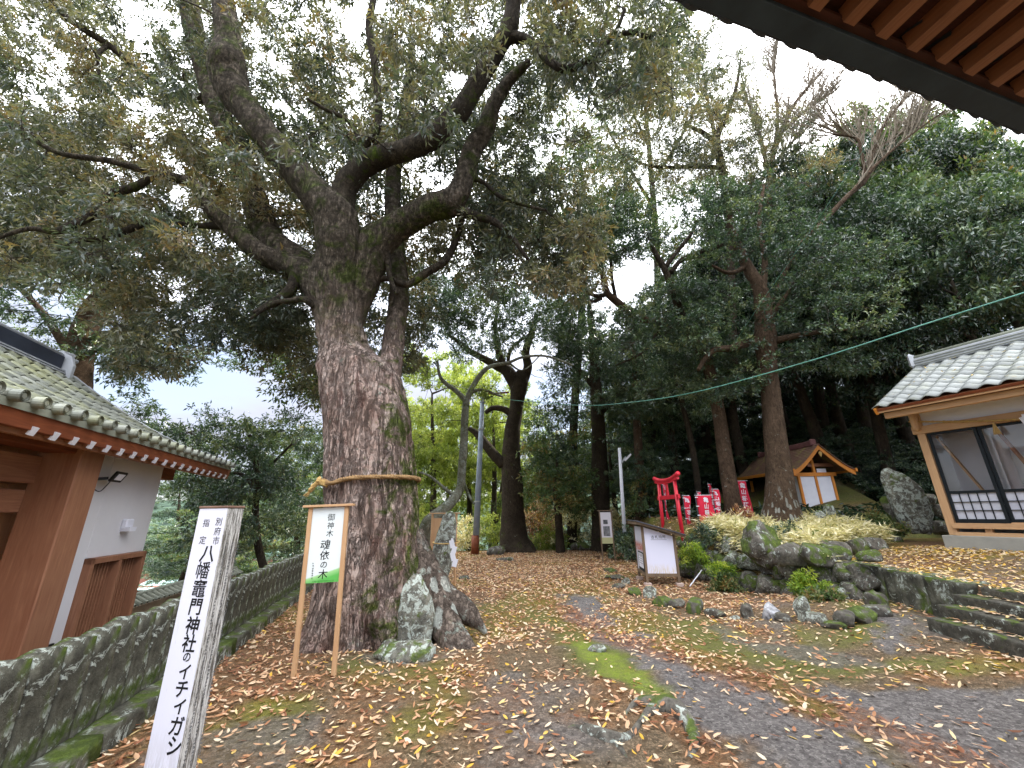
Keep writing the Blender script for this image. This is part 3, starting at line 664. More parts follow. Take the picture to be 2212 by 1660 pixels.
GL = [
    [(733, 700, 6.5, 60), (737, 620, 6.45, 84), (732, 540, 6.3, 92), (724, 474, 6.2, 92), (690, 430, 6.1, 74), (660, 395, 6.05, 64), (610, 335, 6.0, 60), (575, 294, 5.95, 58), (540, 245, 5.9, 58), (507, 203, 5.85, 64), (490, 150, 5.8, 76), (493, 95, 5.75, 52), (487, 40, 5.7, 46), (478, -40, 5.6, 42), (450, -160, 5.3, 36)],
    [(722, 710, 6.55, 56), (690, 625, 6.7, 70), (640, 565, 6.9, 66), (590, 530, 7.0, 62), (560, 460, 7.1, 54), (540, 400, 7.2, 50), (505, 310, 7.3, 46), (470, 235, 7.4, 46), (440, 135, 7.5, 44), (418, 60, 7.6, 40), (400, -40, 7.7, 34), (380, -140, 7.8, 26)],
    [(712, 690, 6.5, 50), (672, 602, 6.55, 62), (612, 570, 6.6, 50), (560, 545, 6.5, 44), (500, 492, 6.4, 36), (457, 455, 6.3, 30), (420, 400, 6.2, 24), (338, 376, 6.0, 17), (237, 348, 5.8, 13), (135, 333, 5.6, 11), (60, 300, 5.4, 8), (-30, 280, 5.2, 6)],
    [(338, 376, 6.0, 15), (290, 405, 5.9, 17), (237, 420, 5.8, 17), (203, 462, 5.7, 16), (160, 485, 5.6, 16), (118, 500, 5.5, 14), (60, 495, 5.4, 10), (-20, 520, 5.3, 7)],
    [(480, 488, 6.4, 18), (430, 488, 6.4, 12), (372, 481, 6.3, 13), (320, 480, 6.2, 14), (288, 492, 6.1, 15), (230, 515, 6.0, 13), (176, 520, 5.9, 11), (120, 545, 5.8, 7)],
    [(640, 580, 6.5, 26), (632, 620, 6.4, 24), (602, 648, 6.3, 20), (572, 664, 6.2, 14), (548, 676, 6.1, 8)],
    [(680, 662, 6.3, 16), (655, 647, 6.2, 14), (630, 650, 6.2, 13), (590, 656, 6.1, 10), (540, 690, 6.0, 6)],
    [(735, 520, 6.3, 70), (738, 440, 6.2, 56), (752, 395, 6.1, 50), (790, 355, 6.0, 50), (832, 336, 5.9, 46), (875, 325, 5.8, 44), (925, 305, 5.7, 46), (953, 285, 5.65, 48), (975, 262, 5.6, 44), (997, 237, 5.55, 42), (1037, 169, 5.4, 39), (1078, 101, 5.25, 38), (1100, 60, 5.15, 40), (1110, 0, 5.05, 32), (1118, -80, 4.9, 26), (1120, -180, 4.6, 18)],
    [(1100, 78, 5.2, 26), (1146, 90, 5.1, 18), (1183, 129, 5.05, 17), (1212, 148, 5.0, 16), (1240, 146, 5.0, 15), (1272, 134, 4.95, 13), (1305, 100, 4.9, 12), (1332, 65, 4.8, 10), (1350, 20, 4.7, 7)],
    [(1320, 80, 4.9, 8), (1366, 70, 4.8, 10), (1403, 80, 4.75, 9), (1450, 60, 4.7, 6)],
    [(745, 720, 6.55, 60), (770, 620, 6.65, 88), (800, 545, 6.6, 86), (830, 510, 6.55, 70), (868, 485, 6.5, 62), (925, 452, 6.4, 58), (965, 440, 6.35, 62), (988, 420, 6.3, 52), (1003, 385, 6.25, 44), (1020, 325, 6.2, 42), (1050, 275, 6.1, 40), (1068, 225, 6.0, 32), (1100, 175, 5.9, 24), (1142, 135, 5.8, 15)],
    [(975, 450, 6.4, 30), (1027, 467, 6.4, 20), (1068, 480, 6.4, 16), (1105, 512, 6.4, 12), (1140, 560, 6.4, 7)],
    [(1015, 385, 6.3, 14), (1045, 395, 6.3, 9), (1080, 425, 6.3, 9), (1120, 440, 6.3, 8), (1180, 455, 6.2, 6)],
    [(830, 900, 6.55, 50), (838, 820, 6.75, 56), (850, 740, 7.0, 46), (862, 640, 7.2, 42), (858, 560, 7.3, 38), (848, 470, 7.4, 34), (850, 380, 7.5, 32), (862, 300, 7.6, 26), (880, 200, 7.7, 20), (890, 100, 7.8, 14)],
    [(775, 370, 6.05, 24), (784, 320, 6.0, 19), (812, 285, 5.95, 17), (818, 240, 5.9, 15), (811, 152, 5.8, 15), (797, 60, 5.7, 15), (806, 0, 5.6, 14), (812, -80, 5.5, 12)],
    [(835, 540, 6.6, 16), (838, 570, 6.6, 14), (846, 611, 6.55, 12), (858, 636, 6.5, 8)],
    [(800, 612, 6.7, 14), (835, 602, 6.7, 13), (880, 615, 6.75, 15), (920, 590, 6.8, 17), (960, 565, 6.8, 17), (985, 520, 6.8, 14), (1000, 470, 6.7, 10)],
    [(440, 215, 7.4, 24), (372, 205, 7.2, 15), (325, 172, 7.0, 13), (281, 135, 6.8, 14), (233, 96, 6.6, 14), (190, 70, 6.4, 14), (152, 44, 6.3, 14), (101, 0, 6.1, 12), (40, -60, 5.9, 10)],
    [(233, 98, 6.6, 10), (213, 118, 6.5, 7), (214, 165, 6.5, 5)],
    [(790, 350, 6.0, 12), (760, 270, 5.9, 10), (700, 235, 5.8, 8), (665, 215, 5.7, 6)],
]
inv = TB; nodes, nr = [], []
for kk, l in enumerate(GL):
    p, r = trace(l); big = l[0][3] > 40
    limb_obj('limb', p - inv, r, M_['bark_great' if big and kk in (0, 1, 2, 10, 13) else 'bark_limb'], great, 20 if big else 10, .13 if big else .09, 80 + kk)
    nodes.append(p[3:]); nr.append(r[3:])
# mossy burl on the great limb
p = P(492, 145, 5.72); acc = new_acc()
pp, r_ = trace([(480, 190, 5.78, 10), (484, 165, 5.75, 52), (490, 140, 5.72, 62), (497, 112, 5.7, 48), (500, 90, 5.75, 10)], 14)
limb_obj('burl', pp - inv, r_, M_['bark_great'], great, 16, .3, 5)
GAPS = [(800, 30, 46), (768, 60, 34), (690, 30, 26), (1240, 205, 26), (1225, 255, 24), (290, 30, 34), (262, 8, 22), (420, 400, 26), (640, 30, 14), (1055, 340, 18), (850, 400, 20), (1205, 330, 26), (30, 80, 18), (108, 70, 18), (480, 880, 120), (560, 905, 100), (370, 870, 60), (610, 800, 50), (980, 600, 26), (640, 980, 60)]
rng = np.random.default_rng(11)
keep_low = lambda u, v: v < 640 + .0 * u or (u < 640 and v < 815 - .0 * u and not (u < 330 and v > 560 + .3 * u))
regs = [(-120, 760, -200, 330, 6.2, 10, 420), (-120, 760, -200, 330, 4.4, 6.2, 22), (-120, 640, 260, 560, 6.6, 10, 290), (-120, 560, 260, 560, 4.8, 6.0, 18), (250, 680, 540, 800, 6.4, 10, 150), (640, 1250, -220, 330, 6.0, 10.5, 420), (640, 1250, -220, 330, 4.0, 5.2, 14),
        (1150, 1480, -160, 210, 4.6, 8.0, 130), (760, 1130, 300, 560, 6.9, 10, 95), (600, 720, 330, 640, 7, 9, 30), (1000, 1280, 380, 620, 6.5, 9, 100), (-150, 260, 420, 620, 5.5, 9, 60), (560, 700, 700, 880, 7.5, 9.5, 26), (780, 930, 540, 800, 8.5, 11.5, 60), (700, 1200, 100, 600, 8.5, 12, 170), (-100, 700, -150, 560, 8.5, 12, 150)]
cl = clump_field(regs, rng, GAPS)
# the canopy that hangs over the visitor's head, out of the picture
oh = np.stack([rng.uniform(-8, 4, 50), rng.uniform(-1, 4.5, 50), rng.uniform(10, 14, 50)], 1); cl = np.vstack([cl, oh])
acc = new_acc(); grow(np.vstack(nodes), np.concatenate(nr), cl, rng, acc, rk=.012, r1=.005, sag=.06)
acc['v'] = [v - inv for v in acc['v']]; tag(link('twigs', acc_mesh('twigs', acc), M_['twig'], great, smooth=True), kind='stuff')
cr_ = np.clip(fbm(cl * .6, 2, 4) * 1.9 - .5 + rng.normal(0, .12, len(cl)), .02, .98)
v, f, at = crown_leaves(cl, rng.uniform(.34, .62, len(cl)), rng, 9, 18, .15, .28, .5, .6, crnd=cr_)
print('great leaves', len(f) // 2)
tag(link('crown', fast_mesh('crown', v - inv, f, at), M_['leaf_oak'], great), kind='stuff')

twiglets('fine_twigs', great, inv, M_['twig'], .006)
# ================================================================== other traced trees
# old tree behind the gate, with a sawn limb
full_tree('old_tree', 'old leaning tree with a sawn-off limb stub, behind the ridge of the gate roof', 'tree', [
    [(130, 1300, 13, 70), (150, 960, 13, 62), (160, 870, 13, 58), (168, 780, 13, 52), (190, 700, 13, 46), (215, 655, 13, 42), (255, 625, 12.9, 34)],
    [(250, 632, 12.9, 36), (280, 628, 12.8, 34), (312, 631, 12.7, 32)],
    [(250, 630, 13, 18), (262, 600, 13, 16), (262, 560, 13, 12), (285, 520, 13, 8)],
    [(185, 735, 13, 14), (230, 722, 13, 15), (280, 718, 13, 12), (330, 705, 13, 9), (370, 715, 13, 6)],
    [(185, 745, 13, 12), (215, 756, 13, 15), (240, 740, 13, 14), (250, 720, 13, 12)],
    [(240, 745, 13, 9), (300, 742, 13, 7), (360, 765, 13, 5), (420, 780, 13, 4)],
    [(230, 690, 13, 9), (260, 710, 13, 8), (285, 730, 13, 6)],
    [(170, 800, 13, 20), (110, 700, 13, 14), (60, 640, 13, 10), (10, 600, 13, 7)]],
    [(-80, 320, 520, 800, 11, 15, 130), (250, 480, 740, 980, 12, 16, 40), (380, 640, 560, 800, 12, 16, 55), (-80, 160, 460, 560, 11, 15, 30)],
    'bark_brown', 'leaf_deep', 301, (.5, .9), .17, .34, 8, 15, gaps=[(370, 870, 60), (460, 860, 70), (640, 880, 60), (350, 740, 30)], flat=.4)
# dark tree left of the oak, behind the stone fence
full_tree('broadleaf_tree', 'round dark-leaved tree rising beyond the stone fence between white post and oak', 'tree', [
    [(570, 1230, 13, 16), (556, 1170, 13, 15), (552, 1100, 13, 13), (556, 1030, 13, 12), (545, 960, 13, 8), (530, 920, 13, 5)],
    [(556, 1070, 13, 10), (530, 1030, 13, 8), (490, 1025, 13, 6), (450, 1060, 13, 4)], [(556, 1030, 13, 9), (590, 1000, 13, 6), (630, 960, 13, 4)]],
    [(400, 640, 895, 1080, 11.5, 15, 95), (410, 600, 1030, 1190, 11.5, 15, 70), (600, 700, 1080, 1200, 13, 17, 30), (640, 705, 880, 1000, 14, 17, 16), (440, 520, 1080, 1200, 12, 14, 12)],
    'bark_dark', 'leaf_deep', 302, (.42, .7), .15, .34, 8, 15, gaps=[(640, 1000, 30), (480, 890, 20)])
full_tree('shade_tree', 'tall thin-stemmed tree standing behind the dark tree beyond the fence', 'tree', [
    [(440, 1180, 17, 12), (500, 1080, 17, 10), (560, 1000, 17, 8), (600, 930, 17, 5)]],
    [(560, 710, 930, 1080, 16, 20, 30), (350, 420, 960, 1060, 17, 20, 10), (690, 712, 800, 900, 14, 15, 8), (600, 710, 780, 860, 10, 13, 14)], 'bark_dark', 'leaf_mid', 303, (.5, .8), .17, .32, 8, 15)
# second big tree at the end of the path
full_tree('camphor_tree', 'dark forked tree with flared foot at the far end of the leafy path', 'tree', [
    [(1116, 1205, 19.2, 105), (1114, 1185, 19.2, 82), (1110, 1160, 19.2, 62), (1108, 1110, 19.2, 50), (1106, 1040, 19.2, 46), (1104, 985, 19.2, 40), (1107, 930, 19.2, 34), (1116, 875, 19.2, 30), (1122, 830, 19.2, 38), (1130, 805, 19.2, 28)],
    [(1124, 835, 19.2, 26), (1140, 795, 19.2, 20), (1136, 760, 19.2, 17), (1148, 720, 19.2, 14), (1160, 680, 19.2, 9)],
    [(1118, 835, 19.2, 34), (1096, 802, 19.2, 27), (1072, 790, 19.2, 20), (1050, 778, 19.2, 16), (1012, 757, 19.2, 13), (985, 735, 19.2, 9), (960, 720, 19.2, 6)],
    [(1096, 802, 19.2, 18), (1080, 772, 19.2, 16), (1074, 740, 19.2, 13), (1070, 700, 19.2, 9), (1078, 650, 19.2, 6)],
    [(1096, 795, 19.2, 8), (1102, 760, 19.2, 8), (1125, 735, 19.2, 6), (1150, 725, 19.2, 5)],
    [(1088, 1005, 19.2, 24), (1065, 980, 19.2, 22), (1045, 955, 19.2, 19), (1028, 935, 19.2, 15), (1012, 925, 19.2, 9)],
    [(1108, 898, 19.2, 18), (1090, 885, 19.2, 14), (1065, 882, 19.2, 11), (1048, 892, 19.2, 9)],
    [(1112, 1195, 18.8, 40), (1090, 1188, 18.6, 22), (1072, 1192, 18.4, 10)], [(1125, 1190, 18.8, 36), (1142, 1192, 18.6, 20), (1155, 1198, 18.4, 8)]],
    [(850, 1260, 590, 740, 14.5, 19, 120), (960, 1190, 620, 775, 16, 21, 80), (870, 1060, 560, 700, 14, 18, 50), (1160, 1290, 560, 760, 16, 20, 60), (1180, 1240, 700, 840, 17, 20, 26)],
    'bark_dark', 'leaf_deep', 304, (.5, .8), .17, .33, 8, 16, gaps=[(1180, 770, 24), (1110, 800, 40)])
# slim pale pruned tree
full_tree('pruned_tree', 'slender pale lichened tree with bare twisted arms, between oak and utility pole', 'tree', [
    [(922, 1205, 11, 30), (916, 1160, 11, 30), (925, 1130, 11, 28), (950, 1108, 11.3, 25), (975, 1085, 11.6, 21), (994, 1055, 12, 19), (998, 1010, 12, 18), (1002, 960, 12, 17), (1004, 900, 12, 16), (1008, 862, 12, 15)],
    [(1008, 868, 12, 13), (985, 845, 12, 11), (964, 830, 12, 9), (950, 812, 12, 7), (945, 780, 12, 5)],
    [(1008, 865, 12, 13), (1020, 838, 12, 12), (1040, 808, 12, 11), (1060, 792, 12, 9), (1098, 784, 12, 7), (1130, 772, 12, 6), (1180, 770, 12, 5), (1240, 790, 12, 3)],
    [(1098, 784, 12, 6), (1130, 800, 12, 3), (1170, 765, 12, 3)],
    [(1012, 850, 12, 8), (1040, 842, 12, 6), (1070, 852, 12, 6), (1086, 858, 12, 4)],
    [(985, 1075, 11.7, 9), (960, 1055, 11.7, 7), (930, 1030, 11.8, 5), (905, 1020, 11.8, 4)],
    [(1000, 1040, 12, 8), (1015, 1075, 12, 6), (1025, 1090, 12, 4)]],
    [(900, 960, 820, 1000, 12, 14, 12), (1030, 1075, 835, 860, 11.8, 12.3, 5), (880, 930, 1020, 1110, 11.5, 13, 8)],
    'bark_pale', 'leaf_bright', 305, (.3, .5), .12, .35, 6, 12, seg=10)
# tall tree in front of the little shrine
full_tree('straight_tree', 'tall straight tree with white lichen on its foot, in front of the small orange shrine', 'tree', [
    [(1692, 1150, 11.5, 100), (1690, 1122, 11.5, 84), (1688, 1095, 11.5, 68), (1686, 1060, 11.5, 58), (1682, 1010, 11.5, 50), (1674, 940, 11.5, 43), (1666, 860, 11.5, 38), (1659, 800, 11.5, 36), (1654, 740, 11.5, 42), (1652, 700, 11.5, 38), (1643, 630, 11.5, 30), (1622, 590, 11.5, 24), (1606, 560, 11.5, 20), (1588, 515, 11.5, 16), (1575, 460, 11.5, 10), (1570, 400, 11.5, 6)],
    [(1638, 742, 11.5, 22), (1612, 742, 11.3, 18), (1580, 752, 11.1, 15), (1546, 756, 11, 13), (1525, 772, 11, 11), (1508, 800, 11, 8)],
    [(1665, 740, 11.5, 18), (1700, 730, 11.3, 14), (1740, 722, 11.2, 11), (1783, 716, 11, 8), (1830, 712, 10.9, 5)],
    [(1646, 650, 11.5, 14), (1652, 560, 11.5, 12), (1640, 480, 11.5, 9), (1650, 400, 11.5, 6)],
    [(1615, 575, 11.5, 12), (1575, 590, 11.4, 9), (1530, 570, 11.3, 6)], [(1660, 690, 11.5, 12), (1690, 650, 11.3, 9), (1710, 620, 11.2, 5)]],
    [(1470, 1780, 390, 560, 9.5, 13, 95), (1640, 1930, 520, 720, 9.5, 13, 110), (1560, 1660, 740, 860, 11, 13.5, 30), (1690, 1860, 700, 800, 10.5, 13, 30)],
    'bark_cedar', 'leaf_deep', 306, (.45, .75), .12, .4, 9, 16, gaps=[(1590, 610, 46), (1600, 650, 40), (1540, 590, 34)], flat=.22, droop=.1, amp=.05)
full_tree('leaning_tree', 'leaning tree that arches left with black curved limbs, behind the red banners', 'tree', [
    [(1592, 1150, 12.6, 54), (1588, 1115, 12.6, 42), (1580, 1070, 12.6, 34), (1570, 1010, 12.6, 31), (1561, 950, 12.6, 28), (1552, 890, 12.6, 26), (1540, 830, 12.6, 25), (1524, 775, 12.6, 24), (1505, 740, 12.4, 24), (1480, 706, 12.2, 21), (1442, 697, 12, 18), (1400, 694, 11.9, 16), (1360, 674, 11.8, 16), (1330, 650, 11.7, 17), (1312, 633, 11.7, 14), (1303, 600, 11.7, 12), (1296, 560, 11.7, 9)],
    [(1312, 636, 11.7, 11), (1290, 640, 11.7, 9), (1266, 632, 11.7, 7)], [(1300, 645, 11.7, 8), (1280, 652, 11.7, 7), (1264, 650, 11.7, 4)],
    [(1458, 640, 11.8, 16), (1447, 610, 11.8, 15), (1432, 575, 11.8, 13), (1412, 540, 11.8, 10), (1404, 505, 11.8, 7)],
    [(1436, 580, 11.8, 11), (1462, 545, 11.7, 9), (1490, 510, 11.6, 7), (1505, 480, 11.6, 5)],
    [(1448, 590, 11.8, 10), (1475, 560, 11.8, 10), (1520, 542, 11.8, 9), (1560, 530, 11.8, 7), (1590, 515, 11.8, 5)],
    [(1490, 715, 12.3, 14), (1468, 670, 12, 16), (1458, 640, 11.8, 15)],
    [(1330, 645, 11.7, 8), (1322, 600, 11.7, 7), (1318, 540, 11.7, 5)], [(1430, 700, 12, 6), (1390, 760, 12, 5), (1330, 790, 12, 3)]],
    [(1340, 1600, 610, 760, 10.5, 13, 110), (1240, 1420, 440, 560, 10.5, 13, 80), (1380, 1560, 730, 860, 12, 14.5, 46), (1150, 1320, 470, 600, 11, 14, 70), (1500, 1560, 780, 850, 12.2, 13.4, 14)],
    'bark_brown', 'leaf_deep', 307, (.45, .7), .12, .38, 9, 16, gaps=[(1380, 590, 36), (1350, 610, 34), (1395, 560, 22)], flat=.25, droop=.1, bark2='bark_dark')
full_tree('shade_tree', 'broad dark trunk beside the thin white notice board at the path end', 'tree', [
    [(1304, 1205, 19, 64), (1302, 1180, 19, 52), (1299, 1120, 19, 42), (1296, 1040, 19, 38), (1294, 960, 19, 32), (1290, 880, 19, 28), (1284, 800, 19, 22), (1280, 720, 19, 16), (1270, 640, 19, 9)],
    [(1290, 900, 19, 14), (1330, 860, 19, 10), (1360, 830, 19, 6)], [(1284, 840, 19, 12), (1250, 800, 19, 8), (1215, 780, 19, 5)]],
    [(1190, 1420, 720, 900, 16, 21, 120), (1200, 1300, 620, 740, 16, 20, 30), (1140, 1250, 880, 1010, 18, 22, 46), (1330, 1460, 880, 1010, 17, 21, 40)], 'bark_dark', 'leaf_deep', 308, (.55, .85), .18, .34, 8, 15)
full_tree('young_tree', 'small round evergreen on a short dark stem at the end of the path', 'tree', [
    [(1211, 1196, 18.5, 22), (1208, 1150, 18.5, 17), (1205, 1100, 18.5, 16), (1200, 1050, 18.5, 11), (1205, 990, 18.5, 7)]],
    [(1135, 1275, 940, 1110, 17, 20, 80)], 'bark_dark', 'leaf_mid', 309, (.5, .75), .17, .36, 8, 14)
full_tree('shade_tree', 'slim dark trunk right behind the white lamp pole', 'tree', [
    [(1388, 1170, 17, 34), (1386, 1110, 17, 25), (1382, 1020, 17, 21), (1376, 920, 17, 17), (1372, 820, 17, 12), (1368, 740, 17, 8)]],
    [(1320, 1440, 780, 900, 15.5, 18, 40)], 'bark_brown', 'leaf_deep', 310, (.5, .8), .17, .34, 8, 14)
full_tree('shade_tree', 'thin slanting trunk between the torii and the straight tree, deep in shade', 'tree', [
    [(1512, 1110, 16, 14), (1505, 1030, 16, 13), (1492, 950, 16, 12), (1476, 880, 16, 11), (1462, 820, 16, 9), (1450, 770, 16, 7)], [(1484, 915, 16, 7), (1470, 860, 16, 6), (1474, 815, 16, 5)]],
    [(1420, 1540, 760, 900, 15, 18, 44)], 'bark_dark', 'leaf_deep', 311, (.45, .7), .15, .34, 8, 14, gaps=[(1440, 800, 16)])
# loose yellow-green crowns behind the oak
full_tree('loose_tree', 'tall yellow-green tree showing between the oak limbs and the leafless tree', 'tree', [
    [(1235, 1185, 21, 22), (1240, 900, 21, 18), (1255, 700, 21, 16), (1262, 560, 21, 13), (1262, 430, 21, 10), (1250, 330, 21, 6)],
    [(1262, 540, 21, 8), (1210, 440, 21, 6), (1190, 380, 21, 4)], [(1262, 500, 21, 8), (1330, 400, 21, 6), (1390, 330, 21, 3)]],
    [(1195, 1360, 225, 480, 17, 22, 130), (1040, 1230, 330, 560, 16, 21, 80), (1290, 1480, 330, 560, 17, 21, 100)], 'bark_dark', 'leaf_mid', 312, (.6, .95), .19, .3, 8, 14, gaps=[(1180, 310, 34), (1330, 300, 24)])
full_tree('loose_tree', 'thin-crowned tree whose dark arms reach across the sky right of the oak', 'tree', [
    [(1585, 800, 15, 16), (1580, 600, 15, 15), (1575, 500, 15, 15), (1565, 400, 15, 18), (1556, 350, 15, 17), (1548, 300, 15, 15), (1570, 250, 15, 10), (1590, 190, 15, 7), (1600, 130, 15, 4)],
    [(1556, 362, 15, 11), (1500, 360, 14.8, 9), (1440, 362, 14.6, 8), (1390, 355, 14.4, 6), (1340, 330, 14.2, 4)], [(1548, 310, 15, 12), (1520, 288, 15, 10), (1480, 270, 15, 6)],
    [(1546, 300, 15, 9), (1530, 230, 15, 6), (1520, 160, 15, 4)]],
    [(1310, 1640, 90, 360, 12.5, 16, 200), (1420, 1640, 300, 430, 12.5, 16, 90), (1370, 1560, 20, 260, 11, 14, 110), (1600, 1800, 230, 420, 13, 17, 80), (1290, 1400, 150, 420, 11, 15, 70)], 'bark_dark', 'leaf_oak', 313, (.45, .8), .13, .32, 9, 14, flat=.35, rk=.018, r1=.008)
full_tree('tall_tree', 'tall thin-leaved tree filling the sky between oak crown and dark eave', 'tree', [
    [(1400, 1130, 22, 16), (1410, 900, 22, 15), (1420, 600, 22, 14), (1410, 420, 22, 12), (1400, 300, 22, 9), (1390, 180, 22, 6)],
    [(1412, 450, 22, 8), (1340, 330, 22, 6), (1290, 230, 22, 4)], [(1408, 400, 22, 8), (1480, 280, 22, 6), (1530, 170, 22, 4)], [(1402, 320, 22, 6), (1350, 200, 22, 4), (1330, 100, 22, 3)]],
    [(1220, 1580, 110, 560, 18, 23, 250), (1120, 1300, 150, 420, 18, 23, 60)], 'bark_dark', 'leaf_mid', 314, (.6, 1.0), .16, .3, 8, 13, flat=.4, gaps=[(1245, 235, 40), (1215, 300, 30), (1700, 160, 60)])
# leafless trees against the bright sky
def bare_tree(label, limbs, n, spread, seed, twig='twig_pale'):
    r = np.random.default_rng(seed); tr = [trace(l) for l in limbs]; b = tr[0][0][0]
    root = thing('leafless_tree', label, 'tree', tuple(b), group=None)
    for k_, (p, ra) in enumerate(tr): limb_obj('trunk' if k_ == 0 else 'limb', p - b, ra, M_['bark_brown'], root, 8, .05, seed + k_)
    acc = new_acc()
    for (p, ra) in tr:
        for s_ in range(n):
            i_ = int(r.uniform(.35, .99) * (len(p) - 1)); a = p[i_]; d = unit(p[min(i_ + 1, len(p) - 1)] - p[max(i_ - 1, 0)])
            d = unit(d + r.standard_normal(3) * spread + np.array([0, 0, .45])); Ln = r.uniform(1.2, 3.4)
            t = np.linspace(0, 1, 7)[:, None]; q = a + d * Ln * t + np.array([0, 0, .25]) * t * t * Ln + r.standard_normal((7, 3)) * .03 * Ln * t
            add_quads(acc, *tube_arrays(q, np.linspace(.03, .010, 7), 4, False)[:2])
            for s2 in range(8):
                i2 = r.integers(1, 6); d2 = unit(unit(q[i2] - q[i2 - 1]) + r.standard_normal(3) * .45 + np.array([0, 0, .2])); L2 = r.uniform(.4, 1.2)
                q2 = q[i2] + d2 * L2 * np.linspace(0, 1, 4)[:, None] + r.standard_normal((4, 3)) * .02
                add_quads(acc, *tube_arrays(q2, np.linspace(.016, .007, 4), 3, False)[:2])
    acc['v'] = [v - b for v in acc['v']]; tag(link('twigs', acc_mesh('twigs', acc), M_[twig], root), kind='stuff'); return root
bare_tree('leafless pale tree fanning fine branches against the brightest sky', [
    [(1655, 800, 17, 12), (1660, 620, 17, 12), (1662, 480, 17, 12), (1664, 380, 17, 12), (1672, 330, 17, 11), (1690, 280, 17, 10), (1720, 220, 17, 7), (1780, 150, 17, 4)],
    [(1664, 400, 17, 10), (1650, 330, 17, 8), (1630, 260, 17, 6), (1600, 180, 17, 4)], [(1670, 340, 17, 8), (1680, 250, 17, 6), (1672, 160, 17, 4), (1680, 90, 17, 3)],
    [(1690, 285, 17, 7), (1740, 240, 17, 5), (1800, 200, 17, 3)], [(1664, 370, 17, 7), (1700, 320, 17, 5), (1760, 260, 17, 3)]], 34, .30, 401)
bare_tree('leafless leaning tree with long grey stems below the dark eave', [
    [(1640, 720, 12, 8), (1718, 545, 12.2, 9), (1780, 478, 12.4, 10), (1830, 425, 12.5, 10), (1871, 386, 12.6, 10), (1885, 330, 12.6, 9), (1910, 270, 12.6, 7), (1950, 220, 12.6, 5), (1985, 190, 12.6, 3)],
    [(1871, 386, 12.6, 7), (1860, 330, 12.6, 6), (1850, 300, 12.6, 5), (1800, 290, 12.6, 3)], [(1830, 425, 12.5, 7), (1900, 350, 12.3, 6), (1970, 290, 12.2, 4), (2040, 240, 12, 3)],
    [(1890, 320, 12.6, 6), (1930, 300, 12.5, 5), (1990, 250, 12.4, 3)]], 22, .34, 402)

# ------------------------------------------------------------------ forest on the hill and beyond the path: shared crowns
def proto_tree(seed, kind):
    r = np.random.default_rng(seed)
    H, W = 9.0, 3.6; n = 105
    d = unit(r.standard_normal((n, 3))); rad = r.uniform(.45, 1, n) ** .6
    c = d * rad[:, None] * np.array([W, W, 3.3]) ; c[:, 2] += 6.4; c[:, :2] *= (1 + .25 * (fbm(c * .5, 2, seed) - .5))[:, None]
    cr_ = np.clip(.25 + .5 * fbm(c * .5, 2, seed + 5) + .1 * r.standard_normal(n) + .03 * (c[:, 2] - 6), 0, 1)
    v, f, at = crown_leaves(c, r.uniform(.5, .95, n), r, 12, 20, .17, .36, .1, .2, crnd=cr_)
    crown = fast_mesh('crown', v, f, at)
    acc = new_acc(); t = np.linspace(0, 1, 10)
    tp = np.stack([.25 * np.sin(t * 4 + seed), .25 * np.sin(t * 3 + 2 * seed), t * 7.6 - .5], 1)
    add_quads(acc, *rough_tube(tp, np.linspace(.26, .06, 10) * (1 + .6 * (t < .05)), 9, .1, seed)); grow(tp[3:], np.full(7, .12), c[::3], r, acc, rk=.02, r1=.01)
    trunk = acc_mesh('trunk', acc); trunk.materials.append(M_['bark_dark'])
    return crown, trunk
PROT = [proto_tree(s_, 0) for s_ in (501, 502, 503)]
crowns = {}
def forest_tree(name, label, x, y, h, wd, k, leafm, group, rz, z=None, cat='tree'):
    c, t = PROT[k]
    if (k, leafm) not in crowns:
        cc = c.copy(); cc.materials.append(M_[leafm]); crowns[(k, leafm)] = cc
    z = hz1(x, y) if z is None else z
    root = thing(name, label, cat, (x, y, z - .1), rz, group)
    root.scale = (wd / 7.4, wd / 7.4, h / 9.8)
    a = bpy.data.objects.new('trunk', t); COL.objects.link(a); a.parent = root
    b = bpy.data.objects.new('crown', crowns[(k, leafm)]); COL.objects.link(b); b.parent = root
    return root
r = np.random.default_rng(77)
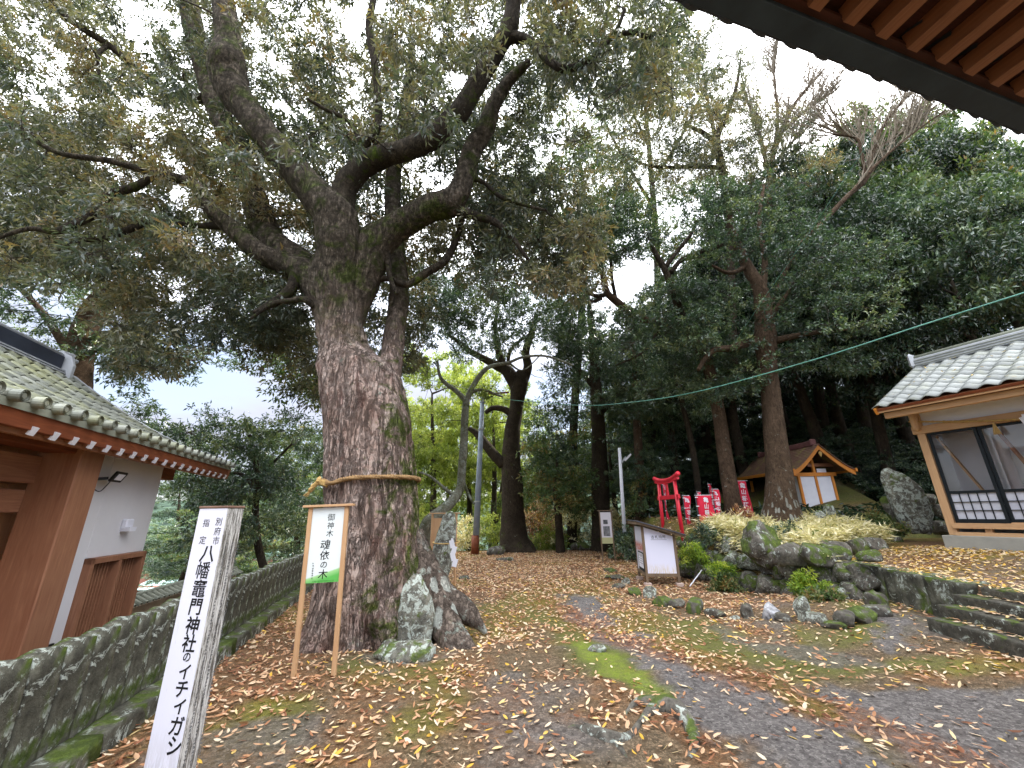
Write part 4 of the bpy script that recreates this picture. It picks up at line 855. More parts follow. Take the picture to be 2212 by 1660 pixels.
HILLT = [  # u of the trunk, world Y, height, width, material
    (1480, 20, 9, 6.5, 'leaf_deep'), (1560, 22, 11, 7, 'leaf_deep'), (1640, 19, 9, 6.5, 'leaf_mid'), (1720, 21, 10, 7.5, 'leaf_deep'), (1800, 17.5, 8.5, 6.5, 'leaf_deep'), (1880, 19, 9, 7.5, 'leaf_mid'),
    (1960, 15.5, 7.5, 6, 'leaf_deep'), (2040, 16.5, 8, 6.5, 'leaf_mid'), (2130, 13.5, 7, 5.5, 'leaf_deep'), (2230, 13, 7, 6, 'leaf_mid'), (2340, 12.5, 7, 6, 'leaf_deep'), (1420, 25, 10, 7, 'leaf_mid'), (1520, 27, 12, 8, 'leaf_deep'),
    (1620, 26, 12, 8, 'leaf_deep'), (1720, 27, 12, 8.5, 'leaf_deep'), (1830, 24, 11, 8.5, 'leaf_mid'), (1930, 22, 11, 8, 'leaf_deep'), (2030, 21, 11, 8, 'leaf_deep'), (2140, 19, 10, 8, 'leaf_mid'), (2250, 18, 10, 8, 'leaf_deep'),
    (1780, 32, 14, 10, 'leaf_deep'), (1900, 30, 14, 10, 'leaf_mid'), (2010, 27, 13, 10, 'leaf_deep'), (2120, 26, 14, 10, 'leaf_mid'), (2230, 25, 13, 10, 'leaf_deep'), (1660, 34, 13, 10, 'leaf_deep'), (1540, 34, 12, 9, 'leaf_mid'), (1360, 27, 9, 7, 'leaf_deep'), (1440, 31, 10, 8, 'leaf_deep'),
    (2060, 34, 16, 12, 'leaf_deep'), (2180, 32, 16, 12, 'leaf_mid'), (1950, 38, 16, 12, 'leaf_deep')]
HL = []
_rowname = {0: 'front edge', 1: 'middle rows', 2: 'back rows'}; _cnt = {}
for (u, Yd, h, wd, lm) in HILLT:
    fr_ = (u - 1360) / 980; where = 'behind the torii' if u < 1500 else 'behind the banners' if u < 1640 else 'behind the small shrine' if u < 1850 else 'right of the shrine' if u < 2060 else 'above the hall roof'
    row = 'front of the wood' if Yd < 20.5 else 'middle of the wood' if Yd < 27.5 else 'back of the wood'
    tone = 'dark' if lm == 'leaf_deep' else 'green'; size_ = 'broad' if wd >= 8 else 'slim'
    s1 = '%s %s evergreen, %s %s' % (size_, tone, row, where); _cnt[s1] = _cnt.get(s1, 0) + 1
    if _cnt[s1] > 1: s1 += ', %s one' % {2: 'second', 3: 'third', 4: 'fourth', 5: 'fifth'}[_cnt[s1]]
    HL.append(s1)
for k_, (u, Yd, h, wd, lm) in enumerate(HILLT):
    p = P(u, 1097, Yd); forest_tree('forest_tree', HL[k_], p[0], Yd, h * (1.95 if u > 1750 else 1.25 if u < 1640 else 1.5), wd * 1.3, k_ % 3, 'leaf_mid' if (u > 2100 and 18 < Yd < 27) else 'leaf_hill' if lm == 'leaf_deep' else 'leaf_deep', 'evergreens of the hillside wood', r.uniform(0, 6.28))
BR = [(850, 27, 12, 8), (930, 25, 12.5, 8), (1005, 29, 13, 8), (1060, 26, 12, 7), (960, 36, 15, 9), (1080, 37, 14, 9), (880, 33, 14, 9), (1160, 33, 12, 8)]
for k_, (u, Yd, h, wd) in enumerate(BR):
    p = P(u, 1105, Yd); h *= 1.1; forest_tree('spring_green_tree', ['bright yellow-green tree close behind the oak trunk', 'bright yellow-green tree behind the slender pale tree', 'tall yellow-green tree behind the utility pole', 'yellow-green tree between utility pole and forked tree', 'farther yellow-green tree left of the utility pole', 'farther yellow-green tree behind the forked tree', 'farthest yellow-green tree close to the oak trunk', 'mid green tree just right of the forked tree'][k_], p[0], Yd, h, wd, k_ % 3, 'leaf_bright' if k_ != 7 else 'leaf_mid', 'yellow-green trees beyond the path', r.uniform(0, 6.28))
for k_, (u, Yd, h, wd, lm) in enumerate([(1190, 30, 9, 7, 'leaf_mid'), (1250, 26, 8, 6, 'leaf_deep'), (1330, 23, 8, 6, 'leaf_mid'), (1290, 34, 12, 8, 'leaf_mid'), (1375, 33, 12, 8, 'leaf_deep'), (1130, 42, 12, 9, 'leaf_mid')]):
    p = P(u, 1105, Yd); forest_tree('woodland_tree', ['green thicket tree right behind the small round evergreen', 'dark thicket tree between round evergreen and broad dark trunk', 'green thicket tree behind the thin notice board', 'tall thicket tree behind the broad dark trunk', 'dark tall thicket tree behind the lamp pole', 'far thicket tree showing past the forked tree'][k_], p[0], Yd, h, wd, k_ % 3, lm, 'trees of the thicket behind the path', r.uniform(0, 6.28))
for k_, (u, Yd, h, wd) in enumerate([(420, 24, 5.0, 6), (480, 28, 7.5, 7), (640, 24, 8, 7), (700, 30, 10, 8), (380, 34, 5.5, 8), (560, 36, 10, 9)]):
    p = P(u, 1115, Yd); forest_tree('valley_tree', ['dark treetop above the brick hotel, near the white post', 'green treetop behind the round dark-leaved tree', 'dark treetop on the slope left of the oak trunk', 'green treetop right against the oak trunk, far down the slope', 'dark far treetop beyond the gate wall corner', 'green far treetop in the middle of the valley slope'][k_], p[0], Yd, h, wd, k_ % 3, 'leaf_mid' if k_ % 2 else 'leaf_deep', 'trees on the slope towards the valley', r.uniform(0, 6.28))
# undergrowth on the hillside: low leafy shrubs, one by one
for k_, (u, Yd, h, wd) in enumerate([(1500, 40, 14, 12), (1600, 42, 15, 13), (1700, 44, 16, 14), (1800, 42, 16, 14), (1900, 40, 16, 14), (1990, 36, 15, 13), (2080, 33, 15, 13), (2180, 30, 14, 12), (1650, 30, 9, 9), (1750, 29, 9, 9), (1850, 27, 8, 9), (1940, 25, 8, 8), (1560, 31, 9, 9), (2040, 24, 8, 8)]):
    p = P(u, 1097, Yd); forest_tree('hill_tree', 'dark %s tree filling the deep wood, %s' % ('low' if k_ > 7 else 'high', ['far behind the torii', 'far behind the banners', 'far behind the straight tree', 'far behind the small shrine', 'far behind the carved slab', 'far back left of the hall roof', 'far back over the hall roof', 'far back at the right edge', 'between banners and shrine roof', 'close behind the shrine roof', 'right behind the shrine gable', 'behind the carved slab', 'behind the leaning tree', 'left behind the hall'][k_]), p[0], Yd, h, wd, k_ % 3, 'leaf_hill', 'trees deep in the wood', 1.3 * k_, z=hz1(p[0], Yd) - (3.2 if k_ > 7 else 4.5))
UG = []; UGC = {}; OR = ['first', 'second', 'third', 'fourth', 'fifth', 'sixth', 'seventh', 'eighth', 'ninth', 'tenth', 'eleventh', 'twelfth', 'thirteenth', 'fourteenth']
r = np.random.default_rng(79)
for k_ in range(60):
    u = 1400 + 860 * ((k_ * .618) % 1); Yd = 13.8 + 12 * ((k_ * .37) % 1) ** 1.2
    if u < 1640: Yd += 3.5
    p = P(u, 1097, Yd); x = p[0]
    if 8.5 < x < 13.5 and Yd < 20: Yd = 20 + 3 * r.uniform(); x = P(u, 1097, Yd)[0]
    rw = 'low' if Yd < 17 else 'mid-height' if Yd < 21 else 'high-set'; wh = 'behind the torii' if u < 1500 else 'behind the banners' if u < 1640 else 'behind the small shrine' if u < 1850 else 'between the shrine and right hall' if u < 2060 else 'behind the right hall'
    UG.append((u, rw, wh)); forest_tree('undergrowth_shrub', '', x, Yd, r.uniform(2.6, 4.2), r.uniform(3.0, 4.4), k_ % 3, 'leaf_hill' if k_ % 4 else 'leaf_deep', 'shrubs of the hillside undergrowth', r.uniform(0, 6.28), cat='shrub', z=hz1(x, Yd) - 1.0)
ugo = [o for o in bpy.data.objects if o.name.startswith('undergrowth_shrub')]
ugo.sort(key=lambda o: (0 if '.' not in o.name else int(o.name.split('.')[1])))
for (rw, wh) in sorted({(a[1], a[2]) for a in UG}):
    mem = sorted([(a[0], i_) for i_, a in enumerate(UG) if (a[1], a[2]) == (rw, wh)])
    for q_, (u_, i_) in enumerate(mem): ugo[i_]['label'] = '%s leafy shrub %s%s' % (rw, wh, '' if len(mem) == 1 else ', %s from the left' % OR[q_])
for k_, (u, Yd, h, wd) in enumerate([(330, 70, 12, 14), (420, 62, 9, 12), (520, 75, 13, 15), (610, 66, 11, 13), (690, 58, 12, 12), (380, 100, 18, 20), (480, 105, 19, 20), (580, 98, 18, 20), (670, 90, 18, 18), (760, 80, 16, 16)]):
    p = P(u, 1115, Yd); forest_tree('distant_tree', ['distant tree past the gate wall corner', 'low distant tree above the small teal-roofed house', 'distant tree behind the round dark-leaved tree', 'distant tree far down between round tree and oak', 'distant tree just left of the oak trunk', 'farthest treetop past the gate wall corner', 'farthest treetop above the brick hotel', 'farthest treetop behind the round dark-leaved tree', 'farthest treetop left of the oak', 'farthest treetop hidden by the oak trunk edge'][k_], p[0], Yd, h, wd, k_ % 3, 'leaf_deep', 'distant trees of the valley', 1.1 * k_, z=max(hz1(p[0], Yd), -5.0 if k_ > 4 else -9.0) if u not in (330, 420) else -11.0)
# bushes along the edge of the drop
def bush(label, x, y, z, w_, h_, leafm, seed, n=26, ln=.09, asp=.35, name='bush', per=13, tips=7):
    r_ = np.random.default_rng(seed); d = unit(r_.standard_normal((n, 3))) * (r_.uniform(.2, 1, (n, 1)) ** .5); d[:, 2] = np.abs(d[:, 2])
    c = d * np.array([w_ / 2, w_ / 2, h_]); root = thing(name, label, 'bush', (x, y, z))
    acc = new_acc(); grow(np.array([[0, 0, -.05], [0, 0, .1 * h_]]), np.array([.02, .02]), c, r_, acc, r1=.004, rk=.008)
    if acc['n']: link('stem', acc_mesh('stem', acc), M_['twig'], root)
    v, f, at = crown_leaves(c, np.full(n, .28 * max(w_, h_) / 1.4), r_, tips, per, ln, asp, .1, .7)
    tag(link('foliage', fast_mesh('foliage', v, f, at), M_[leafm], root), kind='stuff'); return root
BUSH = [(905, 20.5, 2.4, 1.5, 'leaf_bright', 'light green bush behind the oak foot, left of the tall standing stone'), (1000, 20.2, 2.0, 1.2, 'sasa', 'pale dry bush at the foot of the utility pole'), (1060, 20.5, 2.2, 1.5, 'leaf_bright', 'light green bush between utility pole and forked tree'),
        (1165, 21, 2.6, 2.2, 'litter', 'reddish brown bush right behind the forked tree'), (1190, 20.2, 1.6, .9, 'leaf_bright', 'low light green bush between forked tree and short dark stem'), (1245, 20.5, 3, 1.9, 'sasa', 'straw coloured bush right of the short dark stem'), (1275, 21.5, 2.4, 2.2, 'leaf_mid', 'green bush left of the broad dark trunk'),
        (1345, 19.5, 2.2, 1.6, 'sasa', 'pale bush behind the thin white notice board'), (1420, 16.5, 2.0, 1.6, 'leaf_mid', 'green bush just left of the red torii'), (1365, 15.5, 1.6, 1.0, 'leaf_deep', 'dark bush behind the white offering box'), (1130, 24, 4, 3.2, 'leaf_mid', 'tall mid green bush on the slope behind the forked tree')]
for k_, (u, Yd, w_, h_, lm, lb) in enumerate(BUSH):
    p = P(u, 1180, Yd); bush(lb, p[0], Yd, hz1(p[0], Yd), w_, h_ * 1.2, lm, 600 + k_, 30, .15)
print('tris', sum(len(o.data.polygons) for o in bpy.data.objects if o.type == 'MESH'))
# ================================================================== writing
def make_glyphs(chars, res=2):
    tmp = []
    for key in chars:
        ch, off = key; cu = bpy.data.curves.new('glyph', 'FONT'); cu.body = ch; cu.size = 1.0; cu.resolution_u = res; cu.offset = off
        o = bpy.data.objects.new('glyph', cu); COL.objects.link(o); tmp.append((key, o, cu))
    bpy.context.view_layer.update(); dg = bpy.context.evaluated_depsgraph_get(); out_ = {}
    for key, o, cu in tmp:
        me = o.evaluated_get(dg).to_mesh(); v = np.array([q.co[:2] for q in me.vertices]) if len(me.vertices) else np.zeros((0, 2))
        f = [tuple(p.vertices) for p in me.polygons]
        if len(v): v = v - (v.min(0) + v.max(0)) / 2
        out_[key] = (v, f); o.evaluated_get(dg).to_mesh_clear()
    for key, o, cu in tmp: bpy.data.objects.remove(o); bpy.data.curves.remove(cu)
    return out_
BOLD, THIN = 0.018, 0.0
GLY = make_glyphs([(c, BOLD) for c in '八門神社のイチイガシ亀山稲荷大明古札納所'] + [(c, .007) for c in '幡竈魂依の木'] + [(c, THIN) for c in '別府市指定御神木'])
GLY[('幡', BOLD)] = GLY[('幡', .007)]; GLY[('竈', BOLD)] = GLY[('竈', .007)]
def letters(parent, items, y, mat, name='lettering', axis='front', slant=0.0):
    """items: (char, x, z, size[, weight]) on the face y of the parent's frame"""
    b = MB()
    for it in items:
        ch, x, z, s_ = it[:4]; wgt = it[4] if len(it) > 4 else BOLD; v, f = GLY[(ch, wgt)]
        if not len(v): continue
        if axis == 'front': vv_ = [(x + (p[0] + slant * p[1]) * s_, y, z + p[1] * s_) for p in v]
        else: vv_ = [(y, x + p[0] * s_, z + p[1] * s_) for p in v]
        b.add(vv_, f)
    return b.build(name, mat, parent)
def marks(parent, x, z0, z1, s_, y, mat, seed, name='small_print', horiz=False, axis='front'):
    """a line of print too small to read: short strokes"""
    r_ = random.Random(seed); b = MB(); z = z0
    def bx(a, c, sa, sc):
        if axis == 'front': b.box((a, y, c), (sa, .0012, sc))
        else: b.box((y, a, c), (.0012, sa, sc))
    if horiz:
        q = x
        while q < z1: bx(q, z0, s_ * r_.uniform(.4, .8), s_ * r_.uniform(.15, .3)); bx(q, z0 + s_ * .4, s_ * r_.uniform(.2, .6), s_ * .15); q += s_ * 1.1
    else:
        while z > z1:
            for k in range(3): bx(x + r_.uniform(-.2, .2) * s_, z + r_.uniform(-.35, .35) * s_, s_ * r_.uniform(.25, .8), s_ * .13)
            bx(x + r_.uniform(-.2, .2) * s_, z, s_ * .13, s_ * .7); z -= s_ * 1.15
    return b.build(name, mat, parent)

# ================================================================== stones
import bmesh
def ico(sub):
    bm = bmesh.new(); bmesh.ops.create_icosphere(bm, subdivisions=sub, radius=1.0)
    v = np.array([q.co[:] for q in bm.verts]); f = [[w_.index for w_ in p.verts] for p in bm.faces]; bm.free(); return v, np.array(f)
ICO3, ICO4 = ico(3), ico(4)
def rock_mesh(size, seed, mat, sub=3, rough_=.35, blocky=.5, lean=(0, 0)):
    v, f = ICO3 if sub == 3 else ICO4; r_ = np.random.default_rng(seed); v = v.copy()
    q = np.sign(v) * np.abs(v) ** (1 - .45 * blocky); v = q / np.abs(q).max()
    for k_ in range(7):                              # a few flat breaks
        n_ = unit(r_.standard_normal(3)); dd = v @ n_; lim = r_.uniform(.55, .85); over = np.maximum(dd - lim, 0); v = v - over[:, None] * n_ * .85
    v = v * (1 + rough_ * (fbm(v * 1.6 + seed, 4, seed) - .5)[:, None] * 1.2 + .06 * (fbm(v * 7 + seed, 3, seed + 1) - .5)[:, None])
    v = v * np.array(size) / 2; v[:, 0] += lean[0] * v[:, 2]; v[:, 1] += lean[1] * v[:, 2]
    me = fast_mesh('stone', v, f); me.materials.append(M_[mat]); return me
def rock(name, label, loc_, size, seed, mat='stone', rz=0, sub=3, parent=None, group=None, sink=.3, cat='rock', **kw):
    me = rock_mesh(size, seed, mat, sub, **kw); o = link(name, me, None, parent, smooth=False)
    o.location = (loc_[0], loc_[1], loc_[2] + size[2] * (.5 - sink)); o.rotation_euler = (0, 0, rz)
    if parent is None: tag(o, label, cat, group)
    return o
def block_mesh(sx, sy, sz, seed, amp=.02, cuts=5, top=None):
    bm = bmesh.new(); bmesh.ops.create_cube(bm, size=1.0); bmesh.ops.subdivide_edges(bm, edges=bm.edges, cuts=cuts, use_grid_fill=True)
    v = np.array([q.co[:] for q in bm.verts]); f = [[w_.index for w_ in p.verts] for p in bm.faces]; bm.free()
    if top: 
        t_ = v[:, 2] > .3; v[t_, 2] += 0
    v = v * np.array([sx, sy, sz]); 
    if top: k_ = np.clip((v[:, 2] / sz + .5), 0, 1) ** 6; v[:, 2] += k_ * top * (1 - 2 * np.abs(v[:, 0]) / sx)
    nn = np.stack([fbm(v * 5 + seed + s_ * 9, 3, seed + s_) - .5 for s_ in range(3)], 1); v = v + nn * amp * 2
    return fast_mesh('stone', v, np.array([q for q in f]))

# ================================================================== the stone fence on the left
fence = thing('stone_fence', 'low mossy lichen-spotted stone slab fence running along the left edge of the court', 'fence', (FENCE[1][0], FENCE[1][1], 0))
M_['fence_stone'] = stone_mat('fence_stone', ('5e5d52', '8b897b'), .6, .6, 1.3)
fo = np.array([FENCE[1][0], FENCE[1][1], 0]); PM = []
for k_ in range(7):
    me = block_mesh(.262, .12, .95, 900 + k_, .014, 6, top=.03); me.materials.append(M_['fence_stone']); PM.append(me)
fp = catmull([(a, b, 0) for a, b in FENCE[1:]], 400)[:, :2]; seg_ = np.concatenate([[0], np.cumsum(np.linalg.norm(np.diff(fp, axis=0), axis=1))])
s_ = 0.0; r_ = random.Random(5); k_ = 0
while s_ < seg_[-1]:
    x = np.interp(s_, seg_, fp[:, 0]); y = np.interp(s_, seg_, fp[:, 1]); x2 = np.interp(s_ + .1, seg_, fp[:, 0]); y2 = np.interp(s_ + .1, seg_, fp[:, 1])
    o = bpy.data.objects.new('slab', PM[k_ % 7]); COL.objects.link(o); o.parent = fence; k_ += 1
    o.location = (x - fo[0], y - fo[1], .30 + r_.uniform(-.012, .012)); o.rotation_euler = (r_.uniform(-.02, .02), r_.uniform(-.015, .015), math.atan2(y2 - y, x2 - x) + r_.uniform(-.03, .03)); s_ += .268
KM = [block_mesh(1.16, .2, .3, 950 + q, .016, 5) for q in range(3)]
for me in KM: me.materials.append(M_['fence_stone'])
s_ = .5; k_ = 0
while s_ < seg_[-1] - .6:
    x = np.interp(s_, seg_, fp[:, 0]); y = np.interp(s_, seg_, fp[:, 1]); x2 = np.interp(s_ + .1, seg_, fp[:, 0]); y2 = np.interp(s_ + .1, seg_, fp[:, 1]); an = math.atan2(y2 - y, x2 - x)
    o = bpy.data.objects.new('kerb_stone', KM[k_ % 3]); COL.objects.link(o); o.parent = fence; k_ += 1
    o.location = (x - fo[0] + .17 * math.sin(an), y - fo[1] - .17 * math.cos(an), 0.0); o.rotation_euler = (0, 0, an); s_ += 1.19

# ================================================================== the gate building on the left
M_['wood_plank'] = wood_mat('wood_plank', 'b07a50', 'c8946a', .6)
GM = frame((-4.46, 4.2, 0), (-.29, .957, 0))
gate = thing('gate_building', 'white-walled wooden gate building with mossy tiled roof beyond the stone fence', 'building', M=GM)
b = MB()   # wall with the opening of the lattice door and the little black grating left out
WX0, WX1, DX0, DX1, DZ1, DZ0 = -.04, 1.60, .47, 1.55, 1.19, -.55
for (x0, x1, z0, z1) in ((WX0, DX0, -1.1, 2.5), (DX0, DX1, DZ1, 2.5), (DX1, WX1, -1.1, 2.5), (DX0, DX1, -1.1, DZ0)):
    b.box(((x0 + x1) / 2, .06, (z0 + z1) / 2), (x1 - x0, .12, z1 - z0))
b.box((1.54, 1.6, .7), (.12, 3.0, 3.6)); b.build('wall', M_['plaster'], gate, bevel=.004)
MB().box((-.21, -.02, .6), (.34, .34, 3.5)).build('post', M_['wood_gate'], gate, bevel=.01)
MB().box((-1.2, .2, 2.04), (1.7, .2, .25)).build('beam', M_['wood_gatex'], gate, bevel=.008)
MB().box((-1.2, .22, 1.76), (1.7, .16, .2)).build('beam', M_['wood_gatex'], gate, bevel=.008)
MB().box((-1.9, -.02, 2.29), (3.2, .24, .18)).build('lintel', M_['wood_eave'], gate, bevel=.008)
for k_ in range(-1, 10): MB().box((-.54 - k_ * .31, .3, .62), (.305, .05, 3.38)).build('plank', M_['wood_plank'], gate, bevel=.004)
# lattice door
fr = MB()
for (x, z, sx, sz) in ((DX0 + .03, .32, .06, 1.74), (DX1 - .03, .32, .06, 1.74), ((DX0 + DX1) / 2, DZ1 - .03, DX1 - DX0, .06), ((DX0 + DX1) / 2, .32, .05, 1.68)):
    fr.box((x, .0, z), (sx, .14, sz))
dr = fr.build('door', M_['wood_gate'], gate, bevel=.004)
MB().box(((DX0 + DX1) / 2, .1, .32), (DX1 - DX0, .02, 1.7)).build('back_board', M_['wood_eave'], dr)
sl = MB().box((0, 0, 0), (.022, .035, 1.6)).mesh('slat'); sl.materials.append(M_['wood_gate'])
for k_ in range(17):
    o = bpy.data.objects.new('slat', sl); COL.objects.link(o); o.parent = dr; o.location = (DX0 + .085 + k_ * .056, .03, .32)
for zz_ in (.62, .75): MB().box(((DX0 + DX1) / 2, .045, zz_), (DX1 - DX0 - .1, .02, .022)).build('cross_rail', M_['wood_gate'], dr)
bb = MB().box((.23, -.012, .36), (.22, .02, .16)).build('floor_vent', M_['black'], gate); MB().box((.23, -.026, .36), (.17, .008, .1)).build('vent_grille', plain_mat('dark_mesh', '1c1f22', '2b2f33', .6), bb)
v_ = MB().box((1.02, -.03, 1.53), (.15, .06, .12)).build('vent_cover', M_['white_paint'], gate, bevel=.012); MB().prism([(-.075, 0), (.075, 0), (.06, -.05), (-.06, -.05)], .1, 1, 0).build('vent_hood', M_['white_paint'], v_).location = (1.02, -.10, 1.50)
# roof
EY, EZ, RY, RZ = -.45, 2.42, 2.1, 3.80
def roofz(t):
    t = max(t, 0.0); return EZ + (RZ - EZ) * (t ** 1.12) - .10 * math.sin(math.pi * t)
def roofp(x, t, lift=0.0):
    e_ = 1e-3; y = EY + (RY - EY) * t; sl_ = (roofz(t + e_) - roofz(t - e_)) / (2 * e_ * (RY - EY)); n_ = np.array([0, -sl_, 1]) / math.hypot(sl_, 1)
    return np.array([x, y, roofz(t)]) + n_ * lift, math.atan(sl_)
RX0, RX1 = -2.6, 2.74; 
b = MB(); NS = 12
for side in (1, -1):
    pts = [roofp(0, k_ / NS)[0] for k_ in range(NS + 1)]
    prof = [(p[1] if side == 1 else 2 * RY - p[1], p[2]) for p in pts]
    for k_ in range(NS):
        (y0, z0), (y1, z1) = prof[k_], prof[k_ + 1]; th_ = .06
        b.add([(RX0, y0, z0), (RX1, y0, z0), (RX1, y1, z1), (RX0, y1, z1), (RX0, y0, z0 - th_), (RX1, y0, z0 - th_), (RX1, y1, z1 - th_), (RX0, y1, z1 - th_)],
              [(0, 1, 2, 3), (7, 6, 5, 4), (0, 4, 5, 1), (1, 5, 6, 2), (2, 6, 7, 3), (3, 7, 4, 0)])
roof = b.build('roof', M_['tile'], gate)
m = Mat('roof_tile', .55, .35); co = m.co('Object', (3, 3, 3)); ge = m.n('ShaderNodeNewGeometry'); pos = ge.outputs['Position']
n_ = m.noise(pos, 1.5, 6, .7); n2_ = m.noise(pos, 12, 5, .7)
c = m.mix(m.objrnd(), '6c6f66', '8f9186'); c = m.mix(m.ramp(n_, [(.47, 0.0), (.68, .7)]), c, m.ramp(n2_, [(.3, '7d8050'), (.7, 'a3a36c')])); c = m.mix(m.ramp(n2_, [(.55, 0.0), (.7, .6)]), c, '3a3b36')
m.color(c).bump(n2_, .3, .01); M_['roof_tile'] = m.m
# cover tile: tapered half pipe
def half_pipe(r0, r1, ln, th_=.012, seg=7):
    b = MB(); v = []
    for (r0_, y) in ((r0, 0), (r1, ln)):
        for rr_ in (r0_, r0_ - th_):
            for k_ in range(seg + 1):
                a_ = math.pi * k_ / seg; v.append((math.cos(a_) * rr_, y, math.sin(a_) * rr_))
    n_ = seg + 1; f = []
    for k_ in range(seg): f += [(k_, k_ + 1, 2 * n_ + k_ + 1, 2 * n_ + k_), (k_ + 1, k_, n_ + k_, n_ + k_ + 1), (n_ + k_ + 1, n_ + k_, 3 * n_ + k_, 3 * n_ + k_ + 1)]
    return b.add(v, f)
CT = half_pipe(.050, .043, .262).mesh('tile'); CT.materials.append(M_['roof_tile']); CT.polygons.foreach_set('use_smooth', np.ones(len(CT.polygons), bool))
ET = MB(); ET.tube([(0, -.035, .0), (0, .03, .0)], .046, 16, True); ET.tube([(0, -.052, 0), (0, -.036, 0)], [.046, .046], 16, False); ET.tube([(0, -.052, 0), (0, -.036, 0)], [.034, .034], 16, False); ET.tube([(0, -.048, 0), (0, -.034, 0)], [.02, .022], 8, True)
ET = ET.mesh('end_tile'); fix_normals(ET); ET.materials.append(M_['roof_tile'])
NC, NRW = 26, 11
colx = [RX1 - .07 - k_ * .2075 for k_ in range(NC)]; slope_len = 2.95
for ci, x in enumerate(colx):
    for ri in range(NRW):
        t0 = (ri + .02) / NRW; p, an = roofp(x, t0, .018); 
        o = bpy.data.objects.new('tile', CT); COL.objects.link(o); o.parent = gate; o.location = p; o.rotation_euler = (an, 0, random.uniform(-.01, .01))
    p, an = roofp(x, 0.0, .02); o = bpy.data.objects.new('end_tile', ET); COL.objects.link(o); o.parent = gate; o.location = (p[0], p[1] - .02, p[2]); o.rotation_euler = (an * .4, 0, 0)
b = MB()    # pan tiles between, stepped courses joined to one part
for ci in range(NC - 1):
    xa, xb = colx[ci + 1] + .04, colx[ci] - .04
    for ri in range(NRW * 1):
        p0, an = roofp(0, ri / NRW, .032); p1, _ = roofp(0, (ri + 1) / NRW, .004); xm = (xa + xb) / 2
        b.add([(xa, p0[1], p0[2] + .012), (xm, p0[1], p0[2] - .012), (xb, p0[1], p0[2] + .012), (xb, p1[1], p1[2] + .012), (xm, p1[1], p1[2] - .012), (xa, p1[1], p1[2] + .012),
               (xa, p0[1], p0[2] - .02), (xm, p0[1], p0[2] - .034), (xb, p0[1], p0[2] - .02)], [(0, 1, 4, 5), (1, 2, 3, 4), (6, 7, 1, 0), (7, 8, 2, 1)])
tag(b.build('pan_tiles', M_['roof_tile'], gate), kind='stuff')
# ridge, verge, ornament
M_['ridge_dark'] = plain_mat('ridge_dark', '272b36', '3b404c', .6, 3, .2); M_['tile_pale'] = plain_mat('tile_pale', '9a9da3', 'b9bcc0', .7, 4, .2)
rg = MB().box((-.25, RY, RZ + .12), (5.3, .16, .26)).build('ridge', M_['ridge_dark'], gate, bevel=.006)
for k_, (dz, wd) in enumerate(((-.02, .30), (.02, .27))): MB().box((-.22, RY, RZ + dz), (5.32, wd, .018)).build('ridge_course', M_['tile_pale'], rg)
MB().tube([(-2.9, RY, RZ + .27), (2.42, RY, RZ + .27)], .05, 10).build('ridge_cap', M_['tile_pale'], rg, smooth=True)
on = MB(); on.prism([(-.2, -.18), (.2, -.18), (.2, .1), (.14, .26), (0, .32), (-.14, .26), (-.2, .1)], .07, 0, 0)
for k_ in range(4): on.prism([(-.22 - .02 * k_, -.2 - .05 * k_), (.22 + .02 * k_, -.2 - .05 * k_), (.16, -.15 - .04 * k_ + .1), (-.16, -.15 - .04 * k_ + .1)], .05 + .025 * k_, 0, .06)
on.tube([(.0, 0, .30), (.24, 0, .33)], .045, 8); on.tube([(.0, -.1, .2), (.2, -.1, .23)], .035, 8)
o = on.build('ridge_end_tile', M_['tile_pale'], gate, bevel=.008); o.location = (2.42, RY, RZ + .02)
b = MB()
for k_ in range(12):
    p0, _ = roofp(0, k_ / 12, .03); p1, _ = roofp(0, (k_ + 1) / 12, .045); b.beam((RX1 + .03, p0[1], p0[2]), (RX1 + .03, p1[1] + .01, p1[2]), .13, .05)
b.build('verge_tiles', M_['tile_pale'], gate)
b = MB()
for k_ in range(12):
    p0, _ = roofp(0, k_ / 12, -.13); p1, _ = roofp(0, (k_ + 1) / 12, -.13); b.beam((RX1 - .02, p0[1], p0[2]), (RX1 - .02, p1[1] + .01, p1[2]), .05, .16)
b.build('barge_board', M_['wood_gate'], gate)
MB().box((.05, EY + .04, 2.315), (5.3, .05, .15)).build('fascia', M_['wood_eave'], gate, bevel=.004)
MB().box((.05, -.13, 2.385), (5.2, .62, .02)).build('soffit', M_['wood_eave'], gate)
MB().box((.05, EY + .10, 2.225), (5.2, .05, .04)).build('eave_rail', M_['wood_gatex'], gate)
RF = MB().beam((0, EY + .03, 2.245), (0, .0, 2.40), .05, .065).mesh('rafter'); RF.materials.append(M_['wood_gate'])
RC = MB().beam((0, EY + .012, 2.236), (0, EY + .03, 2.243), .052, .067).mesh('end_cap'); RC.materials.append(M_['white_paint'])
for k_ in range(19):
    x = 2.62 - k_ * .2225; o = bpy.data.objects.new('rafter', RF); COL.objects.link(o); o.parent = gate; o.location = (x, 0, 0)
    q = bpy.data.objects.new('end_cap', RC); COL.objects.link(q); q.parent = o
MB().box((1.78, .1, 2.21), (.34, .2, .17)).build('purlin_end', M_['wood_eave'], gate, bevel=.006)
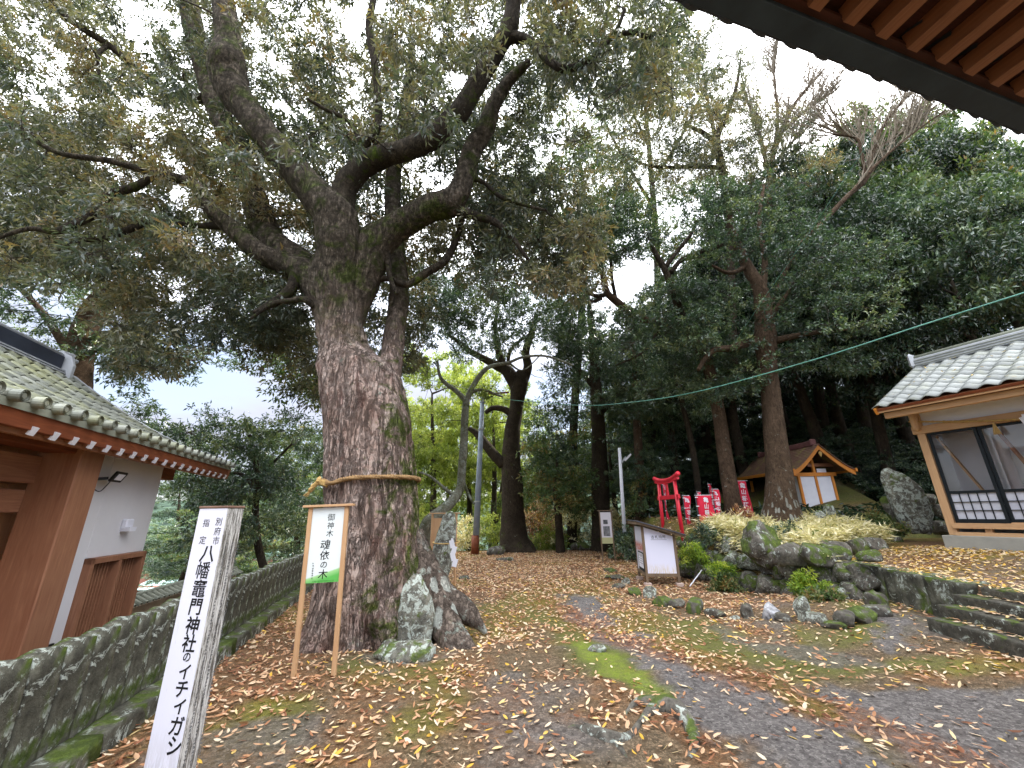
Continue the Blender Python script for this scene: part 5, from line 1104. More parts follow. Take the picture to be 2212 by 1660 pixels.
# floodlight on the white wall
def gpnt(M, x, y, z): return M @ Vector((x, y, z))
fl = thing('floodlight', 'small black floodlight with looped cable fixed high on the white gate wall', 'lamp', M=GM @ Matrix.Translation((.16, 0, 2.0)))
MB().tube([(0, -.002, 0), (0, -.03, 0)], .045, 14).build('mount', M_['black'], fl); MB().beam((0, -.03, 0), (.08, -.12, .02), .02, .03).build('arm', M_['black'], fl)
hd = MB().box((0, 0, 0), (.20, .025, .12), rotx(.5)).build('head', M_['black'], fl, bevel=.006); hd.location = (.17, -.16, .04); MB().box((0, -.015, -.004), (.12, .006, .07), rotx(.5)).build('lens', M_['white_paint'], hd)
MB().tube(catmull([(0, -.03, -.03), (.02, -.06, -.1), (.08, -.08, -.12), (.12, -.1, -.06), (.12, -.13, 0)], 14), .005, 6).build('cable', M_['black'], fl)

# ================================================================== the hall on the right terrace
HMx = frame((8.76, 8.54, 0), (.407, -.913, 0))
hall = thing('small_hall', 'small wooden hall with wavy tiled roof and black-framed sliding doors on the right terrace', 'building', M=HMx)
b = MB().box((3.0, 1.3, .83), (6.3, 2.9, .52)); b.build('foundation', M_['concrete'], hall, bevel=.012)
MB().box((3.0, -.28, .62), (6.9, .5, .22)).build('stone_step', M_['stone'], hall, bevel=.015)
def hp(x, z, sx, sz, name, mat, y=0.0, sy=.12, bev=.004, par=None): return MB().box((x, y, z), (sx, sy, sz)).build(name, M_[mat], par or hall, bevel=bev)
hp(0.0, 2.32, .13, 2.45, 'post', 'wood_new', .02, .13); hp(3.06, 2.32, .13, 2.45, 'post', 'wood_new', .02, .13)
hp(1.53, 1.12, 3.0, .07, 'sill', 'wood_newx', .02, .14); hp(1.53, 1.27, 3.0, .10, 'sill', 'wood_newx', .0, .17)
for x in (.5, 1.6, 2.6): hp(x, 1.18, .1, .08, 'spacer', 'wood_new', .02, .1)
hp(1.53, 3.20, 3.3, .16, 'lintel', 'wood_newx', .0, .14); hp(1.53, 3.62, 3.2, .12, 'wall_plate', 'wood_newx', .02, .16)
hp(1.53, 3.42, 2.94, .30, 'plaster_band', 'white_paint', .03, .06); 
hp(.0, 3.40, .11, .45, 'bracket', 'wood_new', -.14, .16, .03)
MB().box((.02, -.33, 3.60), (.13, .5, .12)).build('bracket_arm', M_['wood_new'], hall, bevel=.02)
M_['frame_black'] = plain_mat('frame_black', '0a1014', '141b20', .45, 5, .05)
mg = Mat('window_glass', .05, .5); mg.color((.9, .93, .93)); mg.b.inputs['Transmission Weight'].default_value = 1.0; mg.b.inputs['IOR'].default_value = 1.02
gl = mg.n('ShaderNodeBsdfGlossy'); gl.inputs['Roughness'].default_value = .02; tp_ = mg.n('ShaderNodeBsdfTransparent'); fz = mg.n('ShaderNodeFresnel'); fz.inputs[0].default_value = 1.5; mxs = mg.n('ShaderNodeMixShader')
mg.l(fz.outputs[0], mxs.inputs[0]); mg.l(tp_.outputs[0], mxs.inputs[1]); mg.l(gl.outputs[0], mxs.inputs[2]); mg.l(mxs.outputs[0], mg.out.inputs[0]); M_['glass'] = mg.m
for k_ in range(4):
    x0 = .085 + .735 * k_; x1 = x0 + .735; yk = -.01 if k_ % 2 == 0 else .02
    fr = MB()
    for (x, z, sx, sz) in ((x0 + .025, 2.22, .05, 1.79), (x1 - .025, 2.22, .05, 1.79), ((x0 + x1) / 2, 3.09, .64, .045), ((x0 + x1) / 2, 1.90, .64, .05), ((x0 + x1) / 2, 1.36, .64, .075)):
        fr.box((x, yk, z), (sx, .035, sz))
    d_ = fr.build('door', M_['frame_black'], hall, bevel=.003)
    MB().box(((x0 + x1) / 2, yk + .006, 2.5), (.64, .004, 1.14)).build('pane', M_['glass'], d_)
    for j_ in range(1, 5): MB().box((x0 + .05 + .635 * j_ / 5, yk - .001, 1.635), (.012, .02, .48)).build('muntin', M_['frame_black'], d_)
    for zz_ in (1.555, 1.715): MB().box(((x0 + x1) / 2, yk - .003, zz_), (.64, .02, .012)).build('muntin', M_['frame_black'], d_)
    MB().box(((x0 + x1) / 2, yk + .016, 1.635), (.64, .004, .48)).build('frosted_pane', plain_mat('frosted', 'b9bac6', 'c9cad4', .25, 2, 0), d_)
# inside
b = MB().box((1.5, .85, 2.3), (3.0, .06, 2.5)); b.box((.0, .42, 2.3), (.06, .8, 2.5)); b.box((.90, .5, 2.3), (.03, .6, 2.5)); b.build('inner_wall', M_['plaster'], hall)
MB().box((1.5, .65, 1.32), (3.0, 1.3, .04)).build('floor', M_['wood_newx'], hall); pass
MB().beam((.14, .22, 3.05), (.74, .22, 1.36), .03, .085, up=(0, 1, 0)).build('brace', M_['wood_new'], hall)
MB().beam((1.0, .30, 3.0), (1.5, .30, 1.36), .04, .12, up=(0, 1, 0)).build('brace', M_['wood_gate'], hall)
MB().box((2.1, .78, 2.2), (1.3, .05, 1.5)).build('altar_board', M_['wood_gate'], hall)
b = MB(); b.box((-.03, 1.35, 2.35), (.05, 2.6, 2.5)); b.build('side_wall', M_['plaster'], hall); MB().box((0, 2.6, 2.32), (.13, .13, 2.45)).build('post', M_['wood_new'], hall)
# roof: individual wave tiles
HEY, HEZ, HRY, HRZ, HX0 = -.86, 3.66, 1.6, 4.92, -.36
sl_ = math.atan2(HRZ - HEZ, HRY - HEY); sln = math.hypot(HRZ - HEZ, HRY - HEY)
def wave_tile(wd=.30, ln=.30, seg=8):
    b = MB(); v = []
    for (y, zo) in ((0, .018), (ln, 0)):
        for th_ in (0, -.016):
            for k_ in range(seg + 1):
                t = k_ / seg; v.append((t * wd, y, zo + th_ + .030 * math.sin(t * 2 * math.pi - .9) + .008 * t))
    n_ = seg + 1; f = []
    for k_ in range(seg): f += [(k_, k_ + 1, 2 * n_ + k_ + 1, 2 * n_ + k_), (k_ + 1, k_, n_ + k_, n_ + k_ + 1)]
    f += [(0, 2 * n_, 3 * n_, n_), (n_ - 1, 2 * n_ - 1, 4 * n_ - 1, 3 * n_ - 1)]
    return b.add(v, f).mesh('tile')
WT = wave_tile(); M_['wave_tile'] = None
m = Mat('wave_tile', .6, .3); ge = m.n('ShaderNodeNewGeometry'); pos = ge.outputs['Position']; n_ = m.noise(pos, 2.2, 6, .7); n2_ = m.noise(pos, 16, 5, .7)
c = m.mix(m.objrnd(), '7a7d7c', '9a9d9a'); c = m.mix(m.ramp(n_, [(.5, 0.0), (.68, .4)]), c, '8b8d6c'); c = m.mix(m.ramp(n2_, [(.58, 0.0), (.72, .6)]), c, '4a4b45'); m.color(c).bump(n2_, .25, .01)
M_['wave_tile'] = m.m; WT.materials.append(m.m); WT.polygons.foreach_set('use_smooth', np.ones(len(WT.polygons), bool))
nr_ = int(sln / .262); R_ = rotx(sl_)
for ri in range(nr_ + 1):
    for ci in range(20):
        p = np.array([HX0 + ci * .272, 0, 0]) + R_ @ np.array([0, ri * .262, .03]) + np.array([0, HEY, HEZ])
        o = bpy.data.objects.new('tile', WT); COL.objects.link(o); o.parent = hall; o.location = p; o.rotation_euler = (sl_ + .03, random.uniform(-.012, .012), random.uniform(-.015, .015))
for sgn in (1, -1):
    b = MB(); cyy = (HEY + HRY) / 2 if sgn == 1 else HRY + (HRY - HEY) / 2
    b.box((2.4, cyy, (HEZ + HRZ) / 2 - .04), (5.45, sln, .05), rotx(sl_ * sgn)); b.build('roof_board', M_['wood_eave'], hall)
MB().box((2.38, HRY, HRZ + .13), (5.3, .2, .22)).build('ridge', M_['tile_pale'], hall, bevel=.01)
for zz_ in (.06, .12, .18): MB().box((2.38, HRY, HRZ + zz_), (5.36, .23, .012)).build('ridge_course', M_['tile'], hall)
MB().tube([(HX0 - .02, HRY, HRZ + .27), (5.2, HRY, HRZ + .27)], .06, 12).build('ridge_cap', M_['tile'], hall, smooth=True)
MB().box((HX0 + .05, HRY, HRZ + .2), (.1, .32, .38)).build('ridge_end_tile', M_['tile_pale'], hall, bevel=.05)
MB().box((2.35, HEY + .05, HEZ - .045), (5.3, .05, .1)).build('fascia', M_['wood_newx'], hall, bevel=.004)
MB().beam((HX0 + .06, HEY, HEZ - .06), (HX0 + .06, HRY, HRZ - .06), .05, .14).build('barge_board', M_['wood_orange'], hall, bevel=.004)
MB().beam((HX0 + .12, HEY + .2, HEZ - .15), (5.0, HEY + .2, HEZ - .15), .11, .12).build('purlin', M_['wood_newx'], hall, bevel=.006)
RF2 = MB().beam((0, HEY + .06, HEZ - .05), (0, .1, HEZ + .42), .05, .06).mesh('rafter'); RF2.materials.append(M_['wood_new'])
for k_ in range(17): o = bpy.data.objects.new('rafter', RF2); COL.objects.link(o); o.parent = hall; o.location = (-.1 + k_ * .3, 0, 0)
r = np.random.default_rng(88); n = 110; yy = r.uniform(0, sln * .98, n); xx = r.uniform(HX0, 5, n); pp_ = np.stack([xx, yy * 0, yy * 0], 1) + (R_ @ np.stack([0 * yy, yy, 0 * yy + .085])).T + np.array([0, HEY, HEZ])
v, f, at_ = leaf_quads(pp_, r.uniform(0, 6.28, n), r.normal(0, .2, n), np.full(n, 0.0), np.full(n, .08), np.full(n, .03), r.uniform(0, .3, n), np.clip(r.normal(.85, .12, n), 0, 1))
v = v + 0.0; lr = link('fallen_leaves', fast_mesh('fallen_leaves', v, f, at_), M_['litter']); lr.matrix_world = HMx; tag(lr, 'yellow fallen leaves caught on the tiled roof of the right hall', 'fallen leaves', None, 'stuff')
# straw rope with tassel and paper strip across the front
def rope_mb(path, r0, turns, strands=3, seg=6, n=None):
    path = np.asarray(path, float); n = n or len(path); b = MB(); T = np.gradient(path, axis=0); T /= np.linalg.norm(T, axis=1)[:, None]
    up = np.array([0, 0, 1.0]); U = np.cross(T, up); U /= np.linalg.norm(U, axis=1)[:, None] + 1e-9; V = np.cross(T, U); s = np.linspace(0, 1, len(path))
    for k_ in range(strands):
        a = 2 * math.pi * (s * turns + k_ / strands); q = path + (U * np.cos(a)[:, None] + V * np.sin(a)[:, None]) * r0 * .55
        b.tube(q, r0 * .62, seg)
    return b
M_['straw'] = wood_mat('straw', 'a17f45', 'cdb077', .85, 2.0, 'x'); M_['straw_dark'] = wood_mat('straw_dark', '75583a', 'a08258', .85, 2.0, 'x')
sr = thing('shimenawa_rope', 'thin straw rope strung under the eave of the right hall', 'rope', M=HMx @ Matrix.Translation((0, -.12, 3.42)))
t_ = np.linspace(0, 1, 60); rope_mb(np.stack([-.1 + t_ * 3.2, 0 * t_, -.02 - .34 * np.sin(math.pi * t_ * .62)], 1), .022, 40, 2, 5).build('rope', M_['straw'], sr)
ts = MB()
for k_ in range(26):
    a_ = random.uniform(0, 6.28); q = random.uniform(.02, .085); ts.tube([(0, 0, 0), (math.cos(a_) * q * .5, math.sin(a_) * q * .5, -.1), (math.cos(a_) * q, math.sin(a_) * q, -.22)], [.012, .007, .003], 4)
tz = ts.build('straw_tassel', M_['straw'], None); tz.matrix_world = HMx @ Matrix.Translation((1.10, -.13, 3.13)); tag(tz, 'straw tassel hanging from the rope before the hall doors', 'tassel')
def shide(name, label, M, s_=1.0):
    b = MB(); z = 0; x = 0
    for k_ in range(4): b.box((x, -.004 * k_, z - .05 * s_), (.07 * s_, .002, .11 * s_), roty(.25 if k_ % 2 else -.25)); z -= .085 * s_; x += (.03 if k_ % 2 == 0 else -.01) * s_
    b.box((.0, -.01, -.0), (.03 * s_, .01, .06 * s_)); o = b.build(name, M_['white_paint']); o.matrix_world = M; return tag(o, label, 'paper streamer')
for dx in (0, .05, -.05): pass
shide('paper_streamer', 'white zigzag paper streamer hanging from the rope before the hall doors', HMx @ Matrix.Translation((1.5, -.14, 3.16)), 1.5)

# ================================================================== the big eave over the visitor
EAo = (1.024, 1.629, 4.6)
EM = frame(EAo, (.9605, .2784, 0))
eave = thing('hall_eave', 'dark tiled eave with brown rafters hanging over the upper right corner', 'building', M=EM)
M_['wood_dark'] = wood_mat('wood_dark', '2c120c', '47211a', .7, axis='x'); M_['wood_rafter'] = wood_mat('wood_rafter', '6b4331', '8f6049', .6, axis='y')
M_['copper_dark'] = plain_mat('copper_dark', '1f2938', '303c4d', .6, 2.5, .2, 12)
X0, X1 = -1.6, 7.5
MB().box(((X0 + X1) / 2, -.075, .03), (X1 - X0, .14, .05)).build('fascia', M_['copper_dark'], eave, bevel=.004)
MB().box(((X0 + X1) / 2, -.17, .065), (X1 - X0, .05, .03)).build('board_edge', M_['wood_dark'], eave)
MB().box(((X0 + X1) / 2, -2.2, .155), (X1 - X0, 4.1, .02)).build('soffit', M_['wood_dark'], eave)
q = MB().box((0, -2.19, .075), (.095, 4.0, .12)).mesh('rafter'); q.materials.append(M_['wood_rafter']); 
for k_ in range(26): o = bpy.data.objects.new('rafter', q); COL.objects.link(o); o.parent = eave; o.location = (.90 + (k_ - 7) * .296, -.0, 0); MBq = None
for k_ in range(9): MB().box(((X0 + X1) / 2, -.45 - k_ * .42, .142), (X1 - X0, .405, .012)).build('plank', M_['wood_dark'], eave)
q = half_pipe(.075, .065, .3).mesh('tile'); q.materials.append(M_['ridge_dark']); q2 = MB().tube([(0, -.02, 0), (0, .03, 0)], .078, 14).mesh('end_tile'); q2.materials.append(M_['ridge_dark'])
for k_ in range(33):
    x = X0 + .1 + k_ * .275
    for j_ in range(3): o = bpy.data.objects.new('tile', q); COL.objects.link(o); o.parent = eave; o.location = (x, -.02 - .28 * j_, .20 + .1 * j_); o.rotation_euler = (-.35, 0, math.pi)
    o = bpy.data.objects.new('end_tile', q2); COL.objects.link(o); o.parent = eave; o.location = (x, .0, .10)
MB().box(((X0 + X1) / 2, -.02, .075), (X1 - X0, .1, .03)).build('pan_tile_edge', M_['ridge_dark'], eave)
MB().box(((X0 + X1) / 2, -2.1, .9), (X1 - X0, 4.4, .05), rotx(-.35)).build('roof', M_['ridge_dark'], eave)
# ================================================================== white designation post, near left
def prow(M, u_, v_, y):              # where the ray of a photo point meets the plane y of a frame -> local x, z
    Mi = M.inverted(); o = Mi @ Vector(EYE); d = Mi.to_3x3() @ Vector(ray(u_, v_)); t = (y - o.y) / d.y; p = o + d * t; return p.x, p.z
PMx = frame((-1.945, 2.72, 0), (math.cos(-.20), math.sin(-.20), 0))
post = thing('designation_post', 'white square wooden post with large black brushed writing, standing nearest the camera', 'sign', M=PMx)
m = Mat('worn_white', .6, .3); co = m.co('Object', (1, 1, .25)); co2 = m.co('Object', (9, 9, .8)); n_ = m.noise(co, 9, 6, .7); n2_ = m.noise(co2, 6, 6, .8)
sx = m.n('ShaderNodeSeparateXYZ'); m.l(m.co('Object'), sx.inputs[0]); low = m.ramp(sx.outputs[2], [(.25, .3), (.5, 0.0)])
c = m.mix(m.ramp(n2_, [(.60, 0.0), (.66, .5)]), 'dfe0ee', 'a9a79f'); c = m.mix(m.math('MULTIPLY', m.ramp(n2_, [(.42, 0.0), (.5, 1.0)]), low), c, '6f6a60'); m.color(c).bump(n2_, .1, .004); M_['worn_white'] = m.m
m = Mat('peeling_white', .75, .2); co2 = m.co('Object', (10, 10, .7)); n2_ = m.noise(co2, 7, 7, .85); m.color(m.mix(m.ramp(n2_, [(.46, 0.0), (.54, 1.0)]), 'c9c8c6', '5f5b55')).bump(n2_, .5, .006); M_['peeling_white'] = m.m; M_['faded_ink'] = plain_mat('faded_ink', '4a4a4c', '77777a', .8, 20)
b = MB(); W2, D2, ZT = .108, .125, 1.655
b.add([(-W2, 0, -.1), (W2, 0, -.1), (W2, D2, -.1), (-W2, D2, -.1), (-W2, 0, ZT), (W2, 0, ZT), (W2, D2, ZT), (-W2, D2, ZT)], [(0, 1, 5, 4), (3, 0, 4, 7), (2, 3, 7, 6)], 0)
b.add([(W2, 0, -.1), (W2, D2, -.1), (W2, D2, ZT), (W2, 0, ZT)], [(0, 1, 2, 3)], 1); b.add([(-W2, 0, ZT), (W2, 0, ZT), (W2, D2, ZT), (-W2, D2, ZT), ], [(0, 1, 2, 3)], 0)
b.build('shaft', [M_['worn_white'], M_['peeling_white']], post)
MB().box((0, D2 / 2, ZT + .008), (2 * W2 + .012, D2 + .012, .014)).build('cap', plain_mat('cap_wood', '6a5146', '87695a', .8), post, bevel=.003)
it = []
for ch, u_, v_, s_ in (('八', 449, 1197, .108), ('幡', 439, 1232, .104), ('竈', 431, 1271, .108), ('門', 423, 1311, .098), ('神', 416, 1351, .100), ('社', 409, 1390, .098), ('の', 404, 1420, .060), ('イ', 399, 1451, .088), ('チ', 393, 1489, .096), ('イ', 388, 1526, .088), ('ガ', 382, 1568, .100), ('シ', 377, 1612, .104)):
    x, z = prow(PMx, u_, v_, 0); it.append((ch, x, z, s_))
letters(post, it, -.0015, M_['ink'], slant=.06)
letters(post, [(ch, *prow(PMx, u_, v_, 0), .052, THIN) for ch, u_, v_ in (('指', 446, 1130), ('定', 438, 1167), ('別', 473, 1127), ('府', 470, 1148), ('市', 467, 1168))], -.0015, M_['ink'], 'small_lettering')
for k_ in range(3): marks(post, .04 + .045 * k_, 1.44, .25, .017, W2 + .001, M_['faded_ink'], 20 + k_, 'worn_print', axis='side')

# ================================================================== board in front of the oak
def board_sign(name, label, M, wd, h, pz0, pz1, mat_panel, post_w=.045, cap=True, woodm='wood_new'):
    t = thing(name, label, 'sign', M=M)
    for s_ in (-1, 1): MB().box((s_ * (wd / 2), 0, h / 2 - .08), (post_w, post_w, h + .16)).build('leg', M_[woodm], t, bevel=.003)
    MB().box((0, 0, (pz0 + pz1) / 2), (wd - post_w + .004, .016, pz1 - pz0)).build('panel', mat_panel, t)
    if cap: MB().box((0, 0, h + .014), (wd + .16, .10, .026)).build('cap_board', M_['wood_newx' if woodm == 'wood_new' else woodm], t, bevel=.003)
    return t
m = Mat('green_print', .5, .3); sx = m.n('ShaderNodeSeparateXYZ'); m.l(m.co('Object'), sx.inputs[0]); cc = m.co('Object', (1, 1, 1), (0, .5, 0)); s2 = m.n('ShaderNodeSeparateXYZ'); m.l(cc, s2.inputs[0])
m.color(m.ramp(m.math('ADD', sx.outputs[2], m.math('MULTIPLY', sx.outputs[0], -.28)), [(.93, '5fb454'), (.985, '9fd08c'), (1.06, 'dfe6e6')])); M_['green_print'] = m.m
SMx = frame((-2.10, 4.90, 0), (math.cos(.10), math.sin(.10), 0)); SMx = SMx @ Matrix.Rotation(-.03, 4, 'Y')
bs = board_sign('sacred_tree_board', 'upright white board with brushed writing and green foot, on two pale legs before the oak', SMx, .40, 1.70, .90, 1.69, M_['green_print'])
letters(bs, [(c_, .035, z, s_, THIN) for c_, z, s_ in (('御', 1.585, .085), ('神', 1.495, .08), ('木', 1.41, .082))] + [(c_, .0, z, s_, .007) for c_, z, s_ in (('魂', 1.29, .115), ('依', 1.18, .105), ('の', 1.08, .085), ('木', .985, .105))], -.0095, M_['ink'], slant=.05)
marks(bs, -.115, 1.10, .93, .022, -.0095, M_['ink'], 3); marks(bs, -.10, .915, .12, .011, -.0095, M_['ink'], 4, horiz=True)
BMx = frame((-1.72, 10.5, hz1(-1.6, 10)), (math.cos(-.25), math.sin(-.25), 0))
b2 = board_sign('wooden_board', 'pale wooden board seen from behind, half hidden by the tall mossy standing stone', BMx, .64, 1.62, .62, 1.52, M_['wood_new'])

# ================================================================== sacred rope round the oak
ang = np.linspace(0, 2 * math.pi, 120); zr = P(800, 1033, TY - .68)[2]; kz = int(np.interp(zr, zz, np.arange(NR)))
def trunk_r(a, z):
    i_ = int(np.clip(np.interp(z, zz, np.arange(NR)), 0, NR - 1)); j_ = (a % (2 * math.pi)) / (2 * math.pi) * NT; return float(np.interp(j_, np.arange(NT + 1), np.append(RR[i_], RR[i_, 0]))), cx[i_]
ra = np.array([max(trunk_r(a + d, zr)[0] for d in (-.15, -.07, 0, .07, .15)) for a in ang]); ra = np.convolve(np.pad(ra, 4, 'wrap'), np.ones(9) / 9, 'valid') + .035
ring = np.stack([cx[kz] + np.cos(ang) * ra, TY + np.sin(ang) * ra, zr + .035 * np.cos(ang) - .05 * np.exp(-((ang - 4.25) / .25) ** 2) + .03 * np.exp(-((ang - 3.7) / .3) ** 2)], 1)
rp = thing('sacred_rope', 'twisted straw rope tied around the trunk of the giant oak', 'rope', tuple(ring[0])); ro = ring[0]
rope_mb(ring - ro, .036, 46, 3, 6).build('rope', M_['straw_dark'], rp, smooth=True)
k0 = int(120 * 4.0 / 6.283); kp = ring[k0]; outv = unit(kp - np.array([cx[kz], TY, kp[2]]))
tailp = catmull([kp + outv * .03, kp + outv * .07 + np.array([-.05, 0, -.04]), kp + outv * .06 + np.array([-.13, -.0, -.13])], 16) - ro
rope_mb(tailp, .035, 6, 3, 6).build('rope_end', M_['straw'], rp); b = MB()
for q in range(14): a_ = tailp[-1]; b.tube([a_, a_ + np.array([-.05 + random.uniform(-.03, .03), random.uniform(-.03, .03), -.07 + random.uniform(-.02, .02)])], [.008, .003], 4)
b.build('frayed_end', M_['straw'], rp)
for q in range(2):
    kk = catmull([kp + outv * .02 + np.array([-.05, 0, .05 - .03 * q]), kp + outv * .085, kp + outv * .02 + np.array([.07, 0, -.06 + .04 * q])], 12) - ro; rope_mb(kk, .03, 3, 3, 6).build('knot', M_['straw'], rp)

# ================================================================== stones at the foot of the oak
def at(u_, v_, d=0.0): p = G(u_, v_); return p
R_ROCKS = [
    ('standing_stone', 'upright pale lichened stone leaning against the right foot of the oak', 890, 1402, (.52, .30, .92), 'stone_lichen', .15, 31, 4, dict(lean=(.08, .22), blocky=.9, rough_=.22, sink=.06)),
    ('flat_stone', 'long low grey stone lying in front of the upright lichened stone', 880, 1428, (.80, .42, .25), 'stone_lichen', .32, 32, 4, dict(blocky=.6)),
    ('small_rock', 'small round lichened stone left of the long low grey stone', 836, 1420, (.26, .26, .24), 'stone_lichen', .6, 33, 3, {}),
    ('mossy_stone', 'round mossy stone right of the oak roots', 1014, 1335, (.26, .26, .28), 'stone_moss', 0, 34, 3, {}),
    ('tall_stone', 'tall mossy standing stone with cord, in front of the pale wooden board', 952, 1280, (.52, .32, 1.72), 'stone_lichen', .1, 35, 4, dict(blocky=1.0, lean=(.06, 0), rough_=.25, sink=.04)),
    ('dark_stone', 'dark flat stone beside the leg of the wooden board', 1000, 1252, (.36, .3, .12), 'stone', 0, 36, 3, {}),
    ('path_rock', 'grey rock at the left foot of the forked tree', 1072, 1200, (.75, .5, .5), 'stone', .3, 37, 3, {}),
    ('path_rock', 'flat grey stone sunk in leaves before the forked tree', 1095, 1212, (.8, .5, .16), 'stone', .1, 38, 3, {}),
    ('moss_rock', 'small grey stone on the bright green moss patch', 1290, 1408, (.26, .2, .10), 'stone_lichen', 0, 39, 3, {}),
    ('path_rock', 'mossy rock by the root of the broad dark trunk', 1258, 1190, (1.1, .8, .5), 'stone_moss', 0, 40, 3, {})]
for (nm, lb, u_, v_, sz_, mt, rz_, sd, sub, kw) in R_ROCKS:
    p = G(u_, v_); rock(nm, lb, (p[0], p[1] + sz_[1] * .2, p[2]), sz_, sd, mt, rz_, sub, **kw)
p = G(952, 1280); cp = np.array([p[0] + .06, p[1] + .12, 0])
q = thing('cord', 'thin pale cord tied round the tall standing stone', 'cord', (cp[0], cp[1], 1.0)); an = np.linspace(0, 6.283, 30)
MB().tube(np.stack([.30 * np.cos(an), .21 * np.sin(an), .02 * np.sin(an)], 1), .012, 6, False).build('cord_loop', M_['straw'], q)
shide('paper_streamer', 'white zigzag paper streamer tied to the cord of the standing stone', Matrix.Translation((cp[0] + .17, cp[1] - .24, 1.05)), 1.5)
# exposed root knuckles in the foreground
rt = thing('exposed_roots', 'grey gnarled root arching out of the ground in the foreground', 'root', tuple(G(1420, 1560)))
ro_ = np.array(rt.location)
for k_, pl in enumerate([[(1262, 1578, 30), (1290, 1590, 46), (1325, 1600, 44), (1360, 1592, 26), (1385, 1560, 22), (1410, 1535, 40), (1440, 1530, 64), (1470, 1545, 50), (1492, 1575, 40), (1500, 1610, 30), (1490, 1640, 16)], [(1440, 1535, 30), (1400, 1520, 40), (1370, 1525, 22), (1350, 1545, 12)], [(1262, 1578, 20), (1240, 1572, 12), (1225, 1575, 5)], [(1330, 1603, 26), (1345, 1625, 16), (1355, 1640, 7)]]):
    pts = []; ra_ = []
    for (u_, v_, w_) in pl: g = G(u_, v_); r0 = w_ / 2 / FPX * depth(g); pts.append([g[0], g[1], g[2] + r0 * .05, r0 * .68])
    c_ = catmull(pts, 36); limb_obj('root', c_[:, :3] - ro_, np.maximum(c_[:, 3], .006), M_['stone'], rt, 16, .45, 700 + k_)

# ================================================================== rocks of the planted mound
rr_ = np.random.default_rng(9)
front = [(4.35, 11.6), (4.55, 10.9), (4.72, 10.2), (4.9, 9.6), (5.12, 9.0), (5.35, 8.5), (5.6, 8.05), (5.85, 7.75), (6.02, 8.05), (6.25, 8.5)]
fpn = catmull([(a, b_, 0) for a, b_ in front], 34)[:, :2]; n_r = 0
MR = [rock_mesh((1, 1, 1), 1000 + q, mt, 3, .4, .7) for q, mt in enumerate(('stone', 'stone_moss', 'stone_lichen', 'stone', 'stone_moss'))]
posw = ['left end', 'left part', 'middle', 'right part', 'right tip']
tierw = ['bottom row', 'upper row', 'top row']; matw = ['grey', 'mossy', 'lichened', 'brown-grey', 'green mossy']; cnt = {}
for tier, (step, off, zb, s0, s1) in enumerate(((1, 0.0, .05, .34, .56), (1, .22, .40, .30, .52), (2, .42, .72, .28, .46))):
    for i_ in range(0, len(fpn) - 1, step):
        x, y = fpn[i_] + rr_.normal(0, .04, 2); tx, ty = fpn[min(i_ + 1, len(fpn) - 1)] - fpn[max(i_ - 1, 0)]; nl = math.hypot(tx, ty); nx_, ny_ = -ty / nl, tx / nl
        if nx_ < 0: nx_, ny_ = -nx_, -ny_
        x += nx_ * off * .8; y += ny_ * off * .8; s_ = rr_.uniform(s0, s1); fade = 1 - sm(27, 33, i_) * .55
        if tier and i_ > 27: continue
        q = int(rr_.integers(5)); o = bpy.data.objects.new('mound_rock', MR[q]); COL.objects.link(o); o.scale = (s_ * rr_.uniform(.45, .62) * 2, s_ * rr_.uniform(.4, .55) * 2, s_ * rr_.uniform(.75, 1.1) * fade)
        o.location = (x, y, hz1(x, y) * 0 + (zb + .12) * fade); o.rotation_euler = (rr_.uniform(-.2, .2), rr_.uniform(-.2, .2), rr_.uniform(0, 6.28))
        key = '%s rock in the %s, %s of the mound' % (matw[q], tierw[tier], posw[min(4, i_ * 5 // 34)]); cnt[key] = cnt.get(key, 0) + 1
        lb = key if cnt[key] == 1 else '%s %s' % ({2: 'another', 3: 'a third', 4: 'a fourth', 5: 'a fifth', 6: 'a sixth'}[cnt[key]], key)
        tag(o, lb, 'rock', 'rocks facing the planted mound'); n_r += 1
pk = P(1655, 1200, 8.9); rock('pointed_boulder', 'big pointed green-grey boulder crowning the mound below the straight tree', (pk[0], 8.95, .75), (.85, .7, .95), 61, 'stone_moss', .3, 4, blocky=.3, rough_=.45)
pk = P(1725, 1235, 8.3); rock('round_boulder', 'brown boulder right of the pointed one on the mound', (pk[0], 8.45, .45), (.7, .5, .7), 62, 'stone', .8, 4, blocky=.4)
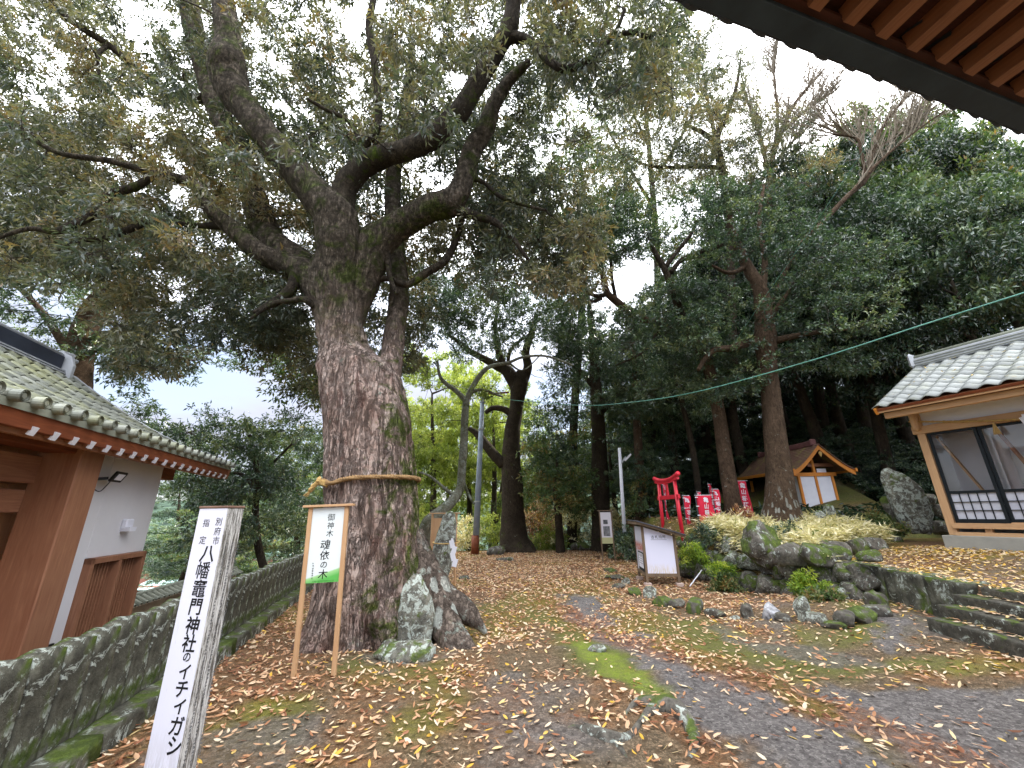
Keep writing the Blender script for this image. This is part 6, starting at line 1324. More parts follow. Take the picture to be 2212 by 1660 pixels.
# edging stones across the court
EDGE = [(1338, 1270, .34, .10, 'stone', 'dark flat stone under the left edge of the offering box'), (1352, 1262, .2, .16, 'stone_lichen', 'small pale stone just left of the offering box foot'), (1372, 1285, .45, .14, 'stone_moss', 'mossy stone in front of the offering box foot'), (1405, 1290, .36, .2, 'stone_lichen', 'grey lichened stone right of the mossy one before the box'),
        (1432, 1308, .40, .2, 'stone_moss', 'mossy edging stone before the right leg of the box'), (1462, 1312, .3, .16, 'stone', 'small grey edging stone between two mossy ones'), (1500, 1322, .42, .26, 'stone_moss', 'rounded mossy edging stone in the middle of the row'), (1546, 1332, .36, .14, 'stone', 'low pointed edging stone half buried in leaves'), (1585, 1338, .2, .06, 'stone_lichen', 'tiny pale flat stone in the edging row'),
        (1615, 1335, .3, .22, 'stone', 'small grey pointed edging stone with leaves around'), (1668, 1336, .34, .24, 'white_stone', 'white rounded stone in the edging row'), (1692, 1342, .26, .12, 'stone', 'small dark stone right of the white stone'), (1735, 1340, .30, .34, 'stump', 'grey stone block like a cut stump in the edging row'), (1764, 1345, .26, .16, 'stump', 'low block leaning against the stump-like stone'),
        (1800, 1356, .34, .10, 'stone_moss', 'flat mossy stone sunk in moss right of the stump-like block'), (1830, 1352, .36, .2, 'stone', 'purple-grey stone near the right end of the row'), (1860, 1342, .46, .2, 'stone_moss', 'long mossy stone at the right end of the row'), (1890, 1330, .4, .18, 'stone', 'grey stone at the tip of the mound, right end'), (1895, 1315, .42, .26, 'stone_moss', 'mossy rock above the right end of the edging row'),
        (1318, 1236, .5, .12, 'stone_moss', 'low mossy stone left of the offering box'), (1330, 1250, .6, .12, 'stone', 'dark low stone beside the notice board feet')]
M_['white_stone'] = stone_mat('white_stone', ('b9b9bd', 'd5d5da'), .05, .2, 2.0); M_['stump'] = M_['stone_lichen']
for k_, (u_, v_, w_, h_, mt, lb) in enumerate(EDGE):
    g = G(u_, v_); rock('edging_stone', lb, (g[0], g[1], g[2]), (w_, w_ * .75, h_ * 1.35), 800 + k_, mt, rr_.uniform(0, 3), 3, group='edging stones across the court', cat='stone', sink=.3, blocky=.9 if mt == 'stump' else .5)

# ================================================================== terrace wall and steps
wall_t = thing('terrace_wall', 'low mossy retaining wall of long stone blocks edging the right terrace', 'wall', (5.86, 5.6, 0))
wp = [(5.84, 5.70), (5.98, 6.3), (6.2, 7.5), (6.43, 8.65)]
wseg = catmull([(a, b_, 0) for a, b_ in wp], 60)[:, :2]; ws = np.concatenate([[0], np.cumsum(np.linalg.norm(np.diff(wseg, axis=0), axis=1))]); s_ = 0; k_ = 0
for ln_ in (.72, .9, .62, .8):
    a_ = [np.interp(s_ + .01, ws, wseg[:, q]) for q in (0, 1)]; b_ = [np.interp(s_ + ln_ - .015, ws, wseg[:, q]) for q in (0, 1)]
    me = block_mesh(ln_ - .02, .34, .62, 970 + k_, .03, 9); me.materials.append(M_['fence_stone']); o = link('stone', me, None, wall_t)
    o.location = ((a_[0] + b_[0]) / 2 - 5.86 + .10, (a_[1] + b_[1]) / 2 - 5.6, .36); o.rotation_euler = (0, 0, math.atan2(b_[1] - a_[1], b_[0] - a_[0])); s_ += ln_; k_ += 1
st = thing('stone_steps', 'three long worn stone steps climbing from the court to the right terrace', 'steps', (5.2, 5.7, 0))
for k_, (xe, ye, zt, dp) in enumerate(((5.17, 5.70, .30, .40), (5.40, 5.75, .43, .42), (5.66, 5.78, .55, .40), (5.86, 5.60, .655, .34))):
    for j_ in range(4):
        y0 = ye - j_ * 1.1; me = block_mesh(dp, 1.085, .30, 990 + k_ * 5 + j_, .016, 8); me.materials.append(M_['step_stone'] if 'step_stone' in M_ else M_.setdefault('step_stone', stone_mat('step_stone', ('55524a', '757167'), .28, .3, 1.6)))
        o = link('step' if k_ < 3 else 'edge_stone', me, None, st); o.location = (xe + dp / 2 - 5.2 - .10 * (j_ + .5), y0 - .54 - 5.7, zt - .15); o.rotation_euler = (0, 0, -.085)
# leaves on the treads
r = np.random.default_rng(55); n = 900; kk = r.integers(0, 3, n); xe = np.array([5.17, 5.40, 5.66])[kk]; ztp = np.array([.30, .43, .55])[kk]; yy = r.uniform(1.5, 5.6, n); xx = xe + r.uniform(.10, .25, n) - .09 * (5.7 - yy)
ln_ = r.uniform(.05, .09, n); v, f, at_ = leaf_quads(np.stack([xx, yy, ztp + .018], 1), r.uniform(0, 6.28, n), r.normal(0, .1, n), r.normal(0, .15, n), ln_, ln_ * .36, r.uniform(-.1, .3, n), np.clip(.7 + .2 * r.standard_normal(n), 0, 1))
tag(link('fallen_leaves', fast_mesh('fallen_leaves', v, f, at_), M_['litter']), 'yellowish fallen leaves lying on the stone steps', 'fallen leaves', None, 'stuff')
# low stones edging the bamboo bed on the terrace
for k_, (u_, v_, w_, h_) in enumerate(((1722, 1212, .7, .34), (1775, 1213, .75, .36), (1828, 1210, .6, .34), (1870, 1200, .6, .36), (1905, 1198, .55, .34), (1940, 1185, .6, .36))):
    g = Pz(u_, v_, .72); rock('bed_stone', ['mossy block at the left end of the bamboo bed kerb', 'pale green block, second in the bamboo bed kerb', 'grey block in the middle of the bamboo bed kerb', 'cracked grey block right of the middle of the bed kerb', 'mossy block near the right end of the bed kerb', 'darker block closing the bed kerb at the right'][k_],
         (g[0], g[1] + .2, .66), (w_, .4, h_ * 1.3), 850 + k_, 'stone_moss' if k_ % 2 else 'stone', .1, 3, group='stones edging the bamboo bed', cat='stone', blocky=1.0, sink=.15, rough_=.2)
# leafy ground cover on the shaded hillside
r = np.random.default_rng(67); n = 26000; x = r.uniform(5, 30, n); y = r.uniform(13.2, 32, n); k_ = (hz(x, y) > .9) & (y < 13.2 + 1.2 * x) & ~((x > 9.2) & (x < 13.2) & (y < 19.4) & (y > 14.5)) ; x, y = x[k_], y[k_]; n = len(x)
ax = r.standard_normal((n, 3)) * np.array([1, 1, .4]); L_ = r.uniform(.16, .34, n); v, f = tree_leaves(np.stack([x, y, hz(x, y) + r.uniform(.02, .3, n)], 1), ax, L_, L_ * .4, r, 1.2)
tag(link('ground_cover', fast_mesh('ground_cover', v, f, np.repeat(np.clip(r.normal(.4, .25, n), 0, 1), 2)), M_['leaf_hill']), 'dark leafy ground cover under the hillside wood', 'ground cover', None, 'stuff')
# pale edged dwarf bamboo
def in_sasa(x, y):
    d = sdf(MOUND, x, y); fr_ = polyline_dist(front, x, y); 
    return (d < -.15) & (fr_ > .12) & (y < 11.8) & (x < 9.5) & (y > 7.9)
r = np.random.default_rng(66); n = 6500; x = r.uniform(4.4, 9.5, n); y = r.uniform(7.9, 12.0, n); k_ = in_sasa(x, y) & (fbm2(x, y, 1.3, 3, 71) > .33); x, y = x[k_], y[k_]
z = hz(x, y); hh = r.uniform(.06, .38, len(x)) * (.55 + .7 * fbm2(x, y, 1.1, 2, 72)); base = np.stack([x, y, z + hh], 1); per = 9
ax = r.standard_normal((len(x), per, 3)) * np.array([1, 1, .35]); ax[..., 2] += .12; ax[..., :2] += np.array([-.25, -.35]); ax = unit(ax); bs_ = np.repeat(base[:, None], per, 1) + r.normal(0, .035, (len(x), per, 3))
L_ = r.uniform(.12, .24, len(x) * per); v, f = tree_leaves(bs_.reshape(-1, 3), ax.reshape(-1, 3), L_, L_ * r.uniform(.12, .19, len(L_)), r, 1.0, .2)
rn = np.clip(.5 + .25 * r.standard_normal(len(L_)), 0, 1)
tag(link('bamboo_grass', fast_mesh('bamboo_grass', v, f, np.repeat(rn, 2)), M_['sasa']), 'cream-edged dwarf bamboo thickly covering the mound below the shrine', 'bamboo grass', None, 'stuff')
print('sasa leaves', len(L_), 'rocks', n_r)
M_['fern'] = leaf_mat('fern', [(0, '4c6a2a'), (.5, '7d9a35'), (1, 'b2b84a')], .5, .4)
for k_, (u_, v_, Yd, w_, h_, lm, lb) in enumerate(((1560, 1232, 9.6, .55, .34, 'fern', 'light green fern at the left front of the mound'), (1568, 1262, 9.3, .5, .3, 'leaf_mid', 'green fern low on the left front of the mound'), (1745, 1262, 7.95, .55, .34, 'fern', 'bright green fern on the right front of the mound rocks'), (1770, 1300, 7.6, .6, .34, 'leaf_mid', 'dark green moss fern under the bright fern'),
        (1500, 1200, 10.4, .7, .5, 'fern', 'small green shrub right behind the offering box roof'), (1535, 1165, 10.6, .9, .5, 'leaf_deep', 'blue-green shrub below the big red banner'), (1690, 1160, 9.4, .9, .45, 'leaf_deep', 'dark green shrub above the pointed boulder'), (1905, 1135, 10.6, .9, .5, 'leaf_mid', 'green bush at the left foot of the carved slab'),
        (1490, 1150, 12.5, 1.0, .5, 'sasa', 'dry straw-coloured shrub beside the right torii foot'), (1600, 1120, 11.5, .8, .35, 'litter', 'brown dead bush at the foot of the leaning tree'))):
    p = P(u_, v_, Yd); bush(lb, p[0], Yd, p[2] - h_ * .4, w_, h_, lm, 640 + k_, 18, .09 if lm != 'fern' else .07, .34, 'fern' if 'fern' in lb else 'bush')
# ================================================================== offering box
OB = frame((3.04, 10.12, -.02), (.64, -.07, 0))
box = thing('offering_box', 'white-panelled wooden collection box on legs with slanting roof and posters, beside the path', 'box', M=OB)
BW, BD = .70, 1.0; HF, HB = 1.36, 1.12     # left side taller than the right
legs = MB()
for (x, y, h) in ((0, 0, HF), (BW, 0, HB), (0, BD, HF), (BW, BD, HB)): MB().box((x, y, h / 2 + .04), (.055, .055, h - .08)).build('leg', M_['wood_grey'], box, bevel=.003)
for (x, y) in ((0, 0), (BW, 0), (0, BD)): MB().box((x, y, .02), (.16, .14, .13)).build('foot_block', plain_mat('pink_block', 'a08a80', 'b9a59b', .9), box, bevel=.01)
MB().box((BW / 2, 0, .245), (BW, .045, .07)).build('rail', M_['wood_grey'], box, bevel=.003); MB().box((0, BD / 2, .245), (.045, BD, .07)).build('rail', M_['wood_grey'], box, bevel=.003)
m = Mat('grass_print', .5, .3); sx = m.n('ShaderNodeSeparateXYZ'); m.l(m.co('Object'), sx.inputs[0]); n_ = m.noise(m.co('Object', (28, 28, 4)), 2, 4, .7)
m.color(m.mix(m.math('MULTIPLY', m.ramp(sx.outputs[2], [(.30, 1.0), (.5, 0.0)]), m.ramp(n_, [(.45, 0.0), (.6, .7)])), 'dcdcee', 'c9b47c')); M_['grass_print'] = m.m
b = MB(); b.add([(.03, -.012, .28), (BW - .03, -.012, .28), (BW - .03, -.012, HB - .05), (.03, -.012, HF - .08), (.03, .012, .28), (BW - .03, .012, .28), (BW - .03, .012, HB - .05), (.03, .012, HF - .08)], [(0, 1, 2, 3), (7, 6, 5, 4), (0, 4, 5, 1), (1, 5, 6, 2), (2, 6, 7, 3), (3, 7, 4, 0)])
b.build('white_panel', M_['grass_print'], box)
letters(box, [(c_, .22 + .085 * k_, 1.06, .075) for k_, c_ in enumerate('古札納所')], -.0135, plain_mat('grey_ink', '55565c', '60616a', .8)); MB().box((.35, -.0135, 1.0), (.36, .001, .006)).build('rule', M_['ink'], box)
m = Mat('flower_print', .5, .3); sx = m.n('ShaderNodeSeparateXYZ'); m.l(m.co('Object'), sx.inputs[0]); n_ = m.noise(m.co('Object', (9, 9, 14)), 2, 5, .7); n2_ = m.noise(m.co('Object', (7, 7, 7)), 3, 3)
band = m.math('MULTIPLY', m.ramp(sx.outputs[2], [(.70, 0.0), (.76, 1.0)]), m.ramp(sx.outputs[2], [(.86, 1.0), (.96, 0.0)]))
m.color(m.mix(m.math('MULTIPLY', band, m.ramp(n_, [(.38, 0.0), (.5, 1.0)])), 'c8cad8', m.ramp(n2_, [(.3, '6a4a34'), (.45, 'c98a6a'), (.56, 'b23a36'), (.7, '9a7a9a')]))); M_['flower_print'] = m.m
MB().box((.0, BD / 2, .78), (.024, BD - .06, 1.0)).build('side_panel', M_['flower_print'], box)
pc = MB().box((-.02, .40, .50), (.012, .68, .42)).build('poster', plain_mat('poster_black', '1d1d20', '2a2a2e', .6), box)
MB().box((-.028, .40, .52), (.004, .54, .32)).build('poster_sheet', M_['white_paint'], pc)
b = MB(); xs_ = [.58 - .12 * q for q in range(4)]
gl_ = []
for q, c_ in enumerate('古札納所'):
    v, f = GLY[(c_, BOLD)]; b.add([(-.0312, xs_[q] - p_[0] * .08, .635 + p_[1] * .08) for p_ in v], f)
b.build('poster_lettering', M_['ink'], pc)
for q in range(3): 
    b = MB(); yq = .16
    while yq < .62: b.box((-.0312, yq, .56 - .05 * q), (.001, .018, .008)); yq += .028
    b.build('poster_print', M_['ink'], pc)
b = MB(); b.beam((-.16, BD / 2 - .02, HF + .065), (BW + .22, BD / 2 - .02, HB - .01), BD + .4, .025, up=(0, 0, 1)); b.build('roof', plain_mat('roof_sheet', '3b3b42', '55555c', .5), box, bevel=.003)
for y in (-.17, BD + .13): MB().beam((-.16, y, HF + .03), (BW + .22, y, HB - .045), .03, .05).build('roof_edge', M_['wood_grey'], box)
MB().box((-.13, BD / 2, HF + .01), (.03, BD + .34, .06)).build('roof_edge', M_['wood_grey'], box)
# white rods leaning by the box
g = G(1490, 1268); rd = thing('white_rod', 'white thin rod lying slanted beside the right leg of the offering box', 'rod', tuple(g)); MB().tube([(0, 0, .01), (.45, .3, .30)], .012, 6).build('rod', M_['white_paint'], rd)

# thin notice board
g = G(1316, 1216); NM = frame((g[0], g[1], g[2]), (math.cos(-.15), math.sin(-.15), 0))
m = Mat('notice_print', .5, .3); sx = m.n('ShaderNodeSeparateXYZ'); m.l(m.co('Object'), sx.inputs[0]); n_ = m.noise(m.co('Object', (9, 9, 9)), 2, 6, .8)
c = m.mix(m.ramp(sx.outputs[2], [(.79, 1.0), (.80, 0.0)]), 'd3d1d8', 'b3b386'); band = m.math('MULTIPLY', m.ramp(sx.outputs[2], [(.82, 0.0), (.83, 1.0)], 'CONSTANT'), m.ramp(sx.outputs[2], [(.5, 1.0), (1.0, 1.0)]))
m.color(c); M_['notice_print'] = m.m
nb = board_sign('notice_board', 'thin white notice board with dark photos on two slim legs before the broad dark trunk', NM, .40, 1.66, .60, 1.62, M_['notice_print'], .04, True, 'wood_grey')
MB().box((.0, -.011, 1.0), (.22, .004, .32)).build('printed_photo', plain_mat('photo_grey', '3f4043', '8b8d90', .5, 9), nb); MB().box((-.02, -.011, 1.3), (.15, .004, .14)).build('printed_photo', plain_mat('photo_grey2', '2f3033', '6b6d70', .5, 9), nb)

# ================================================================== red torii
a_, b_ = P(1435, 1152, 12.8), P(1474, 1163, 11.6); tz0 = .92
TM = frame(((a_[0] + b_[0]) / 2, (a_[1] + b_[1]) / 2, tz0), (b_[0] - a_[0], b_[1] - a_[1], 0)); half = math.hypot(b_[0] - a_[0], b_[1] - a_[1]) / 2
M_['red'] = plain_mat('red', 'c8142e', 'dc2a3e', .4, 3, .03, 20, .5); M_['red_cloth'] = plain_mat('red_cloth', 'bf1a36', 'd32c48', .8, 3, .1, 20)
to = thing('torii_gate', 'small bright red torii gate standing among the shrubs before the wood', 'gate', M=TM); h0 = 1.5
for s_ in (-1, 1):
    lg_ = MB().tube([(s_ * (half + .05), 0, -.2), (s_ * (half - .02), 0, h0)], [.055, .048], 14).build('pillar', M_['red'], to, smooth=True); MB().tube([(s_ * (half + .03), 0, h0 - .62 + 0), (s_ * (half + .03), 0, h0 - .60)], .001, 4) if False else None
MB().box((0, 0, 1.08), (2 * half + .30, .06, .11)).build('tie_beam', M_['red'], to, bevel=.005)
MB().box((0, 0, 1.29), (.10, .05, .34)).build('centre_strut', M_['red'], to, bevel=.004)
t_ = np.linspace(-1, 1, 17); MB().tube(np.stack([t_ * (half + .28), 0 * t_, h0 + .06 + .13 * np.abs(t_) ** 2.2], 1), .062, 12).build('top_beam', M_['red'], to, smooth=True)
t_ = np.linspace(-1, 1, 17); b = MB(); 
for k_ in range(16): b.beam((t_[k_] * (half + .22), 0, h0 - .0 + .07 * abs(t_[k_]) ** 2.2), (t_[k_ + 1] * (half + .22) + .002, 0, h0 - .0 + .07 * abs(t_[k_ + 1]) ** 2.2), .07, .06)
b.build('under_beam', M_['red'], to)

# ================================================================== banners
def banner(label, u_, vt, vb, Yd, wpx, yaw, text, seed, chars=1.0):
    a_ = P(u_, vt, Yd); b_ = P(u_, vb, Yd); x0 = P((u_), vb, Yd)[0]; hgt = a_[2] - b_[2]; wd = wpx / FPX * depth(a_) / max(.25, abs(math.cos(yaw)))
    M = frame((x0, Yd, b_[2]), (math.cos(yaw), math.sin(yaw), 0)); t = thing('banner', label, 'banner', M=M, group='red votive banners')
    MB().tube([(-wd / 2 - .03, 0, -.5), (-wd / 2 - .03, 0, hgt + .06)], .012, 8).build('pole', plain_mat('pole_dark', '2c2c30', '3a3a40', .5) if 'pole_dark' not in M_ else M_['pole_dark'], t, smooth=True)
    MB().tube([(-wd / 2 - .05, 0, hgt + .01), (wd / 2 + .02, 0, hgt + .015)], .008, 6).build('cross_arm', M_['white_paint'], t)
    n1, n2 = 5, 14; r_ = random.Random(seed); ph = r_.uniform(0, 6); v = []; f = []
    def cl(i_, j_):
        s_, q = i_ / n1, j_ / n2; return (-wd / 2 + s_ * wd * (1 - .06 * math.sin(q * 3 + ph)), .035 * math.sin(s_ * 5 + q * 6 + ph) * (.3 + s_), hgt * (1 - q) - .0)
    for j_ in range(n2 + 1):
        for i_ in range(n1 + 1): v.append(cl(i_, j_))
    for j_ in range(n2):
        for i_ in range(n1): k_ = j_ * (n1 + 1) + i_; f.append((k_, k_ + 1, k_ + n1 + 2, k_ + n1 + 1))
    c_ = MB().add(v, f).build('cloth', M_['red_cloth'], t, smooth=True)
    sd_ = c_.modifiers.new('thick', 'SOLIDIFY'); sd_.thickness = .004; sd_.offset = 0
    for q in range(4): MB().tube([(-wd / 2 - .045, -.01, hgt * (.95 - .26 * q)), (-wd / 2 + .03, -.012, hgt * (.95 - .26 * q))], .014, 6).build('tie', M_['white_paint'], t)
    b = MB(); nn_ = len(text); sz_ = min(wd * .62, hgt / nn_ * .82)
    for q, ch in enumerate(text):
        gv, gf = GLY[(ch, BOLD)]; zc = hgt * (1 - (q + .65) / (nn_ + .35)); 
        b.add([(p_[0] * sz_ + .02 * wd, .035 * math.sin(((p_[0] * sz_ + wd / 2) / wd) * 5 + (1 - (zc + p_[1] * sz_) / hgt) * 6 + ph) * (.3 + (p_[0] * sz_ + wd / 2) / wd) - .006, zc + p_[1] * sz_) for p_ in gv], gf)
    b.build('lettering', M_['white_paint'], t); return t
M_['pole_dark'] = plain_mat('pole_dark', '2c2c30', '3a3a40', .5)
banner('narrow red banner seen between the two torii pillars', 1446, 1042, 1152, 13.2, 10, 1.0, '亀山稲荷大神', 1)
banner('red banner just right of the torii, with its dark pole on the left', 1494, 1072, 1158, 12.2, 15, .5, '亀山稲荷大神', 2)
banner('thin red banner directly behind the left edge of the widest banner', 1521, 1064, 1140, 12.6, 10, .7, '亀山稲荷大神', 3)
banner('widest red banner, its large white characters facing the court', 1533, 1071, 1146, 11.8, 36, .05, '亀山稲荷大', 4)
banner('tall narrow red banner right behind the widest one', 1548, 1047, 1140, 12.8, 13, .8, '亀山稲荷大神', 5)
banner('red banner closest to the foot of the leaning tree', 1557, 1058, 1132, 12.4, 14, .4, '亀山稲荷大神', 6)
banner('lone red banner before the railing of the small shrine', 1618, 1040, 1130, 12.9, 20, -.2, '亀山稲荷大神', 7)
a_ = P(1607, 1103, 13.6); wn = thing('white_notice', 'white notice cloth hanging left of the lone red banner', 'notice', M=frame((a_[0], 13.6, a_[2]), (1, 0, 0)))
MB().box((0, 0, .0), (.34, .012, .42)).build('sheet', M_['white_paint'], wn, bevel=.002); MB().box((0, .02, .22), (.38, .02, .02)).build('rail', M_['wood_grey'], wn); marks(wn, -.05, .12, -.12, .05, -.008, M_['straw'], 8)
for s_ in (-1, 1): MB().tube([(s_ * .17, .02, -.6), (s_ * .17, .02, .22)], .012, 6).build('leg', M_['wood_grey'], wn)

# ================================================================== little orange shrine
SM = frame((10.60, 15.3, 0), (1, -.0, 0)); zb = 1.34; SWd = 1.24; cxs = SWd / 2
sh = thing('small_shrine', 'little orange wooden shrine with curved gable roof and white panels behind the straight tree', 'shrine', M=SM)
def sb(c_, s_, name, mat='wood_orange', bev=.004, par=None): return MB().box(c_, s_).build(name, M_[mat], par or sh, bevel=bev)
HT = 1.52
for x in (0, cxs, SWd):
    sb((x, 0, zb + HT / 2), (.085, .085, HT), 'post')
for (x, y) in ((0, 1.7), (0, 3.1), (SWd, 1.7), (SWd, 3.1)): sb((x, y, zb + HT / 2), (.085, .085, HT), 'post')
sb((cxs, -.005, zb + HT + .0), (SWd + .3, .10, .13), 'gable_beam'); sb((cxs, -.0, zb + .02), (SWd + .1, .1, .1), 'sill'); 
for (x0, x1) in ((.045, cxs - .045), (cxs + .045, SWd - .045)): sb(((x0 + x1) / 2, .01, zb + HT / 2), (x1 - x0, .03, HT - .1), 'white_panel', 'white_paint', 0)
sb((cxs, .0, zb + HT + .3), (.09, .09, .5), 'king_post'); sb((cxs + .3, .02, zb + HT + .14), (.34, .03, .14), 'white_panel', 'white_paint', 0); sb((cxs + .3, .0, zb + HT + .34), (1.0, .05, .12), 'collar_beam', 'wood_gatex')
sb((0, .85, zb + HT / 2), (.03, 1.62, HT - .1), 'side_panel', 'plaster', 0); sb((SWd, .85, zb + HT / 2), (.03, 1.62, HT - .1), 'side_panel', 'plaster', 0); sb((cxs, 1.72, zb + HT / 2), (SWd - .1, .04, HT), 'inner_wall', 'plaster', 0)
sb((cxs, 1.5, zb - .0), (SWd + .3, 3.4, .1), 'floor_deck'); sb((cxs, 1.5, zb - .3), (SWd, 3.2, .5), 'plinth', 'concrete', .01)
for z in (.10, .62): sb((-.06, 2.4, zb + z), (.04, 1.45, .05), 'railing_bar')
q = MB().box((0, 0, 0), (.025, .03, .5)).mesh('baluster'); q.materials.append(M_['wood_orange'])
for k_ in range(9): o = bpy.data.objects.new('baluster', q); COL.objects.link(o); o.parent = sh; o.location = (-.06, 1.8 + k_ * .15, zb + .36)
MB().beam((-.03, .3, zb + 1.3), (-.03, 1.1, zb + .4), .03, .08, up=(1, 0, 0)).build('brace', M_['wood_eave'], sh)
def gprof(t, h=0.0): # t -1..1 across
    a = abs(t); return 1.12 * (1 if t > 0 else -1) * a, zb + HT + .17 + .86 * (1 - a) ** 1.25 + .05 * a ** 4 + h - .12 * a
for y, nm in ((-.52, 'barge_board'), (3.45, 'barge_board')):
    b = MB(); ts = np.linspace(-1, 1, 25)
    for k_ in range(24):
        (xa, za), (xb, zb_) = gprof(ts[k_]), gprof(ts[k_ + 1]); h_ = .17
        b.add([(cxs + xa, y, za - h_), (cxs + xb, y, zb_ - h_), (cxs + xb, y, zb_), (cxs + xa, y, za), (cxs + xa, y + .05, za - h_), (cxs + xb, y + .05, zb_ - h_), (cxs + xb, y + .05, zb_), (cxs + xa, y + .05, za)], [(0, 1, 2, 3), (7, 6, 5, 4), (0, 4, 5, 1), (2, 6, 7, 3), (3, 7, 4, 0), (1, 5, 6, 2)])
    b.build(nm, M_['wood_orange'], sh)
m = Mat('shingle', .85, .2); ge = m.n('ShaderNodeNewGeometry'); n_ = m.noise(ge.outputs['Position'], 3, 6, .7); n2_ = m.noise(ge.outputs['Position'], 20, 5, .7)
m.color(m.mix(m.ramp(n_, [(.5, 0.0), (.65, .7)]), m.mix(m.objrnd(), m.ramp(n2_, [(.3, '5a4138'), (.7, '86685a')]), '70564a'), '8b8748')).bump(n2_, .6, .01); M_['shingle'] = m.m
ts = np.linspace(0, 1, 17)
for side in (-1, 1):
    for k_ in range(16):
        (xa, za), (xb, zb_) = gprof(side * max(ts[k_], 1e-4)), gprof(side * ts[k_ + 1]); b = MB()
        b.add([(cxs + xa, -.56, za + .035), (cxs + xb, -.56, zb_ + .05), (cxs + xb, -.56, zb_ + .005), (cxs + xa, -.56, za + .005), (cxs + xa, 3.5, za + .035), (cxs + xb, 3.5, zb_ + .05), (cxs + xb, 3.5, zb_ + .005), (cxs + xa, 3.5, za + .005)], [(0, 1, 2, 3), (7, 6, 5, 4), (0, 4, 5, 1), (1, 5, 6, 2), (2, 6, 7, 3), (3, 7, 4, 0)])
        b.build('shingle_course', M_['shingle'], sh)
M_['ridge_red'] = plain_mat('ridge_red', '5b3a3a', '7a5250', .7)
b = MB().box((cxs, 1.35, zb + HT + 1.09), (.16, 3.3, .13)).build('ridge', M_['ridge_red'], sh, bevel=.01); MB().tube([(cxs, -.35, zb + HT + 1.18), (cxs, 3.1, zb + HT + 1.18)], .05, 10).build('ridge_cap', M_['ridge_red'], sh)
for y in (-.3, 3.05): sb((cxs, y, zb + HT + 1.14), (.22, .12, .26), 'ridge_end_tile', 'ridge_red', .04)
b = MB(); b.tube([(0, -.01, 0), (0, .03, 0)], .06, 6); b.prism([(-.07, 0), (.07, 0), (.03, -.1), (0, -.15), (-.03, -.1)], .03, 1, 0); o = b.build('gable_pendant', M_['straw'], sh, bevel=.004); o.location = (cxs, -.55, zb + HT + .72)
sb((-.50, 1.35, zb + HT + .10), (.06, 3.9, .12), 'eave_beam'); sb((SWd + .50, 1.35, zb + HT + .10), (.06, 3.9, .12), 'eave_beam')

# stone slabs, pillars
g = np.array([9.25, 9.9, hz1(9.25, 9.9)]); g = P(1985, 1148, 10.4)
rock('carved_slab', 'tall leaning grey stone slab with faint carving between shrine and right hall', (g[0], 10.4, g[2] - .05), (.78, .26, 1.62), 91, 'stone_lichen', -.35, 4, blocky=1.1, rough_=.22, lean=(-.12, 0), sink=.03, cat='stone slab')
g = P(1948, 1148, 10.7); rock('side_slab', 'smaller mossy slab leaning at the left of the carved slab', (g[0], 10.7, g[2] - .1), (.5, .25, 1.0), 92, 'stone_moss', .1, 3, blocky=1.0, lean=(-.2, 0), sink=.05, cat='stone slab')
for k_, (u_, v_, Yd, h_, lb) in enumerate(((1778, 1148, 11.2, .52, 'shorter left one of two round-topped stone posts in the bamboo'), (1800, 1140, 11.8, .62, 'taller right one of two round-topped stone posts in the bamboo'))):
    g = P(u_, v_, Yd); b = MB(); b.tube([(0, 0, -.2), (0, 0, h_ * .75), (0, 0, h_ * .92), (0, 0, h_)], [.15, .145, .11, .03], 14); o = b.build('stone_post', M_['stone_lichen']); o.location = (g[0], Yd, g[2]); tag(o, lb, 'stone post', 'stone posts')
for k_, (u_, v_, Yd, h_, lb) in enumerate(((1716, 1275, 8.0, 0, ''),)): pass
g = P(2045, 1140, 11.5)
for k_, (dx, dz, s_, lb) in enumerate(((0, 0, .5, 'reddish rock at the bottom of the pile behind the hall corner'), (.1, .42, .42, 'grey rock in the middle of the pile behind the hall corner'), (-.1, .78, .34, 'small brown rock on top of the pile behind the hall corner'), (.6, .1, .5, 'mossy rock right in the pile behind the hall corner'))):
    rock('pile_rock', lb, (g[0] + dx, 11.6, g[2] + dz - .1), (s_, s_, s_), 95 + k_, 'stone' if k_ != 3 else 'stone_moss', k_, 3, group='rock pile behind the hall')
# low dark stone wall behind the torii
lw = thing('low_wall', 'low dark stone wall between the torii feet and the wood', 'wall', tuple(P(1460, 1150, 14.0)))
q0 = P(1415, 1150, 13.6); 
for k_ in range(7):
    me = block_mesh(.5, .3, .42, 1100 + k_, .03, 5); me.materials.append(M_['stone']); o = link('stone', me, None, lw); o.location = (k_ * .53 - .9, .2 + .05 * (k_ % 2), -.05)

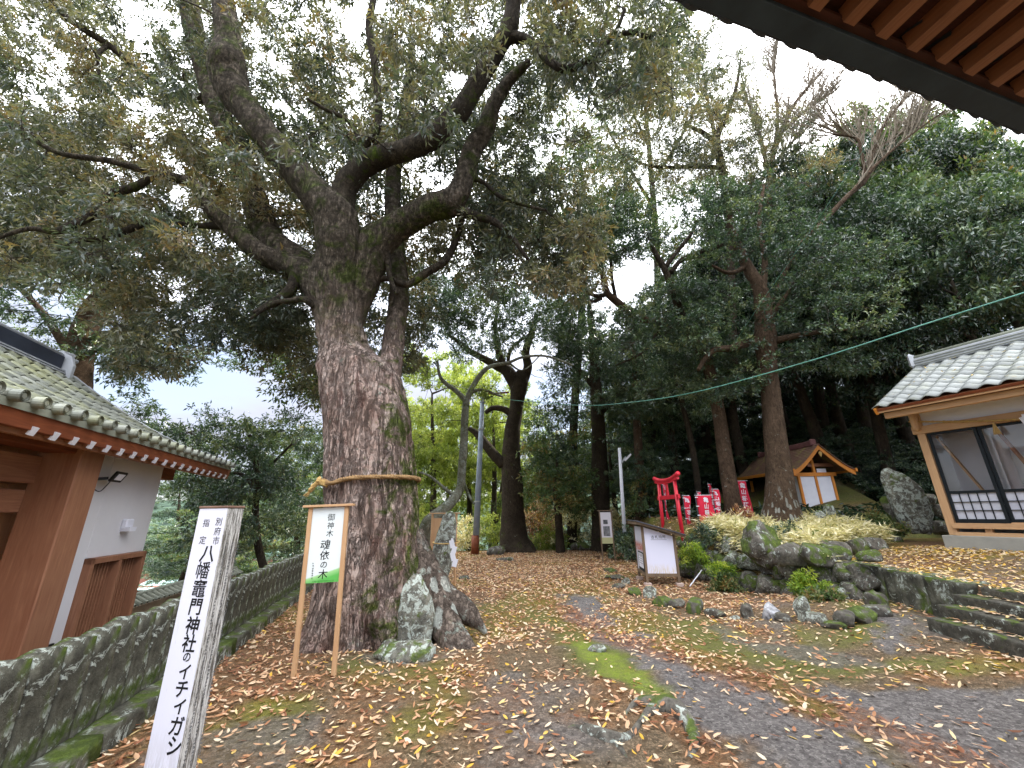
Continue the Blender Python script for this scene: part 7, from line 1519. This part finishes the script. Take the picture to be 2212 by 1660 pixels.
# ================================================================== poles and wires
g = G(1026, 1198); gx = P(1043, 848, g[1])
M_['pole_grey'] = plain_mat('pole_grey', '7b8694', '97a2b0', .6, 3, .1); M_['steel'] = plain_mat('steel', '9da3a6', 'b9bec0', .35, 3, .05, 20, .5, .3)
up_ = thing('utility_pole', 'tall blue-grey utility pole standing at the left end of the path', 'utility pole', tuple(g))
MB().tube([(0, 0, -.3), (gx[0] - g[0], 0, gx[2])], [.145, .095], 16).build('pole', M_['pole_grey'], up_, smooth=True)
MB().tube([(0, 0, -.1), (.005, 0, .75)], [.17, .165], 16).build('base_sleeve', M_['wood_eave'], up_, smooth=True)
for z in (2.1, 5.3, 6.6): MB().tube([(.004 * z * 10 - .01, 0, z), (.004 * z * 10 - .01, 0, z + .06)], .145, 16).build('band', M_['steel'], up_)
MB().beam((.26, -.15, 6.7), (.26, .8, 6.9), .08, .08).build('bracket', M_['steel'], up_); MB().beam((.15, -.1, 6.95), (1.5, -.1, 7.05), .07, .07).build('cross_arm', M_['wood_eave'], up_)
a_ = P(1338, 968, 16.0); g = P(1347, 1150, 16.0); lp = thing('lamp_pole', 'white slim lamp pole with angled tube light behind the offering box', 'lamp post', (g[0], 16.0, hz1(g[0], 16.0)))
hh_ = a_[2] - hz1(g[0], 16); MB().tube([(0, 0, -.1), (a_[0] - g[0], 0, hh_)], [.075, .06], 12).build('pole', M_['white_paint'], lp, smooth=True)
q = a_[0] - g[0]; MB().beam((q, -.02, hh_ - .62), (q + .20, -.06, hh_ - .36), .05, .05).build('arm', M_['steel'], lp); MB().beam((q + .14, -.08, hh_ - .52), (q + .40, -.1, hh_ - .27), .09, .07).build('lamp_head', M_['white_paint'], lp, bevel=.01)
def wire(label, pts, rad, mat, name='cable'):
    q = np.array([P(*p) for p in pts]); c_ = catmull(q, 40); o = np.array(c_[0]); ob = MB().tube(c_ - o, rad, 6).build(name, mat); ob.location = o; return tag(ob, label, 'cable')
M_['wire_green'] = plain_mat('wire_green', '4f8377', '6aa596', .5); M_['wire_dark'] = plain_mat('wire_dark', '3a4c4a', '4c5f5c', .5)
wire('pale green service cable running from the utility pole across the wood to the right', [(1062, 858, 18.4), (1120, 866, 17), (1250, 876, 14), (1350, 871, 11.5), (1500, 848, 9.8), (1750, 780, 8), (2000, 700, 6.5), (2240, 624, 5.4)], .012, M_['wire_green'])
wire('dark cable in front of the yellow-green trees, between oak and utility pole', [(870, 812, 14), (950, 826, 16), (1043, 850, 18.5)], .014, M_['wire_dark'])
wire('dark cable passing behind the gate roof towards the oak', [(-60, 660, 7), (100, 678, 7.5), (250, 705, 8.2), (420, 742, 9), (520, 770, 9.8)], .010, M_['wire_dark'])
wire('thin green line dropping from the dark eave to the leaning tree', [(2075, -20, 2.6), (2000, 100, 3.2), (1900, 270, 4.4), (1750, 500, 6.6), (1640, 660, 8.8), (1575, 760, 11)], .0045, M_['wire_green'])

# ================================================================== beyond the fence: tiled wall, hotel
a_, b_ = P(282, 1338, 8.0), P(392, 1318, 9.6)
TWM = frame((a_[0] - .8 * (b_[0] - a_[0]), a_[1] - .8 * (b_[1] - a_[1]), 0), (b_[0] - a_[0], b_[1] - a_[1], 0)); zt_ = P(300, 1300, 8.3)[2]
tw = thing('tiled_wall', 'low earthen wall capped with dark mossy tiles behind the gate', 'wall', M=TWM)
MB().box((2.6, .1, zt_ - .75), (5.6, .18, 1.4)).build('wall_body', plain_mat('earth_wall', '8a7a66', 'a69680', .9), tw)
q = half_pipe(.055, .05, .22).mesh('cap_tile'); q.materials.append(M_['tile'])
for k_ in range(34):
    for s_ in (-1, 1): o = bpy.data.objects.new('cap_tile', q); COL.objects.link(o); o.parent = tw; o.location = (-.1 + k_ * .165, .1 - .24 * s_, zt_ - .0); o.rotation_euler = (.5, 0, 0 if s_ == 1 else math.pi)
MB().tube([(-.2, .1, zt_ + .12), (5.5, .1, zt_ + .12)], .06, 10).build('cap_ridge', M_['tile'], tw)
HD = 110.0; a_ = P(300, 1205, HD); b_ = P(520, 1205, HD); zt2 = a_[2]; z02 = P(300, 1290, HD)[2]
ho = thing('brick_hotel', 'distant salmon brick apartment hotel with dark window bands, down in the valley', 'building', M=frame((a_[0] - 12, HD, 0), (1, .0, 0)))
M_['salmon'] = plain_mat('salmon', 'a8705e', 'b98070', .8, .3, .05); M_['dark_window'] = plain_mat('dark_window', '3b4356', '4d566a', .3, .2, .0); M_['roof_teal'] = plain_mat('roof_teal', 'a9c9c4', 'bcd6d2', .5, .2, 0)
Wt = b_[0] - a_[0] + 24; MB().box((Wt / 2, 6, (zt2 + z02) / 2 - 4), (Wt, 12, zt2 - z02 + 8)).build('wall', M_['salmon'], ho); MB().box((Wt / 2, 6, zt2 + .5), (Wt + 1, 13, 1.0)).build('roof', M_['roof_teal'], ho)
bay = 16.5; fl_h = (zt2 - z02) / 4.4
for c_ in range(int(Wt // bay)):
    for f_ in range(4):
        xb = 2 + c_ * bay; zf = zt2 - 1.6 - f_ * fl_h
        w_ = MB().box((xb + 4.6, -.1, zf - .7), (9.0, .5, 1.5)).build('window', M_['dark_window'], ho); MB().box((xb + 4.6, -.5, zf - 2.0), (9.2, .6, .8)).build('balcony_rail', M_['salmon'] if f_ % 2 else M_['dark_window'], w_)
        for q in range(1, 4): MB().box((xb + .1 + 2.25 * q, -.42, zf - .7), (.25, .15, 1.5)).build('window_mullion', M_['white_paint'], w_)
a_ = P(318, 1292, 78); lh = thing('low_house', 'small house with pale teal roof in front of the brick hotel', 'house', M=frame((a_[0] - 3, 78, 0), (1, .1, 0))); zl = P(318, 1262, 78)[2]; zl0 = P(318, 1300, 78)[2]
MB().box((2.6, 4, (zl + zl0) / 2 - 2.5), (5, 7, zl - zl0 + 4)).build('wall', M_['salmon'], lh); MB().prism([(-.5, zl - .9), (8.5, zl - .9), (4, zl + .1)], 6, 0, -.4).build('roof', M_['roof_teal'], lh)
for q in range(2): MB().box((1.4 + 2.4 * q, .45, zl - 2.0), (1.2, .15, .8)).build('window', M_['dark_window'], lh)
tot = sum(sum(1 for _ in ()) or len(m_.polygons) for m_ in bpy.data.meshes); print('unique faces', tot, 'objects', len(bpy.data.objects))
